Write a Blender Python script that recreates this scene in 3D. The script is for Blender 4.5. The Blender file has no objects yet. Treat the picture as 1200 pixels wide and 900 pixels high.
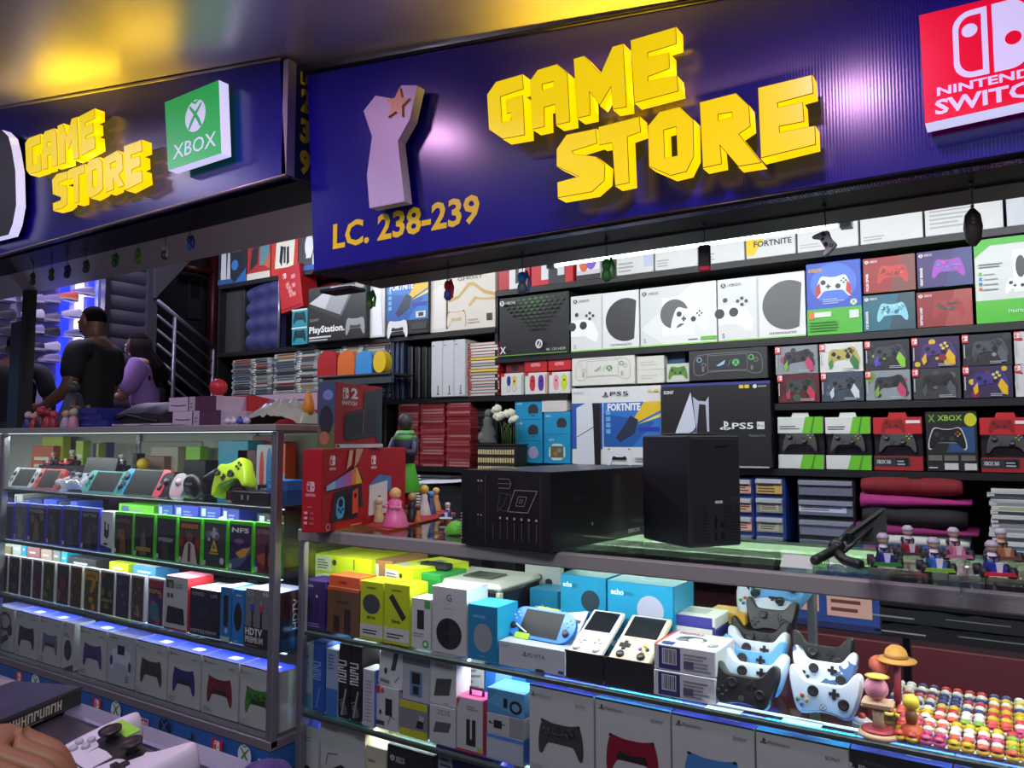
import bpy, bmesh, math, random
from mathutils import Vector, Matrix, noise
random.seed(7)
SC = bpy.context.scene
COL = SC.collection
PI = math.pi
# ---------------------------------------------------------------- camera
H = 1.20                      # eye height
YAW = math.radians(32.92)
PITCH = math.radians(4.13)
cd = bpy.data.cameras.new('camera')
cd.sensor_width = 36.0
cd.lens = 27.0
cd.clip_start = 0.05
cam = bpy.data.objects.new('camera', cd)
COL.objects.link(cam)
cam.location = (0, 0, H)
cam.rotation_euler = (PI / 2 + PITCH, 0, YAW)
SC.camera = cam
ROT = Matrix.Rotation(YAW, 3, 'Z') @ Matrix.Rotation(PI / 2 + PITCH, 3, 'X')
# ---------------------------------------------------------------- world, exposure
SC.view_settings.view_transform = 'Standard'
SC.view_settings.look = 'None'
SC.view_settings.exposure = 0.0
SC.view_settings.gamma = 1.0
w = bpy.data.worlds.new('mall_ambient')
SC.world = w
w.use_nodes = True
w.node_tree.nodes['Background'].inputs[0].default_value = (0.62, 0.56, 0.78, 1)
w.node_tree.nodes['Background'].inputs[1].default_value = 0.17


def area(name, loc, size, power, col, rot=(0, 0, 0), sy=None, shape='RECTANGLE', spread=PI):
    l = bpy.data.lights.new(name, 'AREA')
    l.shape = shape
    l.size = size
    if sy:
        l.size_y = sy
    l.energy = power
    l.color = col
    l.spread = spread
    o = bpy.data.objects.new(name, l)
    COL.objects.link(o)
    o.location = loc
    o.rotation_euler = rot
    return o


WHITE = (0.92, 0.97, 1.0)
# mall ceiling lamps in the corridor behind the viewer
LAV = (0.93, 0.90, 1.0)
area('corridor_lamp', (0.5, -1.1, 3.1), 1.0, 74, LAV, sy=1.0)
area('corridor_lamp', (-2.3, -0.5, 3.05), 0.6, 13, (0.86, 0.76, 1.0), sy=0.6)
area('corridor_lamp', (-5.0, -0.4, 3.1), 0.6, 18, (0.78, 0.70, 1.0), sy=0.6)
# fill lights added over the stairs and shoe shop to lighten the background
area('gallery_fill', (-5.6, 2.5, 3.9), 0.7, 16, (0.80, 0.68, 1.0), sy=0.7)
area('gallery_fill', (-6.2, 4.6, 3.9), 0.6, 9, (0.85, 0.80, 1.0), sy=0.6)
area('gallery_fill', (-6.0, 3.1, 3.7), 0.5, 60, (0.70, 0.62, 1.0), rot=(0, math.radians(-38), 0), sy=0.8)
area('uplight_fill', (-1.8, -1.5, 1.7), 1.6, 7, (0.90, 0.66, 1.0), rot=(math.radians(150), 0, 0), sy=0.3)  # added mauve fill from below to brighten the low ceiling
# small pink accent lamps whose glow shows on the signs
PINK = (1.0, 0.52, 1.0)
# shop lamps above the inner aisle, in front of the shelf wall
area('aisle_lamp', (-0.75, 1.92, 1.99), 2.6, 24, WHITE, rot=(math.radians(52), 0, 0), sy=0.10)
area('aisle_lamp', (-3.0, 2.06, 2.3), 1.6, 15, WHITE, rot=(math.radians(52), 0, 0), sy=0.10)

# ---------------------------------------------------------------- unprojection: a photograph pixel to a point on a real plane


def ray(px, py):
    return ROT @ Vector(((px - 600) / 900, (450 - py) / 900, -1))


def PY(px, py, Y):
    d = ray(px, py)
    t = Y / d.y
    return Vector((d.x * t, Y, H + d.z * t))


def PZ(px, py, z):
    d = ray(px, py)
    t = (z - H) / d.z
    return Vector((d.x * t, d.y * t, z))


def PX(px, py, X):
    d = ray(px, py)
    t = X / d.x
    return Vector((X, d.y * t, H + d.z * t))


# ---------------------------------------------------------------- materials
_M = {}


def lin(h):
    c = [int(h[i:i + 2], 16) / 255 for i in (0, 2, 4)]
    return tuple(x / 12.92 if x <= .04045 else ((x + .055) / 1.055) ** 2.4 for x in c) + (1,)


def mat(h, rough=.5, metal=0., emit=0., var=.05, coat=0., spec=.5):
    k = (h, rough, metal, emit, var, coat, spec)
    if k in _M:
        return _M[k]
    m = bpy.data.materials.new('finish_' + h)
    m.use_nodes = True
    nt = m.node_tree
    b = nt.nodes['Principled BSDF']
    c = lin(h)
    b.inputs['Base Color'].default_value = c
    b.inputs['Roughness'].default_value = rough
    b.inputs['Metallic'].default_value = metal
    b.inputs['Coat Weight'].default_value = coat
    b.inputs['Specular IOR Level'].default_value = spec
    if emit:
        b.inputs['Emission Color'].default_value = c
        b.inputs['Emission Strength'].default_value = emit
    if var:
        tc = nt.nodes.new('ShaderNodeTexCoord')
        n = nt.nodes.new('ShaderNodeTexNoise')
        n.inputs['Scale'].default_value = 22
        n.inputs['Detail'].default_value = 2
        mx = nt.nodes.new('ShaderNodeMix')
        mx.data_type = 'RGBA'
        mx.inputs[6].default_value = tuple(x * (1 - var * 1.6) for x in c[:3]) + (1,)
        mx.inputs[7].default_value = tuple(min(1, x * (1 + var)) for x in c[:3]) + (1,)
        nt.links.new(tc.outputs['Object'], n.inputs['Vector'])
        nt.links.new(n.outputs['Fac'], mx.inputs[0])
        nt.links.new(mx.outputs[2], b.inputs['Base Color'])
    _M[k] = m
    return m


def glass_mat(tint, refl=.9, name='clear_glass', rough=.015):
    m = bpy.data.materials.new(name)
    m.use_nodes = True
    nt = m.node_tree
    nt.nodes.clear()
    out = nt.nodes.new('ShaderNodeOutputMaterial')
    tr = nt.nodes.new('ShaderNodeBsdfTransparent')
    tr.inputs[0].default_value = tint
    gl = nt.nodes.new('ShaderNodeBsdfGlossy')
    gl.inputs['Roughness'].default_value = rough
    gl.inputs['Color'].default_value = (refl, refl, refl, 1)
    lw = nt.nodes.new('ShaderNodeLayerWeight')
    lw.inputs['Blend'].default_value = .5
    pw = nt.nodes.new('ShaderNodeMath')
    pw.operation = 'POWER'
    pw.inputs[1].default_value = 5
    fr = nt.nodes.new('ShaderNodeMath')
    fr.operation = 'MULTIPLY_ADD'
    fr.inputs[1].default_value = .96
    fr.inputs[2].default_value = .04
    mx = nt.nodes.new('ShaderNodeMixShader')
    nt.links.new(lw.outputs['Facing'], pw.inputs[0])
    nt.links.new(pw.outputs[0], fr.inputs[0])
    nt.links.new(fr.outputs[0], mx.inputs[0])
    nt.links.new(tr.outputs[0], mx.inputs[1])
    nt.links.new(gl.outputs[0], mx.inputs[2])
    nt.links.new(mx.outputs[0], out.inputs[0])
    return m


GLASS = glass_mat((.96, .985, .97, 1), name='pane_glass')
GLASS_TOP = glass_mat((.86, .95, .90, 1), name='shelf_glass')
PLASTIC = glass_mat((.93, .94, .95, 1), name='clear_plastic', rough=.12)
EDGE = mat('3F5A50', .15, var=0)
STEEL = mat('8E9096', .38, .75, var=.02)
STEEL_D = mat('8C9088', .5, .15, var=.02)


# ---------------------------------------------------------------- mesh building
class MB:
    def __init__(s):
        s.v, s.f, s.mi, s.sm, s.ms = [], [], [], [], []

    def mid(s, m):
        if isinstance(m, str):
            m = mat(m)
        if m not in s.ms:
            s.ms.append(m)
        return s.ms.index(m)

    def add(s, vs, fs, m, smooth=False, M=None):
        o = len(s.v)
        if M is not None:
            vs = [M @ Vector(v) for v in vs]
        s.v += [tuple(v) for v in vs]
        i = s.mid(m)
        for f in fs:
            s.f.append([x + o for x in f])
            s.mi.append(i)
            s.sm.append(smooth)
        return s

    def box(s, x0, x1, y0, y1, z0, z1, m, M=None, c=0.0, top=None, right=None):
        """box; c > 0 chamfers its vertical and horizontal edges"""
        if c <= 0:
            vs = [(x, y, z) for x in (x0, x1) for y in (y0, y1) for z in (z0, z1)]
            o = len(s.v)
            fs = [(0, 1, 3, 2), (4, 6, 7, 5), (0, 4, 5, 1), (2, 3, 7, 6), (0, 2, 6, 4), (1, 5, 7, 3)]
            s.add(vs, fs, m, M=M)
            if top is not None:
                s.mi[-1] = s.mid(top)
            if right is not None:
                s.mi[-5] = s.mid(right)
            return s
        vs, ix = [], {}
        X, Y, Z = (x0, x1), (y0, y1), (z0, z1)
        for i in (0, 1):
            for j in (0, 1):
                for k in (0, 1):
                    sx, sy, sz = (1 - 2 * i) * c, (1 - 2 * j) * c, (1 - 2 * k) * c
                    for a, d in enumerate(((0, sy, sz), (sx, 0, sz), (sx, sy, 0))):
                        ix[i, j, k, a] = len(vs)
                        vs.append((X[i] + d[0], Y[j] + d[1], Z[k] + d[2]))
        fs, tag = [], []
        for i in (0, 1):
            q = [ix[i, 0, 0, 0], ix[i, 1, 0, 0], ix[i, 1, 1, 0], ix[i, 0, 1, 0]]
            fs.append(q if i else q[::-1]); tag.append('r' if i else '')
            q = [ix[0, i, 0, 1], ix[1, i, 0, 1], ix[1, i, 1, 1], ix[0, i, 1, 1]]
            fs.append(q[::-1] if i else q); tag.append('')
            q = [ix[0, 0, i, 2], ix[1, 0, i, 2], ix[1, 1, i, 2], ix[0, 1, i, 2]]
            fs.append(q if i else q[::-1]); tag.append('t' if i else '')
        for i in (0, 1):
            for j in (0, 1):
                fs.append([ix[i, j, 0, 0], ix[i, j, 1, 0], ix[i, j, 1, 1], ix[i, j, 0, 1]])
                fs.append([ix[i, 0, j, 0], ix[i, 1, j, 0], ix[i, 1, j, 2], ix[i, 0, j, 2]])
                fs.append([ix[0, i, j, 1], ix[1, i, j, 1], ix[1, i, j, 2], ix[0, i, j, 2]])
                for k in (0, 1):
                    fs.append([ix[i, j, k, 0], ix[i, j, k, 1], ix[i, j, k, 2]])
        n0 = len(s.mi)
        s.add(vs, fs, m, M=M)
        for a, t in enumerate(tag):
            if t == 't' and top is not None:
                s.mi[n0 + a] = s.mid(top)
            if t == 'r' and right is not None:
                s.mi[n0 + a] = s.mid(right)
        return s

    def prism(s, poly, y0, y1, m, side=None, M=None):
        """polygon in x,z pulled from y0 (front) to y1"""
        n = len(poly)
        vs = [(x, y0, z) for x, z in poly] + [(x, y1, z) for x, z in poly]
        s.add(vs, [list(range(n)), list(range(2 * n - 1, n - 1, -1))], m, M=M)
        s.add(vs, [[i, i + n, (i + 1) % n + n, (i + 1) % n] for i in range(n)], side or m, M=M)
        return s

    def tube(s, pts, r, m, n=8, cap=True):
        pts = [Vector(p) for p in pts]
        rs = r if isinstance(r, (list, tuple)) else [r] * len(pts)
        vs, fs = [], []
        up = None
        for i, p in enumerate(pts):
            d = (pts[min(i + 1, len(pts) - 1)] - pts[max(i - 1, 0)]).normalized()
            a = d.orthogonal().normalized() if up is None else (up - d * up.dot(d)).normalized()
            up = a
            b = d.cross(a)
            for k in range(n):
                t = 2 * PI * k / n
                vs.append(p + (a * math.cos(t) + b * math.sin(t)) * rs[i])
        for i in range(len(pts) - 1):
            for k in range(n):
                fs.append((i * n + k, i * n + (k + 1) % n, (i + 1) * n + (k + 1) % n, (i + 1) * n + k))
        if cap:
            fs.append(tuple(range(n))[::-1])
            fs.append(tuple(range((len(pts) - 1) * n, len(pts) * n)))
        return s.add(vs, fs, m, smooth=True)

    def lathe(s, prof, m, c=(0, 0, 0), n=16, M=None, smooth=True):
        """profile of (radius, height) turned about z at c"""
        vs, fs = [], []
        for r, z in prof:
            for k in range(n):
                t = 2 * PI * k / n
                vs.append((c[0] + r * math.cos(t), c[1] + r * math.sin(t), c[2] + z))
        for i in range(len(prof) - 1):
            for k in range(n):
                fs.append((i * n + k, i * n + (k + 1) % n, (i + 1) * n + (k + 1) % n, (i + 1) * n + k))
        fs.append(tuple(range(n))[::-1])
        fs.append(tuple(range((len(prof) - 1) * n, len(prof) * n)))
        return s.add(vs, fs, m, smooth=smooth, M=M)

    def ball(s, c, r, m, sc=(1, 1, 1), n=12, k=8, M=None):
        vs, fs = [], []
        for i in range(k + 1):
            a = PI * i / k
            for j in range(n):
                t = 2 * PI * j / n
                vs.append((c[0] + r * sc[0] * math.sin(a) * math.cos(t), c[1] + r * sc[1] * math.sin(a) * math.sin(t), c[2] - r * sc[2] * math.cos(a)))
        for i in range(k):
            for j in range(n):
                fs.append((i * n + j, i * n + (j + 1) % n, (i + 1) * n + (j + 1) % n, (i + 1) * n + j))
        return s.add(vs, fs, m, smooth=True, M=M)

    def mesh(s, name):
        me = bpy.data.meshes.new(name)
        me.from_pydata(s.v, [], s.f)
        for m in s.ms:
            me.materials.append(m)
        me.polygons.foreach_set('material_index', s.mi)
        me.polygons.foreach_set('use_smooth', s.sm)
        me.update()
        return me

    def build(s, name, parent=None, loc=(0, 0, 0), rot=(0, 0, 0)):
        o = bpy.data.objects.new(name, s.mesh(name))
        COL.objects.link(o)
        if parent:
            o.parent = parent
        o.location = loc
        o.rotation_euler = rot
        return o


def tag(o, label, cat, group=None):
    o['label'] = label
    o['category'] = cat
    if group:
        o['group'] = group
    return o


def struct(o):
    o['kind'] = 'structure'
    return o


def empty(name, label, cat, loc=(0, 0, 0), rot=(0, 0, 0), group=None):
    o = bpy.data.objects.new(name, None)
    COL.objects.link(o)
    o.location = loc
    o.rotation_euler = rot
    return tag(o, label, cat, group)


def copy_tree(o, parent=None):
    c = o.copy()
    COL.objects.link(c)
    c.parent = parent
    for ch in list(o.children):
        copy_tree(ch, c)
    return c


# ---------------------------------------------------------------- flat print: lettering, pictures and logos on a face
_T = {}


def glyphs(s, bold=0.):
    k = (s, bold)
    if k in _T:
        return _T[k]
    if set(s) <= {'~'}:      # print too blurred to read: letter-sized strokes, no letters
        rn = random.Random(len(s))
        vs, fs, x = [], [], 0.
        for ch in s:
            if ch == '~':
                w_ = rn.uniform(.38, .55)
                for q in ((x, .0, x + .13, .7), (x + w_ - .13, rn.choice((0., .25)), x + w_, .7), (x + .1, rn.choice((.0, .28, .56)), x + w_ - .1, None)):
                    y1 = q[3] if q[3] else q[1] + .13
                    o = len(vs)
                    vs += [(q[0], q[1]), (q[2], q[1]), (q[2], y1), (q[0], y1)]
                    fs.append([o, o + 1, o + 2, o + 3])
                x += w_ + .12
            else:
                x += .3
        _T[k] = (vs, fs, x - .12, 0., .7)
        return _T[k]
    cu = bpy.data.curves.new('lettering', 'FONT')
    cu.body = s
    cu.size = 1
    cu.resolution_u = 2
    cu.offset = bold
    ob = bpy.data.objects.new('lettering', cu)
    me = bpy.data.meshes.new_from_object(ob)
    vs = [(v.co.x, v.co.y) for v in me.vertices]
    fs = [list(p.vertices) for p in me.polygons]
    bpy.data.objects.remove(ob)
    bpy.data.meshes.remove(me)
    x0 = min(v[0] for v in vs); x1 = max(v[0] for v in vs)
    y0 = min(v[1] for v in vs); y1 = max(v[1] for v in vs)
    _T[k] = ([(x - x0, y) for x, y in vs], fs, x1 - x0, y0, y1)
    return _T[k]


DS = [(0, .29), (.14, .29), (.27, .31), (.36, .335), (.42, .31), (.455, .22), (.485, .08), (.5, -.1), (.497, -.24), (.475, -.315), (.43, -.33), (.385, -.28), (.335, -.17), (.285, -.10), (.23, -.085), (0, -.085)]
XB = [(0, .27), (.13, .28), (.25, .32), (.33, .315), (.385, .25), (.44, .1), (.485, -.08), (.5, -.23), (.485, -.31), (.435, -.335), (.37, -.28), (.29, -.16), (.22, -.125), (0, -.125)]
PRO = [(0, .26), (.15, .27), (.28, .30), (.37, .28), (.42, .2), (.46, .05), (.5, -.14), (.49, -.27), (.44, -.30), (.385, -.25), (.32, -.12), (.26, -.09), (0, -.085)]


def mirror(half):
    return half + [(-x, y) for x, y in half[::-1] if x > 0]


def smooth_poly(p, it=1):
    for _ in range(it):
        q = []
        for i in range(len(p)):
            a, b = p[i], p[(i + 1) % len(p)]
            q += [(a[0] * .75 + b[0] * .25, a[1] * .75 + b[1] * .25), (a[0] * .25 + b[0] * .75, a[1] * .25 + b[1] * .75)]
        p = q
    return p


class Art:
    """flat print on one face of a carton; coordinates are fractions of the face"""

    def __init__(s, W, Hh, face='front', D=0, wall=None):
        s.W, s.H, s.k, s.mb, s.face = W, Hh, 0, MB(), face
        s.o, s.r_, s.u_, s.n_ = {
            'front': ((-W / 2, 0, 0), (1, 0, 0), (0, 0, 1), (0, -1, 0)),
            'right': ((D, 0, 0), (0, 1, 0), (0, 0, 1), (1, 0, 0)),
            'left': ((D, W, 0), (0, -1, 0), (0, 0, 1), (-1, 0, 0)),
            'top': ((-W / 2, 0, D), (1, 0, 0), (0, 1, 0), (0, 0, 1))}[face]
        s.o, s.r_, s.u_, s.n_ = map(Vector, (s.o, s.r_, s.u_, s.n_))
        s.rough = .42

    def M(s, c):
        return mat(c, s.rough, var=0) if isinstance(c, str) else c

    def raw(s, pts, fs, c):
        s.k += 1
        off = .0004 + .00022 * s.k
        s.mb.add([s.o + s.r_ * x + s.u_ * y + s.n_ * off for x, y in pts], fs, s.M(c))
        return s

    def p(s, pts, c):
        return s.raw([(x * s.W, y * s.H) for x, y in pts], [list(range(len(pts)))], c)

    def r(s, x0, y0, x1, y1, c):
        return s.p([(x0, y0), (x1, y0), (x1, y1), (x0, y1)], c)

    def e(s, cx, cy, rx, c, ry=None, n=28, a0=0, a1=2 * PI):
        rx *= s.W
        ry = rx if ry is None else ry * s.H
        return s.raw([(cx * s.W + rx * math.cos(a0 + (a1 - a0) * i / n), cy * s.H + ry * math.sin(a0 + (a1 - a0) * i / n)) for i in range(n)], [list(range(n))], c)

    def ring(s, cx, cy, rx, t, c, ry=None, n=28):
        rx *= s.W
        ry = rx if ry is None else ry * s.H
        pts = []
        for q in (0, t * s.W):
            pts += [(cx * s.W + (rx - q) * math.cos(2 * PI * i / n), cy * s.H + (ry - q) * math.sin(2 * PI * i / n)) for i in range(n)]
        return s.raw(pts, [[i, (i + 1) % n, n + (i + 1) % n, n + i] for i in range(n)], c)

    def line(s, pts, t, c, close=False):
        """a stroked line of thickness t (fraction of the face's width)"""
        P = [Vector((x * s.W, y * s.H)) for x, y in pts]
        t = t * s.W / 2
        if close:
            P.append(P[0])
        v, f = [], []
        for a, b in zip(P, P[1:]):
            d = (b - a)
            if d.length < 1e-7:
                continue
            d.normalize()
            nn = Vector((-d.y, d.x)) * t
            o = len(v)
            v += [a + nn - d * t * .5, a - nn - d * t * .5, b - nn + d * t * .5, b + nn + d * t * .5]
            f.append([o, o + 1, o + 2, o + 3])
        return s.raw([tuple(q) for q in v], f, c)

    def lines(s, x0, y0, x1, y1, n, c, fill=.45):
        """small print too small to read: n thin bars"""
        v, f = [], []
        h = (y1 - y0) / n
        for i in range(n):
            e = x1 - (x1 - x0) * random.uniform(0, .35)
            b = y1 - h * (i + 1)
            o = len(v)
            v += [(x0 * s.W, b * s.H), (e * s.W, b * s.H), (e * s.W, (b + h * fill) * s.H), (x0 * s.W, (b + h * fill) * s.H)]
            f.append([o, o + 1, o + 2, o + 3])
        return s.raw(v, f, c)

    def t(s, txt, x, y, h, c, w=None, al='l', bold=.0, rot=0, sl=0):
        """lettering with cap height h (fraction of face height), optional width w (fraction)"""
        vs, fs, wd, y0, y1 = glyphs(txt, bold)
        k = h * s.H / .7
        kx = k if w is None else w * s.W / wd
        off = {'l': 0, 'c': -wd / 2, 'r': -wd}[al]
        ca, sa = math.cos(rot), math.sin(rot)
        pts = []
        for a, b in vs:
            q, z = (a + off) * kx + sl * b * k, b * k
            pts.append((x * s.W + q * ca - z * sa, y * s.H + q * sa + z * ca))
        return s.raw(pts, fs, c)

    def pad(s, cx, cy, w, c, mid=None, style='ds', stick='202228', rot=0, btn=None, outline=None):
        half = {'ds': DS, 'xb': XB, 'pro': PRO}[style]
        ca, sa = math.cos(rot), math.sin(rot)
        k = w * s.W

        def T(pts):
            return [(cx * s.W + (x * ca - y * sa) * k, cy * s.H + (x * sa + y * ca) * k) for x, y in pts]
        pl = smooth_poly(mirror(half), 1)
        if outline:
            s.raw(T([(x * 1.07, y * 1.09) for x, y in pl]), [list(range(len(pl)))], outline)
        s.raw(T(pl), [list(range(len(pl)))], c)
        circ = lambda x, y, r, n=12: T([(x + r * math.cos(2 * PI * i / n), y + r * math.sin(2 * PI * i / n)) for i in range(n)])
        if style == 'ds':
            if mid:
                m_ = mirror([(0, .03), (.12, .03), (.19, .06), (.25, .06), (.29, -.02), (.3, -.07), (.25, -.075), (0, -.075)])
                s.raw(T(m_), [list(range(len(m_)))], mid)
            for x in (-.4, .4):
                q = [(x - .05, .3), (x + .035, .3), (x + .02, .34), (x - .03, .345)]
                s.raw(T(q), [[0, 1, 2, 3]], stick)
            s.raw(T([(-.14, .1), (.14, .1), (.16, .27), (-.16, .27)]), [[0, 1, 2, 3]], c)
        else:
            a, b = ((-.28, .13), (.13, -.01)) if style == 'xb' else ((-.28, .13), (.15, -.01))
            for x, y in (a, b):
                s.raw(circ(x, y, .075), [list(range(12))], stick)
            x, y = -.14, -.0
            s.raw(T([(x - .07, y - .022), (x + .07, y - .022), (x + .07, y + .022), (x - .07, y + .022)]), [[0, 1, 2, 3]], stick)
            s.raw(T([(x - .022, y - .07), (x + .022, y - .07), (x + .022, y + .07), (x - .022, y + .07)]), [[0, 1, 2, 3]], stick)
            for i, (dx, dy) in enumerate(((0, .06), (.06, 0), (0, -.06), (-.06, 0))):
                s.raw(circ(.29 + dx, .14 + dy, .027, 8), [list(range(8))], btn[i % len(btn)] if btn else stick)
        return s

    def xb(s, cx, cy, r, c, bg):
        """round X emblem, r a fraction of the width"""
        s.e(cx, cy, r, c)
        R = r * s.W
        X, Y = cx * s.W, cy * s.H
        for sg in (1, -1):
            a = [(-.70, -.72), (-.45, -.25), (-.05, .22), (.30, .52), (.52, .72), (.64, .62), (.45, .40), (.16, .08), (-.20, -.35), (-.50, -.80)]
            s.raw([(X + sg * x * R, Y + (y) * R) for x, y in a], [list(range(len(a)))], bg)
        a = [(-.42, .92), (0, .70), (.42, .92), (.3, .99), (0, .88), (-.3, .99)]
        s.raw([(X + x * R, Y + y * R) for x, y in a], [list(range(len(a)))], bg)
        return s

    def ps(s, cx, cy, h, c):
        """upright letter over a lying ribbon, h a fraction of the height"""
        k = h * s.H
        X, Y = cx * s.W, cy * s.H
        for a in ([(-.16, -.42), (.02, -.5), (.02, .30), (.12, .26), (.15, .12), (.12, .02), (.02, .02), (.02, -.12), (.18, -.1), (.31, .02), (.33, .2), (.22, .38), (-.16, .5)],
                  [(-.22, -.12), (-.5, -.22), (-.62, -.33), (-.5, -.42), (-.22, -.44), (-.22, -.35), (-.40, -.32), (-.38, -.28), (-.22, -.24)],
                  [(.08, -.22), (.45, -.2), (.66, -.29), (.6, -.36), (.08, -.52), (.08, -.42), (.36, -.33), (.3, -.28), (.08, -.32)]):
            s.raw([(X + x * k, Y + y * k) for x, y in a], [list(range(len(a)))], c)
        return s

    def sw(s, cx, cy, h, c, bg):
        """two rounded halves, one outlined and one solid"""
        k = h * s.H
        X, Y = cx * s.W, cy * s.H

        def half(sg, g, a=.46, b=.5):
            pts = [(.03, -b), (.03, b)]
            for i in range(7):
                t = PI / 2 * (1 - i / 6)
                pts.append((a - .24 + .24 * math.cos(t), b - .24 + .24 * math.sin(t)))
            for i in range(7):
                t = -PI / 2 * (i / 6)
                pts.append((a - .24 + .24 * math.cos(t), -b + .24 + .24 * math.sin(t)))
            if g:
                pts = [(.25 + (x - .25) * .66, y * .83) for x, y in pts]
            return [(X + sg * x * k, Y + y * k) for x, y in pts]
        for sg, g, cc in ((-1, 0, c), (-1, 1, bg), (1, 0, c)):
            q = half(sg, g)
            s.raw(q, [list(range(len(q)))], cc)
        n = 14
        for x, y, cc in ((-.25, .2, c), (.27, -.06, bg)):
            s.raw([(X + (x + .1 * math.cos(2 * PI * i / n)) * k, Y + (y + .1 * math.sin(2 * PI * i / n)) * k) for i in range(n)], [list(range(n))], cc)
        return s

    def build(s, parent, name=None, base=True):
        if base and parent.type == 'MESH' and len(parent.data.materials):
            W, Hh, off = s.W, s.H, .0003
            s.mb.add([s.o + s.r_ * x + s.u_ * y + s.n_ * off for x, y in ((W * .01, Hh * .01), (W * .99, Hh * .01), (W * .99, Hh * .99), (W * .01, Hh * .99))], [[0, 1, 2, 3]], parent.data.materials[0])
        return s.mb.build(name or s.face + '_print', parent)


def carton(name, label, W, Hh, D, loc, col, rot=0., group=None, cat='box', top=None, right=None, c=.0015, tilt=(0, 0)):
    """a closed carton; origin at the middle of its front bottom edge, front facing -y"""
    b = MB().box(-W / 2, W / 2, 0, D, 0, Hh, mat(col, .45) if isinstance(col, str) else col, c=c, top=top and mat(top, .35), right=right and mat(right, .45))
    o = b.build(name, None, (loc[0], loc[1], loc[2] + .0022), (tilt[0], tilt[1], rot))
    return tag(o, label, cat, group)


def frame_box(px0, px1, pyt, zb, Y):
    """x centre, width and height of a carton whose front stands on plane Y and on height zb"""
    pc = (px0 + px1) / 2
    zt = PY(pc, pyt, Y).z
    pm = 515 - (((zb + zt) / 2 - H) * 900 / (Y / ray(pc, 515).y))
    a, b = PY(px0, pm, Y), PY(px1, pm, Y)
    return (a.x + b.x) / 2, b.x - a.x, zt - zb


def shelf_box(name, label, px0, px1, pyt, zb, Y, D, col, gap=.002, **k):
    X, W, Hh = frame_box(px0, px1, pyt, zb, Y)
    o = carton(name, label, W - gap, Hh, D, (X, Y, zb), col, **k)
    return o, W - gap, Hh
SC.cycles.transparent_max_bounces = 24
SC.cycles.max_bounces = 8
SC.cycles.caustics_reflective = False
SC.cycles.caustics_refractive = False
# ================================================================ the setting
DARK = mat('1B1A1E', .6)
WALLD = mat('2A282C', .7)


def slab(name, x0, x1, y0, y1, z0, z1, m):
    return struct(MB().box(x0, x1, y0, y1, z0, z1, m).build(name))


slab('floor', -9, 4, -3, 6, -.1, 0, mat('4A464C', .35))
slab('floor', -8.2, -4.35, 2.1, 6, 0, .45, mat('3A373C', .4))
slab('wall_back', -4.32, 3.2, 3.34, 3.44, 0, 2.75, DARK)
slab('wall_left', -7.7, -7.6, 1.2, 6.1, .45, 4.2, WALLD)
slab('wall_rear', -7.6, -4.32, 5.9, 6.0, .45, 4.2, WALLD)
# low ceiling over the counters: it slopes down along the shop front
ALU = mat('E0DAE2', .36, .60, var=.03)
cA, cB = PY(0, 126, 1.44), PY(800, 3, 1.5)
CS = (cB.z - cA.z) / (cB.x - cA.x)


def zc(x):
    return cA.z + CS * (x - cA.x) + .004


b = MB()
x0, x1 = -5.2, 1.3
yf = .82
b.add([(x0, yf, zc(x0)), (x1, yf, zc(x1)), (x1, 1.75, zc(x1)), (x0, 1.75, zc(x0)), (x0, yf, zc(x0) + .08), (x1, yf, zc(x1) + .08), (x1, 1.75, zc(x1) + .08), (x0, 1.75, zc(x0) + .08)],
      [(0, 1, 2, 3), (7, 6, 5, 4), (0, 4, 5, 1), (1, 5, 6, 2), (2, 6, 7, 3), (3, 7, 4, 0)], ALU)
struct(b.build('ceiling'))
slab('ceiling', -7.7, 3.2, 1.76, 6.1, 4.2, 4.3, WALLD)
slab('ceiling', -1.6, 3.2, 1.76, 3.34, 2.62, 2.7, mat('77757A', .6))
# two small pink lamps set flush in the low ceiling, just above the picture
for px, py, Y in ((505, 155, 1.5), (1003, 105, 1.5)):
    q = PY(px, py, Y) - Vector((0, 0, H))
    s_ = 0
    while s_ < 2 and H + q.z * (1 + s_) < zc(q.x * (1 + s_)) - .006:
        s_ += .005
    area('accent_lamp', (q.x * (1 + s_), Y * (1 - s_) - .03, H + q.z * (1 + s_) - .002), .12, 5.0, PINK, shape='DISK')
# grey bulkhead over the front of the left part of the shop, dark soffit under each sign
sL = PY(335, 204, 1.44)
sR = PY(368, 319, 1.5)
XL1 = sL.x
GREYP = mat('D8D0D0', .5)
slab('trim_1', -5.2, -1.66, 1.66, 2.02, sL.z + .03, 2.52, GREYP)
slab('trim_2', -5.2, XL1 - .01, 1.50, 1.66, sL.z + .0, sL.z + .05, mat('15141A', .5))
slab('trim_3', sR.x + .01, 1.3, 1.55, 1.66, sR.z, sR.z + .05, mat('121116', .5))
slab('trim_4', sR.x + .01, 1.3, 1.66, 1.765, sR.z - .004, sR.z + .12, mat('55565A', .45, .3))

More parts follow.
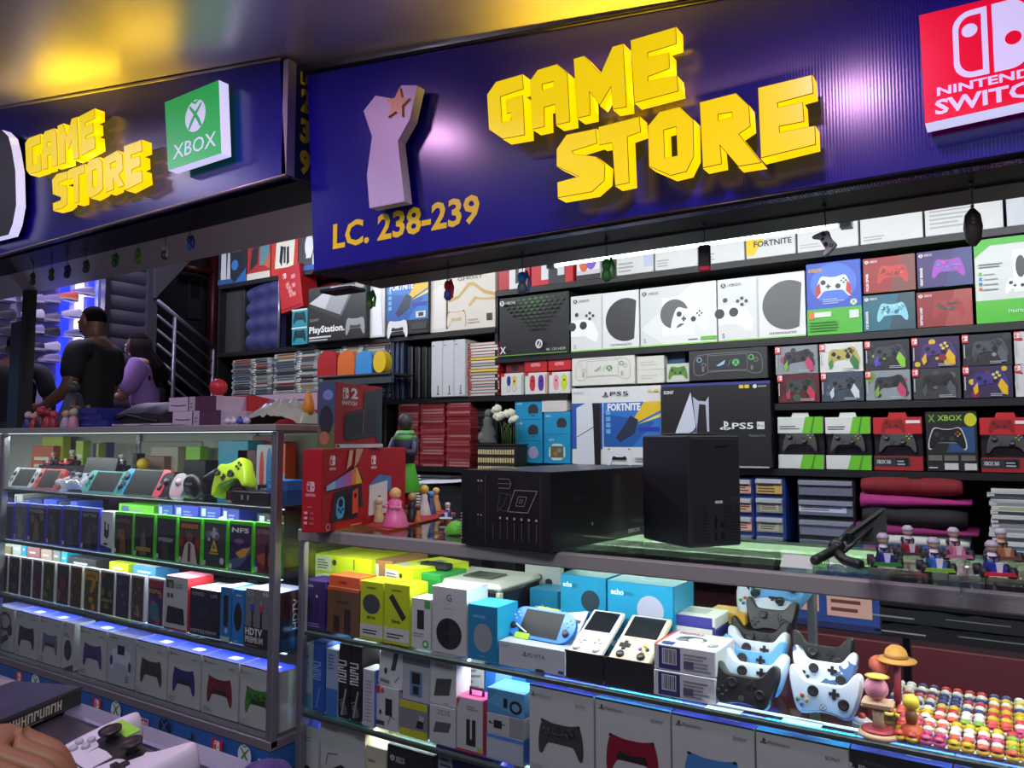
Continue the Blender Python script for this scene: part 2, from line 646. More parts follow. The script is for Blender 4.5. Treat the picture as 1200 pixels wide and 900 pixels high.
# ================================================================ signs
SIGN = bpy.data.materials.new('sign_vinyl_blue')
SIGN.use_nodes = True
nt = SIGN.node_tree
bs = nt.nodes['Principled BSDF']
bs.inputs['Base Color'].default_value = (.007, .005, .26, 1)
bs.inputs['Roughness'].default_value = .22
bs.inputs['IOR'].default_value = 1.55
wv = nt.nodes.new('ShaderNodeTexWave')
wv.inputs['Scale'].default_value = 55
wv.inputs['Distortion'].default_value = .3
bp = nt.nodes.new('ShaderNodeBump')
bp.inputs['Strength'].default_value = .05
bp.inputs['Distance'].default_value = .002
tc = nt.nodes.new('ShaderNodeTexCoord')
nt.links.new(tc.outputs['Object'], wv.inputs['Vector'])
nt.links.new(wv.outputs['Fac'], bp.inputs['Height'])
nt.links.new(bp.outputs[0], bs.inputs['Normal'])


def glow(name, base, strength, rgb=None):
    m = bpy.data.materials.new(name)
    m.use_nodes = True
    q = m.node_tree.nodes['Principled BSDF']
    q.inputs['Base Color'].default_value = lin(base)
    q.inputs['Roughness'].default_value = .3
    q.inputs['Emission Color'].default_value = lin(base)
    q.inputs['Emission Strength'].default_value = strength
    if rgb:
        q.inputs['Base Color'].default_value = tuple(x * .3 for x in rgb) + (1,)
        q.inputs['Emission Color'].default_value = tuple(rgb) + (1,)
    return m


YFACE = glow('lit_yellow_acrylic_face', 'F2C800', .78, (1, .72, .0))
YSIDE = glow('lit_yellow_acrylic_side', 'FFCC08', 1.3, (1, .58, 0))
YEDGE = mat('7E6A08', .4, var=0)
WLIT = glow('lit_white_acrylic', 'D9D6FF', .85)
GREENF = glow('lit_green_face', '2FB25A', .55)
WFACE = glow('lit_white_print', 'DCDCFF', .55)
REDF = glow('lit_red_face', 'E00030', .62)


def sign_panel(parent, corners, Y, dep):
    """corners in pixels: top edge then bottom edge, on plane Y"""
    pts = [PY(x, y, Y) for x, y in corners]
    b = MB()
    b.prism([(p.x, p.z) for p in pts], Y, Y + dep, SIGN)
    return b.build('sign_panel', parent, loc=-parent.location)


def raised_letter(parent, px, Y, dep, hole=None, z=(560, 20, 4.615)):
    cu = bpy.data.curves.new('raised_letter', 'CURVE')
    cu.dimensions = '2D'
    cu.fill_mode = 'BOTH'
    for loop in [px] + ([hole] if hole else []):
        sp = cu.splines.new('POLY')
        P = [PY(z[0] + x / z[2], z[1] + y / z[2], Y) for x, y in loop]
        sp.points.add(len(P) - 1)
        for q, p in zip(sp.points, P):
            q.co = (p.x, p.z, 0, 1)
        sp.use_cyclic_u = True
    cu.extrude = dep / 2
    cu.bevel_depth = .0012
    cu.bevel_resolution = 0
    ob = bpy.data.objects.new('tmp', cu)
    me = bpy.data.meshes.new_from_object(ob)
    bpy.data.objects.remove(ob)
    me.transform(Matrix(((1, 0, 0, 0), (0, 0, -1, Y + dep / 2), (0, 1, 0, 0), (0, 0, 0, 1))))
    me.materials.clear()
    for m in (YFACE, YSIDE, YEDGE):
        me.materials.append(m)
    me.update()
    for p in me.polygons:
        n = p.normal
        p.material_index = 0 if abs(n.y) > .95 else (1 if abs(n.y) < .3 else 2)
    me.name = 'raised_letter'
    o = bpy.data.objects.new('raised_letter', me)
    COL.objects.link(o)
    o.parent = parent
    o.location = -parent.location
    return o


def light_box(parent, corners, Y, dep, face, side, name):
    pts = [PY(x, y, Y) for x, y in corners]
    b = MB()
    b.prism([(p.x, p.z) for p in pts], Y, Y + dep, face, side)
    return b.build(name, parent, loc=-parent.location), pts


def face_art(px0, pz0, px1, pz1, Y):
    """Art on an upright rectangle of plane Y given in metres"""
    a = Art(px1 - px0, pz1 - pz0)
    a.o = Vector((px0, Y, pz0))
    return a


# ---- large sign
sg = empty('shop_sign', 'long blue shop sign with big raised yellow letters over the wide counter', 'sign', (sR.x, 1.5, sR.z))
sign_panel(sg, [(360, 86.5), (1330, -91), (1330, 158.5), (368, 319)], 1.5, .05)
rim = MB()
for a, c_ in (((359, 85.5), (1330, -92)), ((367.5, 319.8), (1330, 159.3))):
    p, q = PY(*a, 1.498), PY(*c_, 1.498)
    rim.tube([p, q], .006, mat('141218', .35, .5, var=0), n=6)
rim.build('sign_trim', sg, loc=-sg.location)
YL = 1.43
Z1 = (560, 20, 4.615)
Z2 = (640, 70, 3.529)
L1 = [([(52, 420), (100, 352), (240, 312), (246, 388), (122, 430), (130, 572), (184, 560), (180, 515), (158, 522), (154, 450), (243, 425), (253, 637), (135, 658), (62, 608)], None),
      ([(285, 345), (325, 288), (428, 257), (483, 305), (497, 566), (425, 582), (420, 470), (357, 488), (360, 592), (298, 606)], [(347, 362), (350, 398), (412, 382), (412, 347)]),
      ([(520, 228), (575, 213), (665, 310), (730, 163), (785, 147), (803, 485), (732, 498), (722, 372), (660, 475), (603, 398), (608, 530), (540, 545)], None),
      ([(828, 128), (1070, 57), (1072, 145), (918, 192), (918, 220), (1033, 197), (1035, 278), (918, 322), (920, 350), (1075, 320), (1083, 400), (850, 462)], None)]
L2 = [([(45, 370), (85, 312), (205, 287), (210, 345), (105, 378), (115, 392), (205, 402), (243, 432), (240, 500), (190, 545), (50, 570), (48, 508), (140, 483), (45, 440)], None),
      ([(218, 280), (385, 237), (390, 298), (335, 318), (343, 508), (287, 520), (275, 342), (222, 352)], None),
      ([(423, 275), (470, 218), (553, 197), (607, 248), (610, 400), (580, 462), (515, 478), (427, 440)], [(485, 290), (490, 410), (545, 398), (540, 275)]),
      ([(637, 178), (785, 140), (837, 190), (843, 275), (795, 308), (888, 425), (795, 440), (718, 350), (725, 430), (650, 446)], [(710, 225), (712, 255), (772, 240), (770, 215)]),
      ([(878, 118), (1098, 65), (1103, 138), (955, 178), (958, 200), (1060, 178), (1065, 255), (962, 275), (965, 303), (1110, 275), (1113, 350), (890, 405)], None)]
for o, h in L1:
    raised_letter(sg, o, YL, .038, h, Z1)
for o, h in L2:
    raised_letter(sg, o, YL, .038, h, Z2)
# added fill lights, hidden behind the letters, to wash ceiling and panel top yellow
for a, c_, Y, pw in (((585, 100), (800, 62), 1.478, 1.9), ((700, 118), (950, 96), 1.478, 1.4), ((32, 165), (128, 135), 1.418, 1.5), ((80, 190), (190, 165), 1.418, 1.2)):
    p, q = PY(*a, Y), PY(*c_, Y)
    area('ceiling_wash_fill', ((p.x + q.x) / 2, Y, (p.z + q.z) / 2), (q.x - p.x), pw, (1, .62, .02), rot=(PI, 0, 0), sy=.02)
# red light box at the far end
bx, pts = light_box(sg, [(1077, 18), (1252, -24), (1252, 108), (1084, 145)], 1.44, .045, REDF, WLIT, 'red_logo_box')
p0, p1 = PY(1084, 145, 1.44), PY(1252, 108, 1.44)
ra = face_art(p0.x, p0.z, p1.x, PY(1077, 18, 1.44).z, 1.44)
ra.sw(.50, .625, .60, WFACE, REDF)
ra.t('NINTENDO', .5, .225, .072, WFACE, w=.80, al='c', bold=.03)
ra.t('SWITCH', .5, .06, .125, WFACE, w=.84, al='c', bold=.03)
ra.mb.build('logo_print', bx)
# street-number lettering
n0, n1 = PY(390, 291, 1.499), PY(562, 261, 1.499)
na = face_art(n0.x, n0.z, n1.x, n0.z + .08, 1.4994)
na.t('LC. 238-239', 0, 0, .83, mat('FFE600', .4, var=0), w=1, bold=.03)
na.mb.build('number_lettering', sg, loc=-sg.location)
# plain white light box with a plain star, in place of a picture cut-out
pl = [(433, 244), (430, 205), (436, 160), (426, 130), (440, 112), (462, 116), (470, 100), (489, 100), (480, 140), (466, 165), (474, 236)]
bx, pts = light_box(sg, pl, 1.455, .03, mat('C9C4DC', .4), mat('DAD8EE', .4), 'white_plaque')
c = PY(466, 122, 1.452)
st = MB()
st.prism([(c.x + (.042 if i % 2 == 0 else .019) * math.sin(PI * i / 5 + .2), c.z + (.042 if i % 2 == 0 else .019) * math.cos(PI * i / 5 + .2)) for i in range(10)], 1.449, 1.4551, mat('D9A032', .4))
st.build('gold_star', bx)
# ---- smaller sign
sg2 = empty('shop_sign', 'shorter blue sign with small raised yellow letters and green light box', 'sign', (XL1, 1.44, sL.z))
sign_panel(sg2, [(-160, 156), (328, 70), (335, 204), (-160, 343)], 1.44, .03)
rim = MB()
for a, c_ in (((-160, 155), (329, 69)), ((-160, 344), (335, 205))):
    rim.tube([PY(*a, 1.438), PY(*c_, 1.438)], .005, mat('9A938A', .35, .6, var=0), n=6)
rim.build('sign_trim', sg2, loc=-sg2.location)
ZZ = (0, 100, 5.4545)
L3 = [([(163, 370), (185, 338), (258, 312), (260, 372), (207, 392), (210, 510), (238, 500), (236, 450), (262, 440), (265, 545), (190, 570), (170, 540)], None),
      ([(272, 330), (290, 295), (345, 277), (362, 300), (370, 510), (335, 520), (330, 440), (305, 448), (307, 530), (275, 540)], [(300, 365), (302, 398), (327, 390), (325, 357)]),
      ([(370, 260), (405, 245), (430, 330), (460, 215), (493, 203), (505, 465), (468, 475), (462, 350), (440, 410), (415, 345), (420, 495), (380, 505)], None),
      ([(508, 200), (605, 150), (607, 210), (545, 240), (545, 262), (595, 240), (597, 300), (548, 325), (550, 345), (605, 325), (610, 400), (518, 450)], None),
      ([(335, 605), (365, 568), (430, 550), (432, 600), (375, 622), (378, 640), (425, 640), (433, 665), (430, 760), (400, 785), (342, 800), (340, 755), (390, 735), (392, 715), (340, 695)], None),
      ([(440, 542), (540, 505), (541, 560), (505, 572), (507, 745), (475, 755), (470, 590), (443, 602)], None),
      ([(553, 520), (575, 480), (630, 460), (655, 490), (660, 660), (635, 690), (580, 720), (558, 690)], [(590, 545), (595, 655), (625, 640), (620, 532)]),
      ([(668, 465), (750, 418), (783, 445), (787, 540), (760, 570), (795, 640), (760, 655), (725, 590), (728, 665), (680, 685)], [(705, 500), (708, 535), (747, 520), (745, 480)]),
      ([(795, 390), (905, 350), (908, 420), (838, 445), (840, 470), (895, 452), (898, 515), (842, 540), (845, 565), (905, 545), (912, 615), (805, 670)], None)]
for o, h in L3:
    raised_letter(sg2, o, 1.385, .034, h, ZZ)
bx, pts = light_box(sg2, [(193, 120), (256.3, 93.7), (259.5, 179.5), (197, 200)], 1.385, .034, GREENF, WLIT, 'green_logo_box')
p0, p1 = PY(197, 200, 1.385), PY(259.5, 179.5, 1.385)
ga = face_art(p0.x, p0.z, p1.x, PY(256.3, 93.7, 1.385).z, 1.385)
ga.xb(.5, .635, .19, WFACE, GREENF)
ga.t('XBOX', .5, .13, .20, WFACE, w=.80, al='c')
ga.mb.build('logo_print', bx)
bx, pts = light_box(sg2, [(-30, 165), (2, 152), (10, 160), (14, 176), (18, 200), (19, 240), (15, 262), (10, 275), (-30, 285)], 1.385, .034, mat('4A4A52', .4), WLIT, 'white_light_box')
# the end panel with its upright number
XE = XL1
e0 = 1.47
b = MB()
zt, zb_ = PY(330, 72, 1.44).z, sL.z
b.box(XE - .02, XE + .0005, 1.44, e0, zb_, zt, mat('B7AFC0', .35, .4))
b.box(XE - .02, XE, e0, 1.549, zb_, zt - .01, mat('1D2B57', .4))
b.build('end_panel', sg2, loc=-sg2.location)
a = Art(.06, zt - zb_)
a.o, a.r_, a.n_ = Vector((XE, e0 + .008, zb_)), Vector((0, 1, 0)), Vector((1, 0, 0))
for tx, y, hh, wd in (('LC', .845, .10, .75), ('2', .61, .19, .66), ('3', .345, .19, .66), ('9', .07, .19, .66)):
    a.t(tx, .5, y, hh, 'E0D038', w=wd, al='c', bold=.05)
a.mb.build('number_lettering', sg2, loc=-sg2.location)
# bracket that carries the big sign
p, q = PY(377, 320, 1.7), PY(413, 340, 1.7)
MB().box(p.x, q.x, 1.69, 1.762, q.z + .01, sR.z - .0045, mat('16151A', .5), c=.004).build('sign_bracket', sg, loc=-sg.location)
# fluorescent tube under the long sign
TUBE = glow('lit_tube', 'F4F8FF', 6)
p, q = PY(655, 304, 1.80), PY(980, 250, 1.80)
t = empty('tube_lamp', 'white fluorescent tube lamp under the long blue sign', 'lamp', (p.x, 1.80, p.z))
MB().tube([(p.x, 1.80, sR.z + .004), (q.x, 1.80, sR.z + .004)], .008, TUBE).build('tube', t, loc=-t.location)
hb = MB()
hb.box(p.x - .03, q.x + .03, 1.785, 1.815, sR.z + .013, sR.z + .03, mat('D8D8DC', .4))
for xx in (p.x - .02, q.x + .02):
    hb.box(xx - .012, xx + .012, 1.787, 1.813, sR.z - .008, sR.z + .013, mat('D8D8DC', .4))
hb.build('housing', t, loc=-t.location)

# ================================================================ glass showcases
LED = glow('lit_led_strip', 'EAF6FF', 1.6)
LEDB = glow('lit_led_strip_green', 'DFFFD0', 2.2)


PROFILE = mat('3E4A46', .3, .3, var=0)


def glass_shelf(parent, x0, x1, y0, y1, z, th=.008):
    b = MB()
    b.box(x0, x1, y0, y1, z - th, z, GLASS_TOP)
    i = b.mid(EDGE)
    b.mi[2] = i
    g = b.build('glass_shelf', parent, loc=-parent.location)
    MB().box(x0, x1, y0 - .003, y0 + .012, z - .0095, z + .0004, PROFILE, c=.0015).build('front_profile', g)
    return g


def led(parent, x0, x1, y, z, power, name='led_strip', col=WHITE, rot=0.):
    MB().box(x0, x1, y - .006, y + .002, z + .002, z + .005, LED).build(name, parent, loc=-parent.location)
    area('showcase_led', ((x0 + x1) / 2, y + .004, z - .006), x1 - x0, power, col, rot=(rot, 0, 0), sy=.01)


RX0, RX1, RY0, RY1 = -1.683, .66, 1.5, 2.04
RT = H - .252
R1, R2, R3 = H - .53, H - .75, H - 1.0
LX0, LX1, LY0, LY1 = -4.4, -1.708, 1.44, 1.86
LT = H + .043
LA, LB, LC_, LD = H - .19, H - .387, H - .595, H - .815

rc = empty('glass_showcase', 'low wide glass showcase with grey metal rim under the long sign', 'showcase', (RX0, RY0, 0))
off = -rc.location
b = MB()
b.box(RX0, RX1, RY0 - .004, RY0 + .02, RT - .030, RT + .003, STEEL_D, c=.003)
b.box(RX0, RX0 + .02, RY0 + .02, RY1, RT - .030, RT + .003, STEEL_D, c=.003)
b.box(RX0, RX1, RY1 - .02, RY1, RT - .030, RT - .008, STEEL_D)
b.build('top_frame', rc, loc=off)
b = MB()
b.box(RX0 + .02, RX1, RY0 + .02, RY1, RT - .008, RT, GLASS_TOP)
b.build('glass_top', rc, loc=off)
for x, y in ((RX0 + .002, RY0), (RX0 + .002, RY1 - .02), (PY(947, 730, 1.96).x, 1.95)):
    MB().box(x, x + .02, y, y + .02, .10, RT - .0305, STEEL, c=.002).build('post', rc, loc=off)
MB().box(RX0 + .023, RX1, RY0 + .003, RY0 + .008, R3, RT - .031, GLASS).build('front_pane', rc, loc=off)
MB().box(RX0 + .008, RX0 + .013, RY0 + .022, RY1 - .022, R3, RT - .031, GLASS).build('side_pane', rc, loc=off)
glass_shelf(rc, RX0 + .015, RX1, RY0 + .012, 1.90, R1)
glass_shelf(rc, RX0 + .015, RX1, RY0 + .012, 1.90, R2)
MB().box(RX0, RX1, RY0, RY1, .06, R3, mat('46434A', .5), c=.004).build('base', rc, loc=off)
led(rc, RX0 + .05, RX1, 1.53, RT - .012, 7.0, rot=math.radians(14))
led(rc, RX0 + .05, RX1, 1.585, R1 - .012, 4.2, rot=math.radians(14))
led(rc, RX0 + .05, RX1, 1.57, R2 - .012, 4.0, rot=math.radians(14))
MB().box(RX0 + .3, RX1, RY1 - .05, RY1 - .03, RT - .028, RT - .012, LEDB).build('rear_led_strip', rc, loc=off)
area('showcase_led', ((RX0 + RX1) / 2 + .3, RY1 - .045, RT - .03), 1.7, 3.0, (.85, 1.0, .8), sy=.01, rot=(math.radians(-20), 0, 0))

lc = empty('glass_showcase', 'tall glass showcase with four lit shelves under the shorter sign', 'showcase', (LX1, LY0, 0))
off = -lc.location
b = MB()
b.box(LX0, LX1, LY0 - .01, LY1, LT - .020, LT, STEEL_D, c=.003)
b.build('top_slab', lc, loc=off)
for x, y in ((LX1 - .024, LY0), (LX1 - .024, LY1 - .024), (-3.05, LY1 - .024), (PY(4, 560, 1.45).x - .012, LY0), (-2.32, LY1 - .024)):
    MB().box(x, x + .024, y, y + .024, LD - .02, LT - .0205, STEEL, c=.002).build('post', lc, loc=off)
MB().box(LX0, LX1 - .026, LY0 + .003, LY0 + .008, LD, LT - .021, GLASS).build('front_pane', lc, loc=off)
MB().box(LX1 - .014, LX1 - .009, LY0 + .026, LY1 - .026, LD, LT - .021, GLASS).build('side_pane', lc, loc=off)
MB().box(LX0, LX1 - .026, LY1 - .010, LY1 - .005, LA, LT - .021, mat('B8BCAE', .5)).build('rear_panel', lc, loc=off)
for xa_, xb_ in ((-3.1, -2.62), (-2.55, -2.1)):
    MB().box(xa_, xb_, LY1 - .016, LY1 - .0105, LA + .06, LT - .05, mat('A8AC9A', .5), c=.003).build('panel_frame', lc, loc=off)
for z in (LA, LB, LC_):
    glass_shelf(lc, LX0, LX1 - .018, LY0 + .012, LY1 - .03, z)
b = MB()
b.box(LX0, LX1, LY0 - .002, LY1, LD - .028, LD, mat('77757C', .4, .3), c=.003)
b.build('bottom_rail', lc, loc=off)
zp = LD - .095
b = MB()
b.box(LX0, LX1 - .004, LY0, LY1, zp, LD - .0285, mat('2B5C9C', .35))
pn = b.build('printed_plinth', lc, loc=off)
b = MB()
b.box(LX0, LX1 - .004, LY0 + .03, LY1, .0, zp - .001, mat('3C3648', .5))
b.build('base', lc, loc=off)
# logos along the printed plinth
pa = Art(LX1 - .004 - LX0, LD - .0285 - zp)
pa.o = Vector((LX0, LY0, zp))
Wp = pa.W
x = .02
WH = 'C9D4DE'
pat = ['n', 'xo', 'ps', 'sw', 'x1']
px_list = [(20, 'sw'), (40, 'x1'), (62, 'n'), (114, 'sw'), (137, 'x1'), (165, 'n'), (195, 'xo'), (228, 'ps'), (258, 'sw'), (291, 'x1'), (322, 'n')]
for px, k in px_list:
    f = (PY(px, 850, LY0).x - LX0) / Wp
    if k == 'n':
        pa.r(f - .0185, .40, f + .0185, .74, 'C9D4DE')
        pa.r(f - .0170, .44, f + .0170, .70, 'C01F28')
        pa.t('Nintendo', f, .48, .17, 'E8E0E0', al='c', w=.030, bold=.02)
    elif k == 'xo':
        pa.xb(f, .66, .0105, '20242A', '2B5C9C')
        pa.t('XBOX', f, .2, .16, WH, al='c', w=.032)
    elif k == 'ps':
        pa.ps(f, .62, .42, '1E2832')
        pa.t('PlayStation', f, .2, .13, '9FB0C0', al='c', w=.036)
    elif k == 'sw':
        pa.r(f - .009, .38, f + .009, .92, 'C02430')
        pa.sw(f, .65, .42, 'E8E8EC', 'C02430')
        pa.t('SWITCH', f, .2, .12, 'C06068', al='c', w=.026)
    else:
        pa.xb(f, .66, .0105, 'C9D4DE', '4C8A3C')
        pa.t('XBOX ONE', f, .2, .16, WH, al='c', w=.040, bold=.03)
pa.build(pn, 'logo_print')
led(lc, LX0, LX1 - .03, LY0 + .022, LT - .024, 5.0, rot=math.radians(14))
led(lc, LX0, LX1 - .03, LY0 + .055, LA - .012, 4.2, rot=math.radians(14))
led(lc, LX0, LX1 - .03, LY0 + .055, LB - .012, 4.2, rot=math.radians(14))
led(lc, LX0, LX1 - .03, LY0 + .075, LC_ - .012, 2.4, col=(.8, .88, 1), rot=math.radians(14))
# ================================================================ wall shelving behind the counters
YS = 2.90
ZT, Z2_, Z3, Z4, Z5 = H + .68, H + .372, H + .131, H - .107, H - .42
XA, XB_, XC_, XD = -3.995, -2.640, -1.966, .62
XE3 = PY(907, 470, YS).x + .003
shelving = empty('store_shelving', 'black wall shelving full of boxed consoles behind the counters', 'shelving', (XA, YS, 0))
BL = mat('101014', .45)


def plank(x0, x1, z, th=.024, y0=YS - .006, name='shelf', m=BL):
    MB().box(x0, x1, y0, 3.33, z - th, z, m).build(name, shelving, loc=-shelving.location)


def upright(x, z0, z1, w=.016):
    MB().box(x - w / 2, x + w / 2, YS + .004, 3.33, z0, z1, BL).build('upright', shelving, loc=-shelving.location)


plank(XC_, XD, ZT); plank(XC_, XD, Z2_); plank(XE3, XD, Z3); plank(XC_, XD, Z4)
plank(XC_, PY(669, 460, YS).x - .012, H + .196)
plank(XB_, XC_, H + .515); plank(XB_, XC_, H + .20); plank(XB_, XC_, H - .13)
plank(XA, XB_, H + .93); plank(XA, XB_, H + .515); plank(XA, XB_, H + .215)
plank(XB_, XD, Z5); plank(XA, XB_, H - .2)
upright(XA, 0, H + 1.25); upright(XB_, H - .59, H + .514); upright(XC_, H - .59, H + .655); MB().box(XE3 - .02, XE3, 3.16, 3.33, Z4 + .001, Z2_ - .025, BL).build('upright', shelving, loc=-shelving.location)
MB().box(XA - .01, XD, 3.331, 3.339, 0, H + 1.3, mat('0C0C10', .6)).build('back_panel', shelving, loc=-shelving.location)
# closed maroon base units seen through the showcase
MAR = mat('5A1420', .45)
x = XB_
for i, x1 in enumerate((-1.95, -1.22, PY(1066, 770, 2.6).x - .012, .14, .62)):
    t = empty('base_cabinet', ['dark red base cabinet under the stacked red game cases', 'dark red base cabinet behind the carton with controls drawn on it', 'dark red base cabinet behind the white controllers', 'dark red base cabinet behind the rows of small trinkets', 'dark red base cabinet past the end of the trinket rows'][i], 'cabinet', ((x + x1) / 2, 2.62, 0))
    hw = (x1 - x) / 2 - .010
    MB().box(-hw, hw, .022, .70, .06, H - .60, mat('2A0A10', .5)).build('carcass', t)
    MB().box(-hw + .004, hw - .004, 0, .0215, .08, H - .615, MAR, c=.003).build('door', t)
    x = x1

WHT = 'D8D8D6'
GRN = '58B82A'


def switch_mark(a, x, y, h, c='E8E8EA', bg='C0202C', word=True):
    a.sw(x, y, h, c, bg)
    if word:
        a.t('SWITCH', x, y - h * .98, h * .26, c, al='c', w=h * 1.15 * a.H / a.W, bold=.03)


# ---- top row: pale boxes with pictured controllers, partly behind the soffit
def top_row():
    rows = [(584, 621, 'B81E26', 'red handheld box with a white controller, first on the top shelf'),
            (622, 672, 'C4202A', 'red handheld box with two pale controllers on the top shelf'),
            (675, 704, 'CFC9CC', 'small box with orange and violet swirl on the top shelf'),
            (722, 766, 'D4D4D0', 'white box with dark headset picture on the top shelf'),
            (767, 818, WHT, 'white box with violet controller picture on the top shelf'),
            (819, 873, WHT, 'white box with grey controller picture beside the yellow striped one'),
            (874, 933, WHT, 'white box with yellow stripe and FORTNITE lettering on the top shelf'),
            (934, 1007, WHT, 'white box with round grey picture behind the hanging grey keychain'),
            (1008, 1083, WHT, 'wide white box with large grey controller picture on the top shelf'),
            (1084, 1178, 'D6D6D4', 'wide white box with lines of fine print on the top shelf'),
            (1180, 1250, 'CBD0D6', 'pale blue box with small red mark at the end of the top shelf')]
    for i, (a, b_, c, lab) in enumerate(rows):
        h = .14 if i == 2 else .235
        X, W, _ = frame_box(a, b_, 300, ZT, YS)
        o = carton('carton', lab, W - .004, h, .22, (X, YS, ZT), c, group='boxes on the top shelf')
        A = Art(W - .004, h)
        if i == 0:
            A.r(.35, 0, .85, .8, 'D8D8DC'); A.r(.55, .1, .66, .75, '222226'); A.e(.45, .55, .05, '30343A')
        elif i == 1:
            A.r(.42, .0, .82, .75, '2A2A30'); A.r(.25, .1, .42, .75, 'DADADE'); A.r(.64, .15, .8, .75, 'D0D0D6'); A.e(.33, .5, .04, '222228'); A.e(.72, .4, .04, '222228')
        elif i == 2:
            A.r(.05, .3, .95, .98, 'E8E4E6'); A.e(.32, .55, .2, 'D2683A', ry=.3); A.e(.62, .6, .22, '7A5AC0', ry=.3); A.r(0, 0, 1, .16, '222226')
        elif i == 3:
            A.e(.35, .75, .3, '2A2A2E', ry=.3); A.e(.62, .75, .25, '3A3A42', ry=.25); A.r(.75, .1, 1, 1, 'B9C0D8'); A.lines(.05, .05, .5, .25, 3, 'A0A0A0')
        elif i in (4, 5):
            A.pad(.5 + .1 * (i == 5), .62, .7, ['4B3F8E', '77777A'][i - 4], '2A2A3A'); A.lines(.05, .06, .35, .2, 3, 'A8A8A8')
        elif i == 6:
            A.p([(0, .05), (.16, .05), (.95, 1), (0, 1)], 'E8C400'); A.pad(.52, .95, .62, '5E87B8', '3D5C88'); A.t('FORTNITE', .93, .18, .09, '30302E', al='r', bold=.02)
        elif i == 7:
            A.e(.42, .62, .2, 'A8A8AA'); A.lines(.04, .06, .4, .14, 2, 'B0B0B0')
        elif i == 8:
            A.pad(.55, .62, .6, '8F9294', '6A6A6A', rot=.1); A.lines(.05, .05, .4, .13, 2, 'A8A8A8')
        elif i == 9:
            A.lines(.06, .1, .62, .45, 6, 'ACACAC'); A.r(.6, .5, .64, .75, '3A3A55'); A.r(.45, .5, .76, .53, 'C8C8D0')
        else:
            A.r(.3, .5, .62, .56, 'C02C30'); A.e(.45, .58, .06, '30303A')
        A.build(o)


top_row()


# ---- row of large console boxes
def series_s(px0, px1, lab, kind):
    o, W, h = shelf_box('console_box', lab, px0, px1, 344 - (px0 - 669) * .12, Z2_, YS, .15, 'D9DAD8', cat='box', group='white console boxes in the middle row')
    A = Art(W, h)
    if kind == 0:
        A.r(0, 0, .47, 1, 'DCDDDC'); A.r(.46, .03, .485, .97, 'B9BABC'); A.r(.485, .02, 1, .98, 'E2E2E2')
        A.e(.81, .5, .285, '2B2B2F' if px0 < 700 else '59595B', a0=PI * .314, a1=PI * 1.686, n=31)
        A.p([(0, .27), (0, .56), (.2, .57), (.33, .53), (.42, .30), (.40, .15), (.34, .16), (.22, .27)], 'F4F4F4')
        A.e(.02, .45, .06, '2A2A2E'); A.e(.19, .46, .055, '2A2A2E'); A.e(.09, .66, .028, '3A3A3E')
        for dx, dy in ((.24, .63), (.29, .67), (.34, .62), (.29, .57)):
            A.e(dx, dy, .021, '3C3C40')
        A.xb(.07, .9, .03, '30303A', 'DCDDDC'); A.t('XBOX', .13, .875, .045, '606066', w=.16)
        A.t('S', .05, .06, .07, '77777A')
        A.t('~' * 7, .60, .06, .03, '8A8A90', w=.3)
    else:
        A.p([(0, .3), (.35, 0), (1, 0), (1, 1), (.7, 1)], 'E4E5E3')
        A.r(.30, .16, .72, .80, 'EDEDEC'); A.e(.46, .52, .185, '58595C', a0=0, a1=2 * PI)
        A.pad(.65, .42, .46, 'F2F2F2', style='xb', stick='2A2A2E', rot=-.06)
        A.xb(.06, .9, .03, '30303A', 'E4E5E3'); A.t('XBOX', .12, .875, .045, '70707A', w=.14)
        A.t('S', .05, .07, .07, '66666A'); A.r(.80, .055, 1, .11, '5DB92E'); A.lines(.64, .07, .78, .1, 1, '707078')
    A.r(0, 0, 1, .022, '8CCB52')
    A.build(o)


o, W, h = shelf_box('console_box', 'black console box with green honeycomb pattern in the middle row', 585, 667, 346, Z2_, YS, .15, '1B1C1D', cat='box')
A = Art(W, h)
for r in range(9):
    for c_ in range(12):
        x, y = .04 + c_ * .083 + (r % 2) * .04, .94 - r * .062
        if abs(x - .52) < .52 - r * .05:
            g = max(0, 1 - abs(x - .5) * 2.4 - r * .13)
            A.p([(x - .036, y), (x, y + .027), (x + .036, y), (x, y - .027)], '%02X%02X%02X' % (int(38 + 20 * g), int(42 + 80 * g), int(40 + 10 * g)))
A.xb(.07, .90, .035, 'D8D8DA', '1B1C1D'); A.t('XBOX', .12, .875, .045, 'D8D8DA', w=.15)
A.t('X', .04, .05, .11, 'D8D8DA', w=.09, bold=.03); A.ring(.61, .17, .05, .02, 'CFCFD2', ry=.075); A.p([(.585, .12), (.61, .13), (.64, .22), (.62, .21)], 'CFCFD2')
A.t('4K 120 HDR', .98, .05, .04, 'C0C0C4', al='r', w=.27)
A.r(0, 0, 1, .018, '5C8E3A')
A.build(o)
series_s(669, 749, 'white console box with large black disc, beside the honeycomb box', 0)
series_s(750, 840, 'white console box with small grey disc behind a white controller', 1)
series_s(841, 944, 'white console box with large grey disc, beside the blue and green box', 0)
o, W, h = shelf_box('console_box', 'blue and green box with red, white and blue controller picture', 945, 1010, 307, Z2_, YS, .12, '3B5BC4', cat='box')
A = Art(W, h)
A.r(0, 0, 1, .36, '4DB52E'); A.e(.5, .7, .42, '4A74DC', ry=.28)
A.pad(.5, .66, .66, 'DCE0EA', style='xb', stick='26262C'); A.p([(.17, .5), (.27, .58), (.25, .72), (.18, .66)], 'C02A34'); A.p([(.83, .5), (.73, .58), (.75, .72), (.82, .66)], 'C02A34')
A.t('~' * 7, .05, .87, .05, 'E8B84A', w=.24, bold=.03); A.xb(.86, .42, .06, 'E4F2DC', '3D9A28')
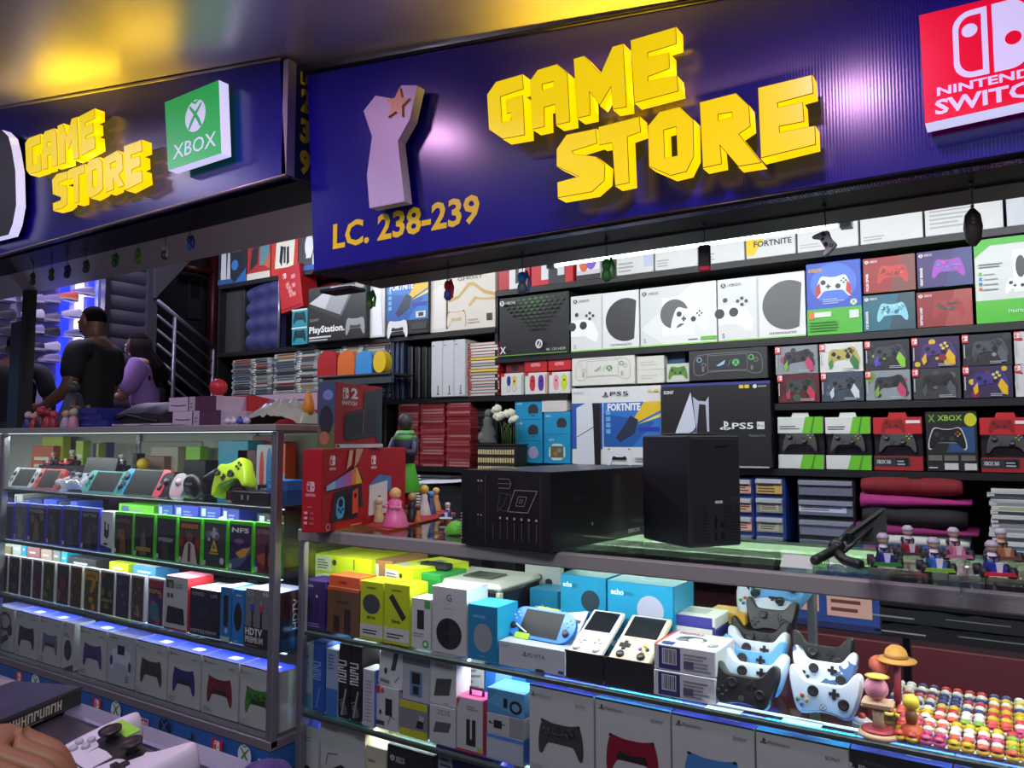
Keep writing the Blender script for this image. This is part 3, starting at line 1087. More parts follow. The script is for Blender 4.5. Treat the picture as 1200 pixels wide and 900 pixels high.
A.lines(.3, .42, .7, .5, 3, 'B8C4F0'); A.r(.08, .24, .45, .31, 'DCE8D8'); A.r(.04, .22, .14, .32, 'E07828'); A.r(.78, .2, .95, .31, 'D8E4D4'); A.lines(.05, .05, .6, .2, 4, '2F8420')
A.build(o)


def elite(px0, px1, pt, z, lab, bg, pc, hi, title):
    o, W, h = shelf_box('controller_box', lab, px0, px1, pt, z, YS, .075, bg, cat='box', group='stacked wide controller boxes in the middle row')
    A = Art(W, h)
    A.p([(.5, 0), (1, 0), (1, 1), (.7, 1)], hi)
    A.pad(.57, .5, .60, pc[0], style='xb', stick=pc[1], btn=[pc[1]])
    for i in range(14):
        A.e(.57 + random.uniform(-.22, .22), .58 + random.uniform(-.14, .1), random.uniform(.012, .035), random.choice(pc[1:]), n=7)
    A.xb(.08, .88, .04, 'F0E8EA', bg); A.t('XBOX', .14, .85, .07, 'F0E8EA', w=.15)
    A.t(title, .105, .06, .06, 'F0E8EA', w=.5 * h / W * 1.0, rot=PI / 2, bold=.04)
    A.build(o)
    A2 = Art(W, .075, 'top', h); A2.r(0, 0, 1, 1, GRN); A2.build(o)


zm = H + .505
elite(1011, 1073, 345, Z2_, 'ice blue patterned controller box under the red one', '27697C', ['8FD0E2', '3F7F92', '5CB0C8', 'C8ECF4'], '2F4E5C', 'ICE BREAKER')
elite(1011, 1073, 301, zm, 'red controller box stacked on the ice blue one', '9C2A2A', ['C83028', '7E1A18', 'E04A3C', 'B02420'], '7C4038', 'PULSE CIPHER')
elite(1074, 1140, 341, Z2_, 'dark red controller box with grey camouflage under the violet one', '962A30', ['A8302E', '4A4A48', '5E5E58', '7E2A28'], 'A84440', 'SHIFTING LAND')
elite(1074, 1140, 293, zm, 'violet and pink controller box stacked on the dark red one', '3E3070', ['A03AB8', '4C68C0', 'D84AA8', '5A8CD0'], '2C3A78', 'HEART BREAKER')
o, W, h = shelf_box('console_box', 'white console box with green band and upright white console picture', 1142, 1240, 277, Z2_, YS, .16, 'D9DCD8', cat='box')
A = Art(W, h)
A.r(0, 0, 1, .27, '4FBE2C'); A.r(0, .92, 1, 1, '45B428'); A.p([(0, .78), (.22, .93), (0, .93)], '45B428')
A.r(.48, .34, .66, .84, 'EDEDEF'); A.r(.66, .34, .8, .86, 'C6C6CA'); A.e(.57, .64, .06, '343438', ry=.13); A.pad(.54, .42, .34, 'F4F4F4', style='xb')
for i, c_ in enumerate(('58B82A', '2A78C8', '3A6A9A', 'D8582A')):
    A.r(.05, .57 - .06 * i, .09, .605 - .06 * i, c_); A.lines(.11, .57 - .06 * i, .3, .6 - .06 * i, 1, '9A9A9A')
A.lines(.05, .66, .38, .72, 2, '8A8A8A'); A.t('XBOX', .72, .9, .03, 'E8F4E4', w=.15); A.t('~' * 5, .4, .1, .04, 'D8F0D0', w=.25)
A.build(o)


# ---- two stacked rows of controller boxes
def pro(px0, px1, top, lab, bg, pc, g1, g2, sp):
    z = Z3 + (.104 if top else 0)
    pt = (400 if top else 436) + (1000 - px0) * .012
    X, W, _ = frame_box(px0, px1, pt, z, YS)
    W -= .004
    h = .1035
    o = carton('controller_box', lab, W, h, .08, (X, YS, z), bg, group='small controller boxes in two stacked rows')
    A = Art(W, h)
    for i in range(9):
        A.e(random.uniform(.08, .92), random.uniform(.12, .9), random.uniform(.03, .10), random.choice(sp), n=9)
    A.pad(.55, .52, .74, pc, style='pro', stick='16161A', rot=.12)
    A.p([(.2, .3), (.3, .5), (.31, .2), (.24, .1)], g1)
    A.p([(.78, .6), (.90, .35), (.9, .08), (.8, .1), (.7, .38)], g2)
    for dx, dy in ((.62, .72), (.70, .78), (.66, .62), (.74, .68)):
        A.e(dx, dy, .035, 'E0C85A' if sp[0] == 'D8B020' else '303036', n=9)
    A.r(.0, .74, .13, 1, 'D0282E'); A.sw(.065, .88, .16, 'F0F0F0', 'D0282E')
    A.r(.03, .25, .055, .68, 'B8B8BC')
    A.lines(.55, .06, .9, .16, 2, 'B0B0B4')
    A.build(o)


SPL = ['6E9A3A', 'A8486A', '9AA8B0', '7EA848', '3E4046']
pro(908, 959, 1, 'grey splash controller box with green and pink grips, topmost by the upright', '8A9096', '35363A', '7EA848', 'C04468', SPL)
pro(960, 1012, 1, 'white controller box with gold and green controller picture', 'DADAD6', 'B8A85A', '4E8A3E', '3E7A48', ['DADAD6', 'D2D2CE'])
pro(1013, 1067, 1, 'dark splash controller box with violet and lime grips', '2A2B30', '44464C', '5C4CC0', '8ACB3A', ['3A3C44', '7EB83A', '4C4A80'])
pro(1068, 1126, 1, 'violet controller box with yellow splashes, beside the lime splash one', '3A2450', '4C2F7E', 'E0B020', 'E4B41E', ['D8B020', '8A2838', '30204A'])
pro(1127, 1187, 1, 'charcoal controller box with pale emblem, topmost beside the yellow splash box', '24262C', '4A4C54', '3A3C44', '5C5E66', ['34363E', '8A8C94', '2C2E50'])
pro(1188, 1245, 1, 'white and red controller box at the end of the upper row', 'D8D4D6', 'CACACE', 'D0D0D2', 'D0D0D2', ['C02A30', 'D8D4D6'])
pro(911, 961, 0, 'dark red controller box with crimson grips in the lower row', '5A2028', '3E4440', 'B83A50', 'C03A52', ['6E2A34', '4A1A22', '385A48'])
pro(962, 1013, 0, 'slate blue controller box with white grips in the lower row', '404A58', '4A4E56', 'C8CCD4', 'D0D4DA', ['4C5664', '38424E', '5A6472'])
pro(1014, 1068, 0, 'grey splash controller box with green and pink grips in the lower row', '8E949A', '35363A', '7EA848', 'C04468', SPL)
pro(1069, 1127, 0, 'dim grey controller box with monochrome scene in the lower row', '3A3A3E', '2A2A2E', '505056', '5A5A60', ['4C4C50', '2E2E32', '66666A'])
pro(1128, 1188, 0, 'violet controller box with yellow splashes in the lower row', '38264E', '3F348A', 'E0B020', 'E4B41E', ['D8B020', '8A2838', '2A2048'])
pro(1189, 1245, 0, 'white controller box with red edge at the end of the lower row', 'D4D0D2', 'B8B8BC', 'D0D0D2', 'D0D0D2', ['B8282E', 'D8D4D6'])


# ---- blister packs with hang tabs
def blister(px0, px1, lab, head, foot, stripe, kind):
    X, W, h = frame_box(px0, px1, 489 + (px0 - 911) * .003, Z4, YS)
    W -= .004
    g = 'controller packs with hang tabs'
    o = tag(MB().box(-W / 2, W / 2, .03, .09, 0, h, mat('222226', .4), c=.002).build('controller_pack', None, (X, YS, Z4 + .0015)), lab, 'box', g)
    b = MB(); b.box(-W / 2, W / 2, 0, .0295, h * .68, h, mat(head, .45), c=.0015); b.build('card_header', o)
    b = MB(); b.box(-W / 2, W / 2, 0, .0295, 0, h * .27, mat(foot, .45), c=.0015); b.build('card_footer', o)
    t = MB(); t.prism([(-W * .2, h), (W * .2, h), (W * .17, h + .016), (-W * .17, h + .016)], .012, .014, mat(head, .45)); t.build('hang_tab', o)
    pad3d('game_controller', o, W * .82, mat('131316', .35), 'xb', loc=(0, .013, h * .52), rot=(math.radians(-12), 0, 0), btn=['C84A3A', '3A68C8', 'D0A030', '4AA048'], part=True)
    MB().box(-W / 2 + .002, W / 2 - .002, .001, .0025, h * .27, h * .68, PLASTIC).build('clear_window', o)
    A, B = Art(W, h), Art(W, h)
    if kind == 0:
        A.p([(.55, .68), (1, .68), (1, 1), (.63, 1)], stripe).p([(.72, .68), (.77, .68), (.84, 1), (.81, 1)], '3A8A20')
        B.p([(.48, 0), (1, 0), (1, .27), (.56, .27)], stripe).p([(.72, 0), (.77, 0), (.84, .27), (.81, .27)], '3A8A20')
        A.lines(.05, .76, .5, .85, 2, '55555A')
    else:
        A.pad(.42, .84, .5, '8C1A20', style='xb', stick='5A1014'); A.r(.68, .88, .97, .94, 'E8D8DA')
        B.r(0, .08, .74, .25, '2E2E32'); B.t('XBOX 360', .05, .13, .07, 'D0D0D4', w=.3, bold=.02)
        B.r(.46, .1, .7, .23, '0E0E10'); B.lines(.48, .11, .68, .22, 2, 'B0B0B4')
    A.build(o, 'header_print', base=False)
    B.build(o, 'footer_print', base=False)


def pad3d(name, parent, w, m, style, loc=(0, 0, 0), rot=(0, 0, 0), btn=None, part=False, stick='17171A', th=.30, mid=None, logo=None, back=None):
    """a game controller as a solid: rounded shell whose front faces -y, with sticks, cross, buttons"""
    half = {'ds': DS, 'xb': XB, 'pro': PRO}[style]
    pl = smooth_poly(mirror(half), 1)
    n = len(pl)
    T = w * th
    cx, cy = 0, .08
    prof = [(.0, .62), (.05, .22), (.11, .02), (.13, -.0), (.11, -.02)]
    vs, fs = [], []
    # inset rings along inward normals
    nrm = []
    for i in range(n):
        a, b_ = pl[i - 1], pl[(i + 1) % n]
        d = Vector((b_[0] - a[0], b_[1] - a[1])).normalized()
        nrm.append(Vector((d.y, -d.x)))
    area2 = sum(pl[i][0] * pl[(i + 1) % n][1] - pl[(i + 1) % n][0] * pl[i][1] for i in range(n))
    sg = -1 if area2 < 0 else 1
    rings = [(.030, -.5), (.011, -.44), (0, -.24), (0, .12), (.011, .34), (.030, .42)]
    for ins, y in rings:
        for i in range(n):
            q = Vector(pl[i]) - nrm[i] * ins * sg
            depth = y * (1.0 + (.35 if (y > 0 and pl[i][1] < -.05) else 0))
            vs.append((q.x * w, depth * T, q.y * w))
    for r in range(len(rings) - 1):
        for i in range(n):
            fs.append((r * n + i, r * n + (i + 1) % n, (r + 1) * n + (i + 1) % n, (r + 1) * n + i))
    mb = MB()
    mb.add(vs, fs, m, smooth=True)
    mb.add(vs[:n], [list(range(n))], m, smooth=True)
    mb.add(vs[-n:], [list(range(n))[::-1]], back or m)
    o = mb.build(name, parent, loc, rot)
    f = -T * .5
    sk = mat(stick, .4, var=0)
    st = ((-.28, .12), (.13, -.0)) if style != 'ds' else ((-.17, -.01), (.17, -.01))
    for x, z in st:
        s = MB()
        s.lathe([(.05 * w, 0), (.036 * w, .03 * w), (.036 * w, .05 * w), (.075 * w, .06 * w), (.078 * w, .085 * w), (.05 * w, .075 * w)], sk, n=14, M=Matrix.Translation((x * w, f + .004 * w, z * w)) @ Matrix.Rotation(PI / 2, 4, 'X'))
        s.build('thumb_stick', o)
    dp = (-.14, -.0) if style != 'ds' else (-.3, .14)
    s = MB()
    s.box((dp[0] - .07) * w, (dp[0] + .07) * w, f - .022 * w, f + .01, (dp[1] - .023) * w, (dp[1] + .023) * w, sk, c=.003 * w)
    s.box((dp[0] - .023) * w, (dp[0] + .023) * w, f - .022 * w, f + .01, (dp[1] - .07) * w, (dp[1] + .07) * w, sk, c=.003 * w)
    s.build('direction_pad', o)
    bc = btn or [stick]
    for i, (dx, dy) in enumerate(((0, .06), (.06, 0), (0, -.06), (-.06, 0))):
        s = MB()
        s.lathe([(.028 * w, 0), (.028 * w, .022 * w), (.02 * w, .028 * w)], mat(bc[i % len(bc)], .3, var=0), n=10, M=Matrix.Translation(((.29 + dx) * w, f, (.14 + dy) * w)) @ Matrix.Rotation(PI / 2, 4, 'X'))
        s.build('button', o)
    if mid:
        a = mirror([(0, .27), (.12, .27), (.15, .09), (.19, .07), (.26, .06), (.29, -.03), (.25, -.075), (0, -.075)])
        s = MB(); s.prism([(x * w, z * w) for x, z in a], f - .004 * w, f + .004, mat(mid, .4, var=0)); s.build('centre_panel', o)
        a = mirror([(0, .27), (.13, .265), (.115, .10), (0, .09)])
        s = MB(); s.prism([(x * w, z * w) for x, z in a], f - .010 * w, f + .004, m); s.build('touch_pad', o)
    if logo:
        A = Art(w, w); A.o = Vector((-w / 2, f - .0006, -w / 2))
        A.e(.5, .70, .045, logo[0]); A.xb(.5, .70, .038, logo[1], logo[0])
        A.build(o, 'logo_print', base=False)
    return o


blister(911, 965, 'white and green controller pack beside the black console box', 'D8DAD6', 'D4D6D2', '6CBE2C', 0)
blister(967, 1021, 'white and green controller pack beside the red pack', 'DADCD8', 'D6D8D4', '6CBE2C', 0)
blister(1023, 1082, 'red controller pack beside the white and green pack', 'C0222A', 'A02028', '', 1)
o, W, h = shelf_box('controller_box', 'black controller box with yellow corner between two red packs', 1085, 1146, 483, Z4, YS, .09, '1E1F20', cat='box')
A = Art(W, h)
A.r(0, .8, 1, 1, '1A2418'); A.t('XBOX', .24, .85, .09, '9AB840', w=.48, bold=.02); A.t('X', .05, .83, .12, '7A9A30', w=.14, bold=.02); A.e(.88, .86, .12, 'C8C22A', ry=.11)
A.p([(.4, .32), (.95, .32), (.95, .74), (.6, .74)], '2C4A78'); A.pad(.42, .55, .72, '141416', style='xb', stick='38383C', outline='C8C8C8', btn=['C84A3A', 'D09030', 'C8A050', 'B84A3A'])
for x in (.04, .35, .68):
    A.r(x, .18, x + .27, .27, '6A6462')
A.r(.35, .03, .62, .14, 'C8C8C4'); A.r(.74, .03, .97, .14, 'C8C8C4'); A.lines(.04, .05, .3, .1, 1, 'B8B8B8')
A.build(o)
blister(1148, 1212, 'red controller pack at the end of the row above the game cases', 'C0222A', 'A02028', '', 1)

# ---- boxes between: wide handheld boxes, console boxes


def rog(px0, px1, pt, lab, bg, ln, col):
    o, W, h = shelf_box('console_box', lab, px0, px1, pt, H + .226, YS, .16, bg, cat='box')
    A = Art(W, h)
    out = smooth_poly([(.06, .28), (.1, .16), (.2, .18), (.25, .28), (.75, .28), (.8, .18), (.9, .16), (.94, .28), (.93, .72), (.86, .86), (.14, .86), (.07, .72)], 1)
    A.line(out, .008, ln, close=True)
    A.line([(.25, .30), (.75, .30), (.75, .8), (.25, .8)], .006, ln, close=True)
    for x, y in ((.14, .68), (.8, .68)):
        A.ring(x, y, .035, .012, col[0] if x < .5 else col[1])
    for x, y in ((.2, .5), (.86, .6)):
        A.ring(x, y, .03, .010, ln)
    A.p([(.36, .46), (.48, .64), (.46, .5), (.4, .44)], col[2]); A.line([(.51, .44), (.55, .64)], .008, ln); A.xb(.61, .54, .045, col[1], bg)
    for x in (.19, .81):
        A.r(x - .015, .28, x + .015, .42, ln)
    A.build(o)
    return o


rog(670, 744, 416, 'white handheld console box with thin line drawing', 'DCDAD2', 'A8A6A0', ['C4C2BA', '4E9A48', 'A8A6A0'])
rog(807, 900, 409, 'black handheld console box with grey line drawing and green rings', '2C2C2E', '77777A', ['7AA8C8', '5CC86A', '8AC8D8'])
for i, (z, hh) in enumerate(((H + .226, .055), (H + .281, .055))):
    X, W, _ = frame_box(745, 777, 430, z, YS)
    o = carton('carton', ['plain white carton beside the line drawing box, lower of two', 'plain white carton beside the line drawing box, upper of two'][i], W, hh, .16, (X, YS + .01, z), 'DAD8CE', group='plain white cartons', c=.003)
    Art(W, hh).lines(.15, .3, .8, .7, 2, 'C0BEB4').build(o)
o, W, h = shelf_box('carton', 'dark blue carton standing behind the green controller box', 779, 803, 408, H + .226 + .075, YS + .05, .08, '123C5C')
Art(W, h).r(.1, .1, .9, .2, '1E4E72').build(o)
X, W, _ = frame_box(779, 806, 440, H + .226, YS)
o = carton('controller_box', 'small pale box with green controller picture under the dark blue carton', W, .0745, .17, (X, YS + .02, H + .226), 'C8CCC0')
Art(W, .0745).pad(.5, .5, .85, '5C8A3A', style='xb', stick='2A4A1C').build(o)

o, W, h = shelf_box('console_box', 'white and blue console box with FORTNITE picture beside the black console', 670, 775, 454, Z4, YS, .18, 'DCDCDC', cat='box')


def fortnite(A, x0, y0, x1, y1, title=True):
    f = lambda x, y: (x0 + (x1 - x0) * x, y0 + (y1 - y0) * y)
    A.p([f(0, 0), f(1, 0), f(1, 1), f(0, 1)], '2E74C4')
    A.p([f(0, 0), f(.5, 0), f(.9, .55), f(0, .75)], '2458A4')
    A.p([f(.45, .45), f(1, .8), f(1, 1), f(.72, 1)], 'E0B828'); A.p([f(.6, .5), f(1, .66), f(1, .74)], 'E8D060')
    A.p([f(.3, .1), f(.55, .3), f(.62, .6), f(.48, .7), f(.38, .5), f(.22, .2)], '2A3148'); A.p([f(.62, .34), f(.98, .34), f(.98, .44), f(.62, .44)], '2A3AA8')
    for i in range(4):
        A.p([f(.05, .3 + i * .14), f(.13, .3 + i * .14), f(.13, .4 + i * .14), f(.05, .4 + i * .14)], '6AA8DC')
    if title:
        A.t('FORTNITE', x0 + (x1 - x0) * .08, y0 + (y1 - y0) * .82, (y1 - y0) * .15, 'E8E8F0', w=(x1 - x0) * .58, bold=.05)
    A.p([f(.72, .04), f(.95, .04), f(.95, .2), f(.72, .2)], 'D8D8D8'); A.p([f(.78, .07), f(.9, .07), f(.9, .17), f(.78, .17)], '30303A')


A = Art(W, h)
A.r(0, .2, .36, .80, '2F56A8'); fortnite(A, .37, .23, 1, .80)
A.p([(.06, .0), (.06, .74), (.24, .84), (.30, .05), (.30, 0)], 'D4D6E0'); A.p([(.27, 0), (.25, .80), (.34, .79), (.34, 0)], '1A1A1E'); A.line([(.07, .36), (.28, .5)], .008, '30303A')
A.pad(.55, .09, .28, 'DCDCE4', '1A1A1E'); A.lines(.72, .05, .98, .12, 2, 'A8A8B0')
A.ps(.4, .905, .07, '2A2A30'); A.t('PS5', .455, .885, .055, '2A2A30', w=.20); A.t('SONY', .03, .92, .03, '70707A', w=.12); A.r(.87, .92, .91, .945, 'D8C040'); A.r(.93, .92, .98, .945, 'D8C040')
A.build(o)
o, W, h = shelf_box('console_box', 'large black console box with white console picture behind the standing console', 776, 904, 449, Z4, YS - .03, .22, '1A1A1D', cat='box')
A = Art(W, h)
A.r(0, .97, 1, 1, '3A3C8C'); A.p([(.11, .35), (.28, .90), (.34, .32), (.33, .2), (.11, .2)], 'C9CCDC'); A.p([(.30, .84), (.35, .79), (.42, .78), (.45, .84), (.45, .42), (.43, .42), (.42, .74), (.36, .75), (.33, .4)], 'B0B4C8')
for i in range(5):
    A.line([(.22 + i * .025, .38), (.33, .43 + i * .02)], .006, '15151A')
A.ps(.60, .49, .11, 'E0E0E4'); A.t('PS5', .66, .45, .07, 'E0E0E4', w=.19, bold=.02); A.r(.88, .445, .945, .53, 'E0E0E4'); A.t('Pro', .912, .465, .04, '1A1A1D', al='c', w=.05)
A.t('PlayStation 5 Pro', .95, .36, .025, '8A8A90', al='r', w=.14); A.t('SONY', .02, .88, .04, 'D8D8DC', w=.10, bold=.03); A.r(.73, .92, .77, .96, 'D8C040'); A.r(.78, .92, .82, .96, 'D8C040'); A.e(.87, .94, .018, 'D8D8DC'); A.r(.895, .93, .97, .945, '9A9AA0')
A.r(.72, .0, .98, .02, 'A8A8AC')
A.build(o)

# ---- joy controllers boxes and speaker boxes
for i, (a, b_, c1, c2, lab) in enumerate(((587, 613, '2A3090', 'D8B83A', 'small white box with blue and yellow wrist controllers'), (615, 641, 'C0303A', '5A2A90', 'small white box with red and violet controllers'), (643, 668, 'E0909A', 'C8D020', 'small white box with pink and lime controllers'))):
    o, W, h = shelf_box('controller_box', lab, a, b_, 438 - i * .8, H + .197, YS, .05, 'D6D4D2', group='small handheld controller boxes')
    A = Art(W, h)
    for x, c_ in ((.36, c1), (.62, c2)) if i == 0 else ((.35, c1), (.74, c2)):
        w_ = .09 if i == 0 else .13
        A.p(smooth_poly([(x - w_, .15 if i else .42), (x + w_, .15 if i else .42), (x + w_, .88), (x - w_, .88)], 2), c_)
        A.e(x, .62, .045, '20202A', n=10)
        if i == 0:
            A.line([(x - .08, .42), (x - .06, .2), (x, .14), (x + .06, .2), (x + .08, .42)], .018, '8A8A92')
    A.r(0, .86, .16, 1, 'C8262E'); A.r(.94, .0, 1, .9, ['7AC0A0', 'E08030', 'C8C8C8'][i])
    A.build(o)
X, W, _ = frame_box(614, 640, 425, H + .295, YS)
o = carton('carton', 'red carton lying on the box with violet controllers', W, .06, .1, (X, YS + .005, H + .197 + .0995), 'B81A22')
Art(W, .06).t('~' * 6, .5, .4, .25, 'E0B8BA', al='c', w=.4).build(o)
X, W, _ = frame_box(642, 668, 425, H + .295, YS)
o = carton('carton', 'red carton lying on the box with lime controllers', W, .055, .1, (X, YS + .004, H + .197 + .101), 'C01E26')
Art(W, .055).t('~' * 6, .5, .4, .25, 'E0B8BA', al='c', w=.4).build(o)
X, W, _ = frame_box(590, 612, 425, H + .295, YS)
o = carton('carton', 'dim red carton with dark picture above the yellow wrist controller', W, .05, .1, (X, YS + .02, H + .197 + .0985), '6E1A20')
Art(W, .05).e(.5, .5, .2, '2A1A20', ry=.3).build(o)
EC = '1C8FBE'
for i, (a, b_, z0, z1, kind, lab) in enumerate(((603, 635, -.106, -.009, 1, 'blue speaker box with pale speaker, lowest in its column'), (603, 635, -.0085, .086, 0, 'blue speaker box with dark speaker, middle of its column'), (603, 635, .0865, .172, 0, 'blue speaker box with dark speaker, topmost of its column'),
                                                (637, 668, -.106, .020, 2, 'blue box with photo on a screen, lowest in its column'), (637, 668, .0205, .117, 0, 'blue speaker box with dark speaker under the plain white carton'))):
    X, W, _ = frame_box(a, b_, 500, H + z0, YS)
    h = z1 - z0
    o = carton('speaker_box', lab, W, h, .11, (X, YS + .002, H + z0), EC, group='blue speaker boxes on the wall shelving')
    A = Art(W, h)
    if kind < 2:
        A.e(.68, .48, .19, '34363C' if kind == 0 else 'A8A0C8'); A.r(.55, .22, .81, .3, EC) if kind == 0 else 0
        A.t('echo', .08, .78, .12, 'D8EEF4', w=.2)
    else:
        A.p(smooth_poly([(.18, .12), (.82, .12), (.80, .68), (.22, .68)], 1), 'C8D4D4'); A.r(.26, .2, .75, .6, '5A6A48'); A.e(.45, .35, .08, 'B86A38'); A.e(.6, .45, .07, '7A8A98'); A.t('echo', .2, .78, .09, 'D8EEF4', w=.2)
    A.build(o)
X, W, _ = frame_box(635, 664, 475, H + .117, YS)
o = carton('carton', 'plain white carton on top of the blue speaker boxes', W, .072, .1, (X, YS, H + .1175), 'D0CCC8', c=.006)
Art(W, .072).line([(.1, .2), (.8, .2), (.8, .8), (.1, .8)], .012, 'BDB8B4', close=True).build(o)
# ================================================================ wall shelving, part beside the stairs
# ---- long row of console boxes above the game cases
zc1 = H + .515
o, W, h = shelf_box('console_box', 'large black console box with grey slab console and white controller', 361, 429, 334, zc1, YS - .05, .2, '1C1C1F')
A = Art(W, h)
A.p([(.02, .72), (.42, .98), (.80, .96), (.80, .88), (.60, .45), (.56, .40)], '8E9096'); A.p([(.02, .72), (.42, .98), (.46, .96), (.30, .58)], 'B4B6BC'); A.p([(.80, .88), (.60, .45), (.56, .40), (.57, .46), (.78, .93)], '55575C'); A.p([(.02, .72), (.03, .66), (.56, .36), (.58, .45)], '2E2F33')
A.t('PlayStation.', .03, .17, .115, 'E0E0E2', w=.62, bold=.03); A.t('SONY', .04, .38, .05, 'A0A0A4', w=.16); A.r(.03, .07, .42, .10, 'C8C8CC'); A.r(.03, .02, .36, .045, 'A8A8AC')
A.pad(.83, .22, .32, '8E9298', '3A3B40'); A.r(.82, .88, .97, .98, '8A8A84')
A.build(o)
o, W, h = shelf_box('console_box', 'white console box with tall white console picture beside the large black box', 431, 451, 331, zc1, YS - .02, .17, 'D0D0D2')
A = Art(W, h); A.r(.0, .0, .14, 1, '26262A'); A.p([(.25, .04), (.25, .86), (.7, .98), (.9, .04)], 'E2E2EA'); A.p([(.75, .9), (.95, .06), (.9, .05)], 'A8A8B0'); A.build(o)
o, W, h = shelf_box('console_box', 'blue and black console box with FORTNITE picture beside the cream box', 453, 502, 331, zc1, YS - .02, .17, '222226')
A = Art(W, h); fortnite(A, 0, .27, 1, 1); A.pad(.28, .12, .5, 'D8D8DC', '1A1A1E'); A.r(.62, .08, .98, .2, '3A3A3E'); A.build(o)
o, W, h = shelf_box('console_box', 'cream console box with gold brush wave and gold edged controller', 504, 580.5, 319, zc1, YS, .17, 'DCD4C8')
A = Art(W, h); A.r(0, 0, .26, 1, 'D8D2CA'); A.p([(.03, .06), (.24, .06), (.24, .84), (.03, .74)], 'E4DCD8'); A.r(.26, .04, .285, .98, '2A2420')
A.p([(.3, .5), (.45, .54), (.62, .74), (.68, .74), (.84, .58), (1, .52), (1, .58), (.85, .64), (.68, .8), (.6, .8), (.45, .6), (.3, .56)], 'C8A45A'); A.p([(.62, .38), (.72, .5), (.85, .47), (1, .46), (1, .50), (.82, .51), (.7, .55), (.6, .42)], 'D2B070')
A.pad(.42, .2, .28, 'E0D2C4', 'C8B090', outline='B89868'); A.t('GHOST', .44, .85, .06, '4A4238', w=.38); A.r(.88, .12, .96, .24, '3A3428'); A.lines(.6, .1, .8, .2, 2, 'B8AC98')
A.build(o)
# red box behind, tilted red box, cyan boxes, dark panel, violet cloth pack
X, W, _ = frame_box(357, 377, 320, zc1 + .3, YS + .06)
o = carton('carton', 'pinkish red carton showing above the large black console box', W, .37, .12, (X + .02, YS + .16, zc1), 'C23A3E'); Art(W, .37).r(.6, .88, 1, .95, 'D8A8AA').build(o)
for i, (yt, yb, lab) in enumerate(((357, 379, 'turquoise box with dark controller picture, upper of two'), (380, 401, 'turquoise box with dark controller picture, lower of two'))):
    z0 = zc1 + (0 if i else .099)
    X, W, _ = frame_box(342, 360, 390, z0, YS - .03)
    o = carton('controller_box', lab, W, .097, .12, (X, YS - .03, z0), '2A8A9E', group='turquoise controller boxes')
    A = Art(W, .097); A.pad(.5, .5, .85, '1E3A44', style='xb'); A.r(0, .9, 1, 1, 'C0D8D8'); A.build(o)
p = PY(329, 358, YS - .03); q = PY(357, 310, YS - .03)
o = carton('carton', 'bright red carton with white writing leaning over the turquoise boxes', .175, .25, .12, ((p.x + q.x) / 2 + .0, YS - .03, zc1 + .197), 'B01E28', tilt=(0, math.radians(-9)))
A = Art(.175, .25); A.t('~' * 6, .30, .62, .12, 'E4B0B4', w=.5, rot=-1.2, bold=.03); A.lines(.6, .3, .8, .9, 3, 'D08890'); A.sw(.3, .82, .12, 'E8C8CA', 'B01E28'); A.r(.05, .05, .95, .08, '8A1018'); A.build(o)
o, W, h = shelf_box('storage_panel', 'tall dark grey panel standing beside the violet cloth organiser', 258, 286, 329, zc1, YS + .05, .06, '3A3A3E')
Art(W, h).r(.9, .0, 1, 1, '2A2A2E').build(o)
# violet hanging organiser with puffed rows
X, W, h = frame_box(290, 326, 327, zc1 + .0, YS)
og = empty('fabric_organiser', 'violet quilted fabric organiser between the dark panel and red carton', 'organiser', (X, YS, zc1 + .0015))
b = MB()
n, k = 12, 20
vs = [(-W / 2 + W * i / n, .02 - .03 * abs(math.sin(PI * 4 * j / k)) * (.4 + .6 * abs(math.cos(2.5 * PI * i / n))), h * j / k * (1 - .10 * (1 - i / n) * (j / k))) for j in range(k + 1) for i in range(n + 1)]
b.add(vs, [(j * (n + 1) + i, j * (n + 1) + i + 1, (j + 1) * (n + 1) + i + 1, (j + 1) * (n + 1) + i) for j in range(k) for i in range(n)], mat('2E2E66', .7), smooth=True)
b.build('quilted_front', og)
b = MB(); b.box(-W / 2, W / 2, .025, .06, 0, h * .9, mat('26265A', .7)); b.build('backing', og)
b = MB(); b.tube([(W / 2 + .008, 0, 0), (W / 2 + .008, 0, h)], .008, mat('8A8A98', .3, .6)); b.build('side_rail', og)

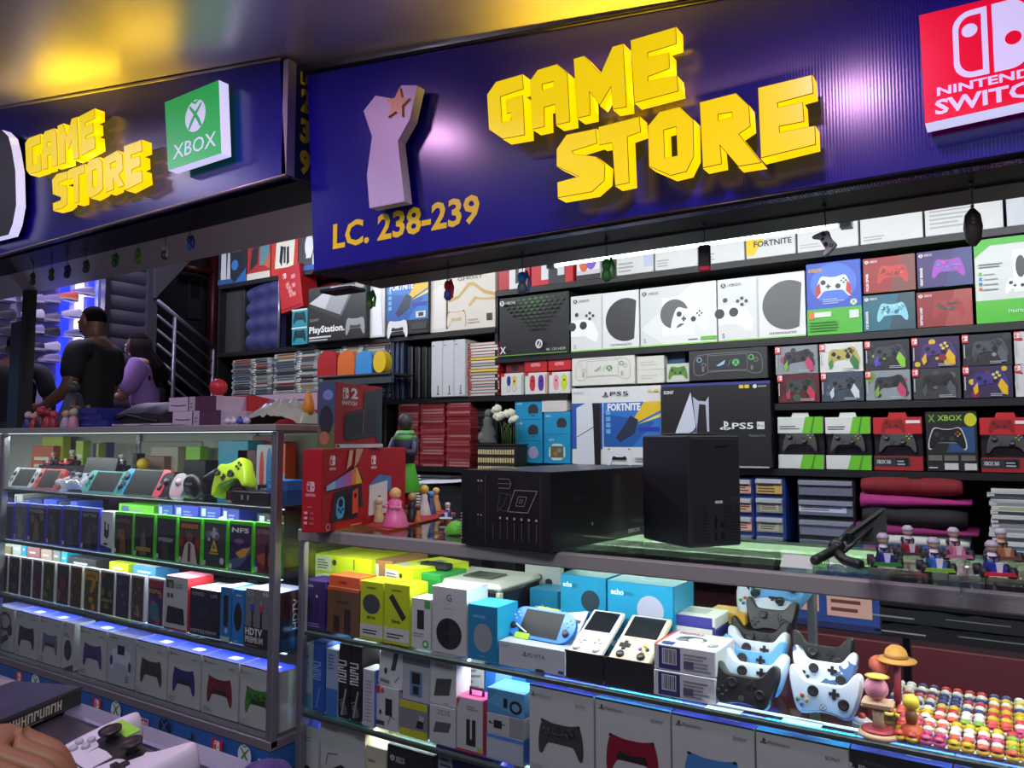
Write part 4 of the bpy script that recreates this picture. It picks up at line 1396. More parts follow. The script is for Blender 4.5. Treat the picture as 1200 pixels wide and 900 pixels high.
# ---- top shelf boxes near the stairs
zt1 = H + .93
for a, b_, yt, c_, lab in ((256, 289, 281, '22262E', 'dark box with white consoles and blue corner on the high shelf'), (290, 317, 277, 'B0302E', 'red box with dark handheld console picture on the high shelf'),
                           (318, 349, 270, 'C23A2C', 'red box with white handheld console on the high shelf'), (350, 392, 268, '3A3C44', 'dark box with white controllers beside the big sign corner')):
    o, W, h = shelf_box('console_box', lab, a, b_, yt, zt1, YS, .16, c_, group='console boxes on the high shelf')
    A = Art(W, h)
    if a == 256:
        A.p([(.1, .1), (.12, .85), (.28, .95), (.3, .1)], 'D4D6DC'); A.p([(.32, .1), (.34, .7), (.42, .8), (.45, .1)], 'C8CAD4'); A.e(.6, .4, .12, '3A7AC8'); A.p([(.6, 0), (1, 0), (1, .3)], '2A6AB4'); A.lines(.5, .7, .8, .9, 2, '9AA0A8'); A.p([(0, 0), (.6, 0), (.5, .1), (0, .12)], '2A5AA0')
    elif a == 290:
        A.p([(.1, .2), (.45, .35), (.5, .8), (.2, .7)], '2A2A30'); A.r(.55, .3, .95, .95, '5A8A98'); A.r(.0, 0, 1, .15, 'D8D0CC'); A.sw(.15, .88, .14, 'E8D8D8', 'B0302E'); A.p([(.7, .3), (1, .2), (1, .6)], 'B86A48')
    elif a == 318:
        A.p([(.15, .15), (.85, .15), (.9, .75), (.2, .8)], 'E0DCD0'); A.p([(.32, .3), (.42, .18), (.48, .62), (.36, .66)], '1E1E22'); A.r(.48, .25, .56, .62, '3A3A40'); A.p([(.6, .2), (.7, .25), (.68, .62), (.6, .6)], '1E1E22'); A.r(.6, .85, .9, .95, '4A90B0')
    else:
        A.e(.3, .6, .12, 'D8DAE0', ry=.3); A.r(.22, .3, .36, .6, 'D8DAE0'); A.pad(.65, .3, .5, 'D0D2DC'); A.r(0, 0, 1, .12, '2A5AA8')
    A.build(o)

# ---- game cases: every case in a stack is a thing of its own
SP = ['A4A8AA', '94989C', 'B4B4B0', '7E8288', '5E646C', '9A9EA4']
LBL = ['3A3E48', '6A3A34', '4A5A50', '2A2E38', '7A7A72', '384A60', '8A6A3A', '53565C', '8E2A2A', '2E3A2E', 'A8A49A']
_CASE = {}


def case_mesh(spine, label, L, key):
    k = (spine, label, round(L, 3), key)
    if k in _CASE:
        return _CASE[k]
    b = MB()
    b.box(-L / 2, L / 2, 0, .13, 0, .0138, mat(spine, .35, var=0), c=.0012)
    s = (-.38, .30) if key else (-.46, .47)
    b.box(L * s[0], L * s[1], -.0004, .0, .002, .0118, mat(label, .4, var=0))
    b.box(L * (s[0] - .0), L * (s[0] + .1), -.0008, -.0004, .0035, .0103, mat('D8D8D8' if key else spine, .4, var=0))
    _CASE[k] = b.mesh('game_case')
    return _CASE[k]


def case_stack(px0, px1, z, n, spines, labels, lab, group, Y=YS, key=0, jit=.006):
    X, W, _ = frame_box(px0, px1, 440, z, Y)
    for i in range(n):
        o = bpy.data.objects.new('game_case', case_mesh(random.choice(spines), random.choice(labels), W, key))
        COL.objects.link(o)
        o.location = (X + random.uniform(-jit, jit), Y + random.uniform(0, jit * 1.5), z + i * .0139)
        tag(o, lab, 'game case', group)


DV = ['first stack from the dark panel', 'second stack from the dark panel', 'third stack from the dark panel', 'fourth stack from the dark panel', 'stack behind the red block', 'stack behind the blue block', 'stack behind the yellow block']
for i, (a, b_, n) in enumerate(((271, 293, 18), (294, 317, 18), (320, 345, 19), (346, 372, 20), (374, 398, 19), (399, 424, 20), (426, 456, 21))):
    case_stack(a, b_, H + .2155, n, SP, LBL, 'game case with pale spine in the ' + DV[i], 'game cases in the ' + DV[i], key=i % 2)
for i, (a, b_) in enumerate(((466, 490), (492, 520), (523, 551))):
    wd = ['next to the black consoles', 'in the middle', 'next to the dim dark stack'][i]
    case_stack(a, b_, H - .1295, 22, ['8E2E34', '9A363C', '84282E'], ['A86A6C', '93454A', '7A2328'], 'red game case in the red stack ' + wd, 'red game cases ' + wd, jit=.003)
case_stack(552, 578, H - .1295, 20, ['2E3432', '3A403C', '262A2A'], ['3E4642', '22262A'], 'dark green game case in the dim stack beside the flowers', 'dark green game cases', Y=YS + .06)
case_stack(546, 584, H + .2005, 18, ['A42228', '9A1E26'], ['D4D4CE', 'B8BCB8', 'C8CCC4', 'D8C840', '9AA4A0', 'C0C0BC'], 'game case with white spine label in the red stack under the cream box', 'red game cases with pale labels')
case_stack(1158, 1222, Z5 + .0005, 19, ['C4C8C8', 'B4B8BA', 'D0D0CE'], ['8A8E94', 'A8B48A', '5A6A8A', '3A3E44', 'C8CACC'], 'pale game case in the stack beside the folded clothes', 'pale game cases beside the folded clothes')
case_stack(480, 540, Z5 + .0005, 18, ['3A3C40', '2A2C30'], ['8A8E92', '6A6E72', '4A4E54'], 'dark game case with grey label in the low stack behind the figurines', 'dark game cases in the low stack', key=1)

# standing consoles and cases between the stacks
xs = [452, 457, 462, 467]
for i in range(4):
    p = PY(xs[i], 430, YS)
    o = tag(MB().box(0, .020, 0, .14, 0, .30, mat('24304A', .4), c=.002).build('upright_case', None, (p.x, YS + .004 * i, H + .2005)), 'thin dark blue case standing beside the black consoles', 'case', 'thin dark blue cases')
    MB().box(.004, .016, -.0008, .0002, .05, .26, mat('3A4A6A', .4)).build('spine_label', o)
for i, px in enumerate((473.5, 482, 490, 497.5)):
    p = PY(px, 440, YS)
    o = tag(MB().box(0, .034, 0, .2, 0, .265 - i * .004, mat('151518', .4), c=.006).build('game_console', None, (p.x, YS + .02, H + .2005)), 'slim black console standing upright in a row of four', 'console', 'slim black consoles standing in a row')
    MB().box(.015, .018, -.001, .002, .01, .24, mat('303036', .3)).build('groove', o)
    MB().box(.006, .028, -.001, .002, .2, .204, mat('303036', .3)).build('disc_slot', o)
for i, px in enumerate((505, 518.3, 531.6)):
    p, q = PY(px, 440, YS - .02), PY(px + 12.9, 440, YS - .02)
    w_ = q.x - p.x
    o = tag(MB().box(0, w_, 0, .2, 0, .27, mat('C9CBD0', .35), c=.004).build('game_console', None, (p.x, YS - .02, H + .2005)), ['white console standing upright beside the black ones', 'white console standing upright between two white ones', 'white console standing upright beside the red cases'][i], 'console', 'white consoles standing in a row')
    MB().box(w_ * .62, w_ * .68, -.0008, .001, .02, .055, mat('20222A', .3)).build('slot', o)
    MB().box(w_ * .15, w_ * .3, -.0008, .001, .245, .25, mat('55575E', .3)).build('small_mark', o)
    MB().box(w_ * .55, w_ * .75, -.0008, .001, .012, .018, mat('20222A', .3)).build('port', o)

# ledge with four plain arched blocks
p, q = PY(372, 441, 2.72), PY(457, 441, 2.72)
zl = p.z
hw, xm = (q.x - p.x) / 2, (p.x + q.x) / 2
MB().box(xm - hw, xm + hw, 2.72, 2.893, zl - .012, zl - .001, mat('2C3036', .5), c=.002).build('display_ledge', shelving, loc=-shelving.location)
MB().box(xm - hw + .03, xm + hw, 2.73, 2.75, zl - .05, zl - .0125, mat('3A4048', .5)).build('ledge_apron', shelving, loc=-shelving.location)
for px0, px1, c_, lab in ((372, 394, 'A01C24', 'plain red arched block on the dark ledge'), (395.5, 415.5, 'C8622A', 'plain orange arched block on the dark ledge'), (416.5, 435.5, '3A86C8', 'plain light blue arched block on the dark ledge'), (437, 452, 'D8B41E', 'plain yellow round block on the dark ledge')):
    a, b_ = PY(px0, 430, 2.74), PY(px1, 430, 2.74)
    w_ = b_.x - a.x
    hh = PY((px0 + px1) / 2, 411, 2.74).z - zl
    r = .38 * w_
    if 'round' in lab:
        pl = [(w_ * .5 * math.cos(2 * PI * i / 20), hh / 2 + hh / 2 * math.sin(2 * PI * i / 20)) for i in range(20)]
    else:
        pl = [(-w_ / 2, 0), (w_ / 2, 0)] + [(w_ / 2 * math.cos(PI * i / 12), hh - r + r * math.sin(PI * i / 12)) for i in range(13)]
    tag(MB().prism(pl, 0, .045, mat(c_, .5)).build('toy_block', None, ((a.x + b_.x) / 2, 2.74, zl)), lab, 'toy block')

# ---- dried flowers, grey ornament and woven baskets
zf = PY(580, 522, YS - .12).z
p = PY(560, 530, YS - .12); q = PY(603, 530, YS - .12)
bw = q.x - p.x
XM = (p.x + q.x) / 2
zb0 = H - .598
bk = empty('woven_basket', 'black box with rows of cream woven trim under the white flowers', 'basket', (XM, YS - .12, zb0))
MB().box(-bw / 2, bw / 2, 0, .105, 0, zf - zb0, mat('1E1C1A', .6), c=.004).build('body', bk)
for r in range(3):
    b = MB()
    zz = zf - zb0 - .03 - r * .036
    nn = 15
    for i in range(nn):
        x = -bw / 2 + bw * (i + .5) / nn
        b.box(x - bw * .022, x + bw * .022, -.005, .001, zz - .010, zz + .012, mat('C8B684', .6), c=.002)
    ob = b.build('woven_trim', bk)
    ob['kind'] = 'stuff'
MB().box(-bw / 2 - .004, bw / 2 + .004, -.004, .109, zf - zb0, zf - zb0 + .006, mat('2A2826', .5)).build('lid', bk)
zf += .006
fl = empty('flower_bunch', 'bunch of white flowers with thin green stems beside the speaker boxes', 'flowers', (PY(592, 500, YS - .08).x, YS - .08, zf))
for i, (px, py) in enumerate(((582, 479), (593, 485), (602, 491), (587, 488), (598, 484), (584, 486))):
    p = PY(px, py, YS - .09) - fl.location
    MB().tube([((i - 2.5) * .008, .01, 0), ((i - 2.5) * .01, .005, p.z * .5), p], .0022, mat('55703A', .6), n=5).build('stem', fl)
    b = MB()
    for k in range(9):
        a = k * 2.4
        b.ball((p.x + .016 * math.cos(a) * (k / 9), p.y - .004 + .012 * math.sin(a), p.z + .013 * math.sin(a) * (k / 9)), .0125, mat('D8D8C0', .7), n=7, k=5)
    b.build('blossom', fl)
b = MB()
for i in range(5):
    b.tube([((i - 2) * .012 + .03, .02, 0), ((i - 2) * .014 + .035, .015, .12)], .002, mat('5A7040', .6), n=5)
b.build('stem_bundle', fl)
orn = empty('garden_ornament', 'small weathered grey ornament standing beside the white flowers', 'ornament', (PY(572, 520, YS - .08).x, YS - .08, zf))
b = MB()
b.lathe([(.035, 0), (.04, .012), (.028, .03), (.034, .055), (.02, .085), (.024, .10), (.012, .125)], mat('5A5A56', .8), n=12)
b.build('body', orn)
b = MB(); b.ball((.004, 0, .135), .02, mat('66665F', .8), n=10, k=8); b.build('head', orn)
b = MB(); b.ball((-.02, -.02, .03), .02, mat('6A6A64', .8), sc=(1, .8, 1.2)); b.build('rock', orn)

# ---- lower shelf behind the counter: paper pad, cable heap, drawers, clothes
pp = PY(520, 560, 2.62)
o = carton('document_box', 'black document box with a curled white sheet on top', .30, .3985, .2, (PY(518, 590, YS - .22).x + .06, YS - .22, H - .5985), '17171A', c=.004)
MB().box(-.31 / 2, .31 / 2, -.0038, .2, .34, .345, mat('2A2A2E', .4)).build('lid_seam', o)
b = MB()
vs = [(-.17 + .34 * i / 8, -.06 + .24 * j / 4, .4045 + .025 * (i / 8) ** 2 + .012 * math.sin(j)) for j in range(5) for i in range(9)]
b.add(vs, [(j * 9 + i, j * 9 + i + 1, (j + 1) * 9 + i + 1, (j + 1) * 9 + i) for j in range(4) for i in range(8)], mat('D0D4DC', .6), smooth=True)
b.add([(x, y, z - .002) for x, y, z in vs], [(j * 9 + i, (j + 1) * 9 + i, (j + 1) * 9 + i + 1, j * 9 + i + 1) for j in range(4) for i in range(8)], mat('D0D4DC', .6), smooth=True)
tag(b.build('paper_sheet', None, tuple(o.location)), 'curled white paper sheet lying on the black document box', 'paper')
# cables
a, b_ = PY(712, 580, YS), PY(778, 580, YS)
cb = MB()
rnd = random.Random(3)
for i in range(90):
    c = Vector((rnd.uniform(a.x - .06, b_.x + .05), YS + rnd.uniform(.0, .1), Z5 + rnd.uniform(.075, .26)))
    pts = []
    r_ = rnd.uniform(.018, .045)
    ax = Vector((rnd.uniform(-1, 1), rnd.uniform(-.6, .6), rnd.uniform(-1, 1))).normalized()
    u = ax.orthogonal().normalized()
    v = ax.cross(u)
    for k in range(9):
        t = k * .75
        pts.append(c + u * r_ * math.cos(t) + v * r_ * 1.3 * math.sin(t) + ax * .002 * k)
    cb.tube(pts, rnd.uniform(.003, .005), mat(rnd.choice(['131316', '131316', '1A1A1E', '222226', '2A2A2E', '131316', '5A5A5E']), .35, var=0), n=5)
o = cb.build('cable_heap')
o['kind'] = 'stuff'
tag(o, 'tangled heap of black cables on the shelf between carton and console', 'cables', None)
for i, (px, py, c_) in enumerate(((745, 585, 'D0B838'), (738, 587, 'D0B838'), (752, 579, 'B03A34'), (769, 564, '8088B0'))):
    p = PY(px, py, YS - .03)
    q = MB()
    q.tube([p, p + Vector((.03, 0, .014))], .006, mat(c_, .4), n=7)
    q.tube([p + Vector((.03, 0, .014)), p + Vector((.045, 0, .02))], .003, mat('A8A8AA', .3, .7), n=6)
    tag(q.build('cable_plug'), ['yellow plug on the black cable heap, the higher one', 'yellow plug on the black cable heap, the lower one', 'red plug on the black cable heap', 'grey violet plug at the top of the black cable heap'][i], 'plug')
MB()


def drawer_unit(px0, px1, yt, rows, lab, frame, fronts, stickers, Y=YS, lip='B4B8C0'):
    X, W, h = frame_box(px0, px1, yt, Z5, Y)
    t = empty('drawer_unit', lab, 'drawers', (X, Y, Z5 + .0015))
    MB().box(-W / 2, W / 2, .012, .28, 0, h, mat(frame, .4), c=.003).build('casing', t)
    hh = h / rows
    for i in range(rows):
        d = MB().box(-W / 2 + .008, W / 2 - .008, 0, .0115, i * hh + .008, (i + 1) * hh - .008, mat(fronts, .3), c=.002).build('drawer', t)
        MB().box(-W / 2 + .008, W / 2 - .008, -.010, -.0005, (i + 1) * hh - .026, (i + 1) * hh - .010, mat(lip, .35), c=.002).build('drawer_lip', d)
        s = stickers[i % len(stickers)]
        if s:
            A = Art(W, h); A.r(s[1], (i + s[2]) / rows, s[3], (i + s[4]) / rows, s[0]); A.lines(s[1] + .04, (i + s[2] + .08) / rows, s[3] - .04, (i + s[4] - .06) / rows, 3, '4A4030'); A.build(d, 'sticker', base=False)


drawer_unit(858, 883, 560, 4, 'blue drawer unit with pink stickers behind the standing console', '25408A', '9A948E', [('D8A090', .2, .2, .9, .75)])
drawer_unit(884, 920, 559, 4, 'blue drawer unit with yellowish stickers beside the clear drawers', '25408A', '8A8C8A', [('A8A894', .2, .2, .75, .7), ('A8A894', .15, .2, .8, .7), ('B8B09A', .2, .22, .8, .65), ('C8A45A', .1, .12, .92, .7)])
drawer_unit(934, 1003, 561, 4, 'clear plastic drawer unit with white label strip beside the clothes', '1A1A20', '6E7082', [('8AA0CC', .05, .25, .8, .7), None, ('C0C8DC', .04, .3, .85, .75), None], Y=YS, lip='8A8C9C')

# folded clothes and bags
CL = [('1E58A0', 1001, 1135, .060, 'folded blue garment at the bottom of the clothes pile'), ('C8C8C4', 1000, 1134, .030, 'rolled white garment in the clothes pile'), ('8A2064', 1002, 1145, .036, 'folded magenta garment under the black one'), ('1C1C20', 1010, 1132, .052, 'rolled black garment in the clothes pile'), ('A82A78', 1008, 1138, .050, 'folded pink garment on the black one'), ('7E1822', 1010, 1128, .052, 'folded dark red garment on top of the clothes pile')]
z = Z5 + .0005
z += .005
for i, (c_, a, b_, hh, lab) in enumerate(CL):
    hh *= 1.14
    p, q = PY(a, 590, YS - .02), PY(b_, 590, YS - .02)
    w_ = q.x - p.x
    b = MB()
    n, k = 16, 8
    vs = []
    for j in range(k):
        t = 2 * PI * j / k
        for s in range(n + 1):
            f = s / n
            e = 1.08 - .30 * abs(2 * f - 1) ** 6
            wob = .006 * math.sin(7 * f + i * 2) + .004 * math.sin(17 * f + i)
            zz = hh / 2 * (1 + math.copysign(abs(math.sin(t)) ** .28, math.sin(t)) * e)
            if i in (4, 2):
                zz = hh / 2 * (1 + math.copysign(abs(math.sin(t)) ** .5, math.sin(t)) * (1 - .7 * f))
            vs.append((-w_ / 2 + w_ * f, .12 - .12 * math.copysign(abs(math.cos(t)) ** .5, math.cos(t)) + wob, zz))
    m_ = n + 1
    fs = [(j * m_ + s, j * m_ + s + 1, ((j + 1) % k) * m_ + s + 1, ((j + 1) % k) * m_ + s) for j in range(k) for s in range(n)]
    fs += [tuple(j * m_ for j in range(k)), tuple(j * m_ + n for j in range(k))[::-1]]
    b.add(vs, fs, mat(c_, .8), smooth=True)
    tag(b.build('folded_garment', None, ((p.x + q.x) / 2, YS - .03, z)), lab, 'clothing', 'pile of folded clothes')
    z += hh * .88
# wrapped flat bags lying under the shelf, seen through the showcase
for i, (a, b_, dz, c_, lab) in enumerate(((1000, 1260, .0, '1A1A1C', 'flat black bag in clear wrap on the low stand, bottom one'), (990, 1240, .045, '26262A', 'flat black bag in clear wrap on the low stand, middle one'), (985, 1255, .092, '1E1E20', 'flat black bag in clear wrap on the low stand, top one'))):
    p, q = PY(a, 720, 2.62), PY(b_, 720, 2.62)
    w_ = q.x - p.x
    b = MB()
    n, k = 14, 4
    top = [(-w_ / 2 + w_ * s / n, .30 * j / k, .04 + .010 * noise.noise(Vector((s * .7, j * 1.3, i * 5))) - (.02 if s in (0, n) else 0)) for j in range(k + 1) for s in range(n + 1)]
    m_ = n + 1
    fs = [(j * m_ + s, j * m_ + s + 1, (j + 1) * m_ + s + 1, (j + 1) * m_ + s) for j in range(k) for s in range(n)]
    b.add(top, fs, mat(c_, .22), smooth=True)
    b.add([(x, y, .0) for x, y, z_ in top], [f[::-1] for f in fs], mat(c_, .3), smooth=True)
    N = len(top)
    fr = [(s, s + 1) for s in range(n)]
    b.add([top[s] for s in range(n + 1)] + [(top[s][0], top[s][1], 0) for s in range(n + 1)], [(s + m_, s + 1 + m_, s + 1, s) for s in range(n)], mat(c_, .2), smooth=True)
    o = tag(b.build('wrapped_bag', None, ((p.x + q.x) / 2, 2.64, H - .5995 + dz)), lab, 'bag', 'flat black bags in clear wrap')
    A = Art(w_, .04); A.r(.1, .3, .35, .42, '8A8A8E'); A.r(.5, .55, .8, .62, '77777A'); A.build(o, 'painted_glint', base=False)  # grey bars painted as glints on the wrap
o = carton('drawer_bin', 'small blue bin with pink sticker seen through the showcase', .30, .16, .25, (PY(978, 715, 2.62).x - .02, 2.64, H - .5995), '26448A', c=.004)
A = Art(.30, .16); A.r(.0, .0, 1, .12, '1A2A5A'); A.r(.15, .3, .4, .95, 'D8A494'); A.r(.48, .25, .92, .9, 'D8A898'); A.lines(.52, .35, .88, .82, 3, '6A3A30'); A.build(o)
# ================================================================ things on the wide counter
ZC = RT + .0035


def zat(p, px, py):
    d = ray(px, py)
    return H + d.z * math.hypot(p.x, p.y) / math.hypot(d.x, d.y)


def corner_box(name, label, A, B, C, z, top, col, front='AB', cat='box', c=.002, **k):
    """carton from three bottom corners in pixels on height z; top: pixel of the upper end of the middle edge"""
    a, b_, c_ = PZ(*A, z), PZ(*B, z), PZ(*C, z)
    Hh = zat(b_, *top) - z
    p, q, D = (a, b_, (c_ - b_).length) if front == 'AB' else (b_, c_, (a - b_).length)
    W = (q - p).length
    rot = math.atan2(q.y - p.y, q.x - p.x)
    m = (p + q) / 2
    return carton(name, label, W, Hh, D, (m.x, m.y, z), col, rot=rot, cat=cat, c=c, **k), W, Hh, D


# big black carton with line drawings of inputs
o, W, h, D = corner_box('console_carton', 'large black carton with thin line drawings standing on the counter', (540, 638), (645, 649.5), (716, 621.5), ZC, (642.5, 555), '121214', 'AB')
o.data.materials.clear(); o.data.materials.append(mat('101012', .42, coat=.2))
A = Art(W, h)
LN = '77787A'
A.line([(.29, .05), (.29, .95)], .004, '505054'); A.line([(.90, .05), (.90, .95)], .004, '505054')
for x in (.21, .25):
    A.line([(x, .70), (x, .80)], .003, '66666A'); A.r(x - .008, .85, x + .012, .875, 'B0B0B4'); A.line([(x, .24), (x, .38)], .003, '55555A'); A.e(x, .41, .008, 'A0A0A4')
for i, x in enumerate((.39, .47, .55, .63, .71, .79, .87)):
    A.line([(x, .12), (x, .34 if i else .30)], .004, '66666A')
    if i:
        A.e(x, .39, .012, '9A9A9E')
A.line([(.56, .48), (.78, .48), (.88, .76), (.64, .76)], .006, '8A8A8E', close=True); A.line([(.65, .56), (.74, .56), (.77, .68), (.68, .68)], .006, LN, close=True); A.line([(.69, .6), (.72, .6), (.73, .64), (.70, .64)], .006, LN, close=True)
A.line([(.46, .78), (.58, .78), (.60, .84), (.58, .90), (.46, .90)], .006, LN); A.line([(.45, .84), (.60, .84)], .004, LN)
A.line([(.45, .5), (.58, .48), (.6, .7), (.48, .72)], .004, '55555A', close=True)
A.line([(.45, .48), (.52, .56), (.56, .70)], .004, '55555A')
A.lines(.02, .08, .045, .45, 9, '9A9A9E'); A.line([(.03, .72), (.03, .94)], .004, '3A3A3E')
A.build(o)
A = Art(D, h, 'right', W / 2)
A.t('XBOX', .86, .06, .055, 'D8D8DC', al='r', w=.14, bold=.02); A.xb(.93, .09, .035, 'D0D0D4', '121214'); A.e(.36, .28, .008, '9A9A9E'); A.line([(.2, .62), (.24, .70)], .004, '4A4A4E'); A.line([(.22, .60), (.27, .66)], .004, '4A4A4E')
A.build(o)
A = Art(W, D, 'top', h)
A.r(0, 0, 1, 1, mat('2C2C30', .28, var=0))  # top painted lighter than the carton, for the light it reflects
for i in range(6):
    for j in range(3):
        A.e(.45 + i * .09, .55 + j * .14, .025, '5A5B60', ry=.035, n=10)
A.r(.40, .10, .50, .13, '8A8A90')
A.build(o)

# standing black console, seen from its back
o, W, h, D = corner_box('game_console', 'tall black console standing upright on the counter, back panel with ports', (778, 631.4), (808.6, 644), (869.6, 639.7), ZC, (805, 511), '161619', 'BC', cat='console', c=.004)
m_ = mat('040405', .6)
bk_ = MB()
bk_.box(-W / 2 + .006, W / 2 - .006, -.0015, .004, h * .02, h * .97, mat('1C1C20', .5), c=.001)
bk_.build('back_plate', o)
for sx in (-1, 1):
    g = MB()
    for i in range(7):
        for j in range(11):
            x = sx * (W * .16 + i * W * .042)
            z = h * (.05 + j * .030)
            g.box(x - W * .013, x + W * .013, -.0022, -.0014, z, z + h * .018, m_)
    ob = g.build('vent_grille', o)
    ob['kind'] = 'stuff'
p_ = MB(); p_.box(-W * .02, W * .12, -.003, 0, h * .385, h * .41, mat('B8B8BC', .35)); p_.build('sticker', o)
for i, (x0, x1, z0, z1) in enumerate(((-.02, .005, .16, .27), (-.02, .005, .05, .12), (.09, .14, .17, .21), (.09, .15, .07, .13))):
    MB().box(W * x0, W * x1, -.003, 0, h * z0, h * z1, mat('050506', .3)).build('port', o)
MB().box(W * .0, W * .25, -.003, 0, h * .895, h * .905, mat('060607', .3)).build('handle_slot', o)
MB().box(W * .26, W * .46, -.002, 0, h * .37, h * .44, mat('26262C', .3)).build('rating_label', o)
MB().lathe([(W * .42, 0), (W * .44, -.003), (W * .40, -.0045)], mat('1E1E20', .5), c=(0, D / 2, h + .005), n=24).build('top_vent', o)

# stacked red handheld console boxes
RED = 'A4141E'
o, W, h, D = corner_box('console_box', 'red handheld console box with hand and colourful screen, on the counter corner', (355, 624.5), (376, 626), (432, 615), ZC, (375.5, 527.5), RED, 'BC')
htop = o.location.z + h


def switch_oled(o, W, h, D):
    A = Art(W, h)
    switch_mark(A, .20, .86, .12)
    A.p([(.05, .55), (.70, .80), (.86, .56), (.10, .48)], '1E1E22')
    pr = [('8FB8D8', .08, .25), ('7A7AC8', .25, .42), ('B064A8', .42, .58), ('D87850', .58, .74), ('E0B040', .68, .82)]
    for c_, a, b_ in pr:
        f = lambda x, lo: (x, (.49 + .08 * x if lo else .555 + .34 * (x - .05)))
        A.p([f(a, 1), f(b_, 1), (min(b_, .70), f(min(b_, .7), 0)[1] - .01), (a, f(a, 0)[1] - .01)], c_)
    A.p([(.16, .10), (.22, .46), (.30, .48), (.80, .54), (.84, .25), (.72, .24), (.72, .12)], '26262B')
    A.p(smooth_poly([(.27, .13), (.44, .15), (.44, .42), (.27, .38)], 1), '3C9AD0'); A.e(.36, .33, .05, '1A1A22'); A.e(.36, .22, .02, '1A1A22'); A.e(.32, .25, .02, '1A1A22'); A.e(.40, .25, .02, '1A1A22')
    A.r(.46, .15, .60, .43, '18181C'); A.p([(.60, .17), (.72, .19), (.72, .50), (.60, .46)], 'D8482E'); A.e(.66, .40, .03, '1A1A22')
    A.p([(.46, .74), (.52, .98), (.60, .98), (.56, .80)], 'C89A80'); A.p([(.62, .74), (.66, 1), (.82, 1), (.72, .84)], 'C4947A')
    A.ring(.10, .06, .04, .010, 'D8C0C2'); A.lines(.55, .03, .8, .06, 1, 'C88A8E')
    A.build(o)
    A = Art(D, h, 'left', -W / 2); A.W = D
    A.o = Vector((-W / 2, D, 0))
    switch_mark(A, .45, .55, .12, 'D8B8BA', RED)
    A.lines(.3, .30, .6, .32, 1, 'C08088')
    for i in range(3):
        A.r(.15, .22 - .06 * i, .32, .25 - .06 * i, 'C8B0B2'); A.lines(.45, .22 - .06 * i, .7, .25 - .06 * i, 2, 'B0787C')
    A.build(o)


switch_oled(o, W, h, D)
ang = o.rotation_euler.z
box1 = o.location.copy()
bx_ = Vector((math.cos(ang), math.sin(ang), 0))
ba = Vector((-math.sin(ang), math.cos(ang), 0))
lo = o.location + bx_ * (W + .004) + ba * .012
o2 = carton('console_box', 'red handheld console box with white console picture behind the green skirted statuette', W, h, D, (lo.x, lo.y, ZC), RED, rot=ang, c=.002)
A = Art(W, h); switch_mark(A, .16, .84, .12); A.p([(.0, .48), (.3, .64), (.6, .6), (.6, .4), (0, .42)], '4A7AB0'); A.p([(.04, .1), (.06, .5), (.5, .55), (.5, .1)], 'D8D4D0'); A.e(.3, .3, .05, '26262A'); A.build(o2)
# newer box on top


def on_face(px):
    """point of the lower box's front line under a pixel column"""
    d = ray(px, 515)
    q = box1
    den = d.x * bx_.y - d.y * bx_.x
    t = (q.x * bx_.y - q.y * bx_.x) / den
    return Vector((d.x * t, d.y * t, 0))


a, c_ = on_face(393.5), on_face(449)
h2 = zat(a, 393, 447.5) - htop
W, h, D = (c_ - a).length, h2 - .002, D * .9
m = (a + c_) / 2 + ba * .004
o = carton('console_box', 'dark red handheld console box with number two, topmost of the stack on the counter', W, h, D, (m.x, m.y, htop + .0008), '9C1A24', rot=ang, c=.002)
A = Art(W, h)
A.sw(.20, .84, .17, 'E4E0E0', '9C1A24'); A.t('2', .30, .77, .155, 'E4E0E0', w=.14, bold=.04); A.t('SWITCH', .12, .66, .055, 'E4D0D0', w=.30, bold=.03); A.lines(.12, .73, .42, .75, 1, 'C88A90')
A.p([(.56, .66), (.58, .88), (.98, .98), (.98, .1), (.9, .05)], '2A3640'); A.p([(.16, .2), (.2, .1), (.85, .18), (.9, .7), (.25, .55), (.18, .5)], '23272C'); A.line([(.55, .2), (.57, .60)], .012, 'B0603A'); A.line([(.24, .14), (.84, .22), (.88, .66), (.24, .52)], .006, '4A5258', close=True)
A.r(0, 0, 1, .055, 'B8B8BA'); A.r(.02, .01, .08, .045, '303036')
A.build(o)
A = Art(D, h, 'left', -W / 2); A.o = Vector((-W / 2, D, 0)); A.r(0, 0, 1, 1, '3A4E6A'); A.r(0, 0, 1, .35, '5A6238'); A.e(.5, .42, .4, '26262C', ry=.22); A.e(.4, .15, .28, '9A6A50', ry=.10); A.e(.6, .8, .3, '6A86AC', ry=.08); A.build(o)

# red mat and small plain toys on it
mt = MB()
q = [PZ(x, y, ZC) for x, y in ((402, 612), (455, 622), (535, 602), (482, 590))]
mt.add([(v.x, v.y, ZC) for v in q] + [(v.x, v.y, ZC + .002) for v in q], [(0, 3, 2, 1), (4, 5, 6, 7), (0, 1, 5, 4), (1, 2, 6, 5), (2, 3, 7, 6), (3, 0, 4, 7)], mat('A82830', .7))
tag(mt.build('felt_mat'), 'thin red felt mat under the small plain toys', 'mat')
ZM = ZC + .0025


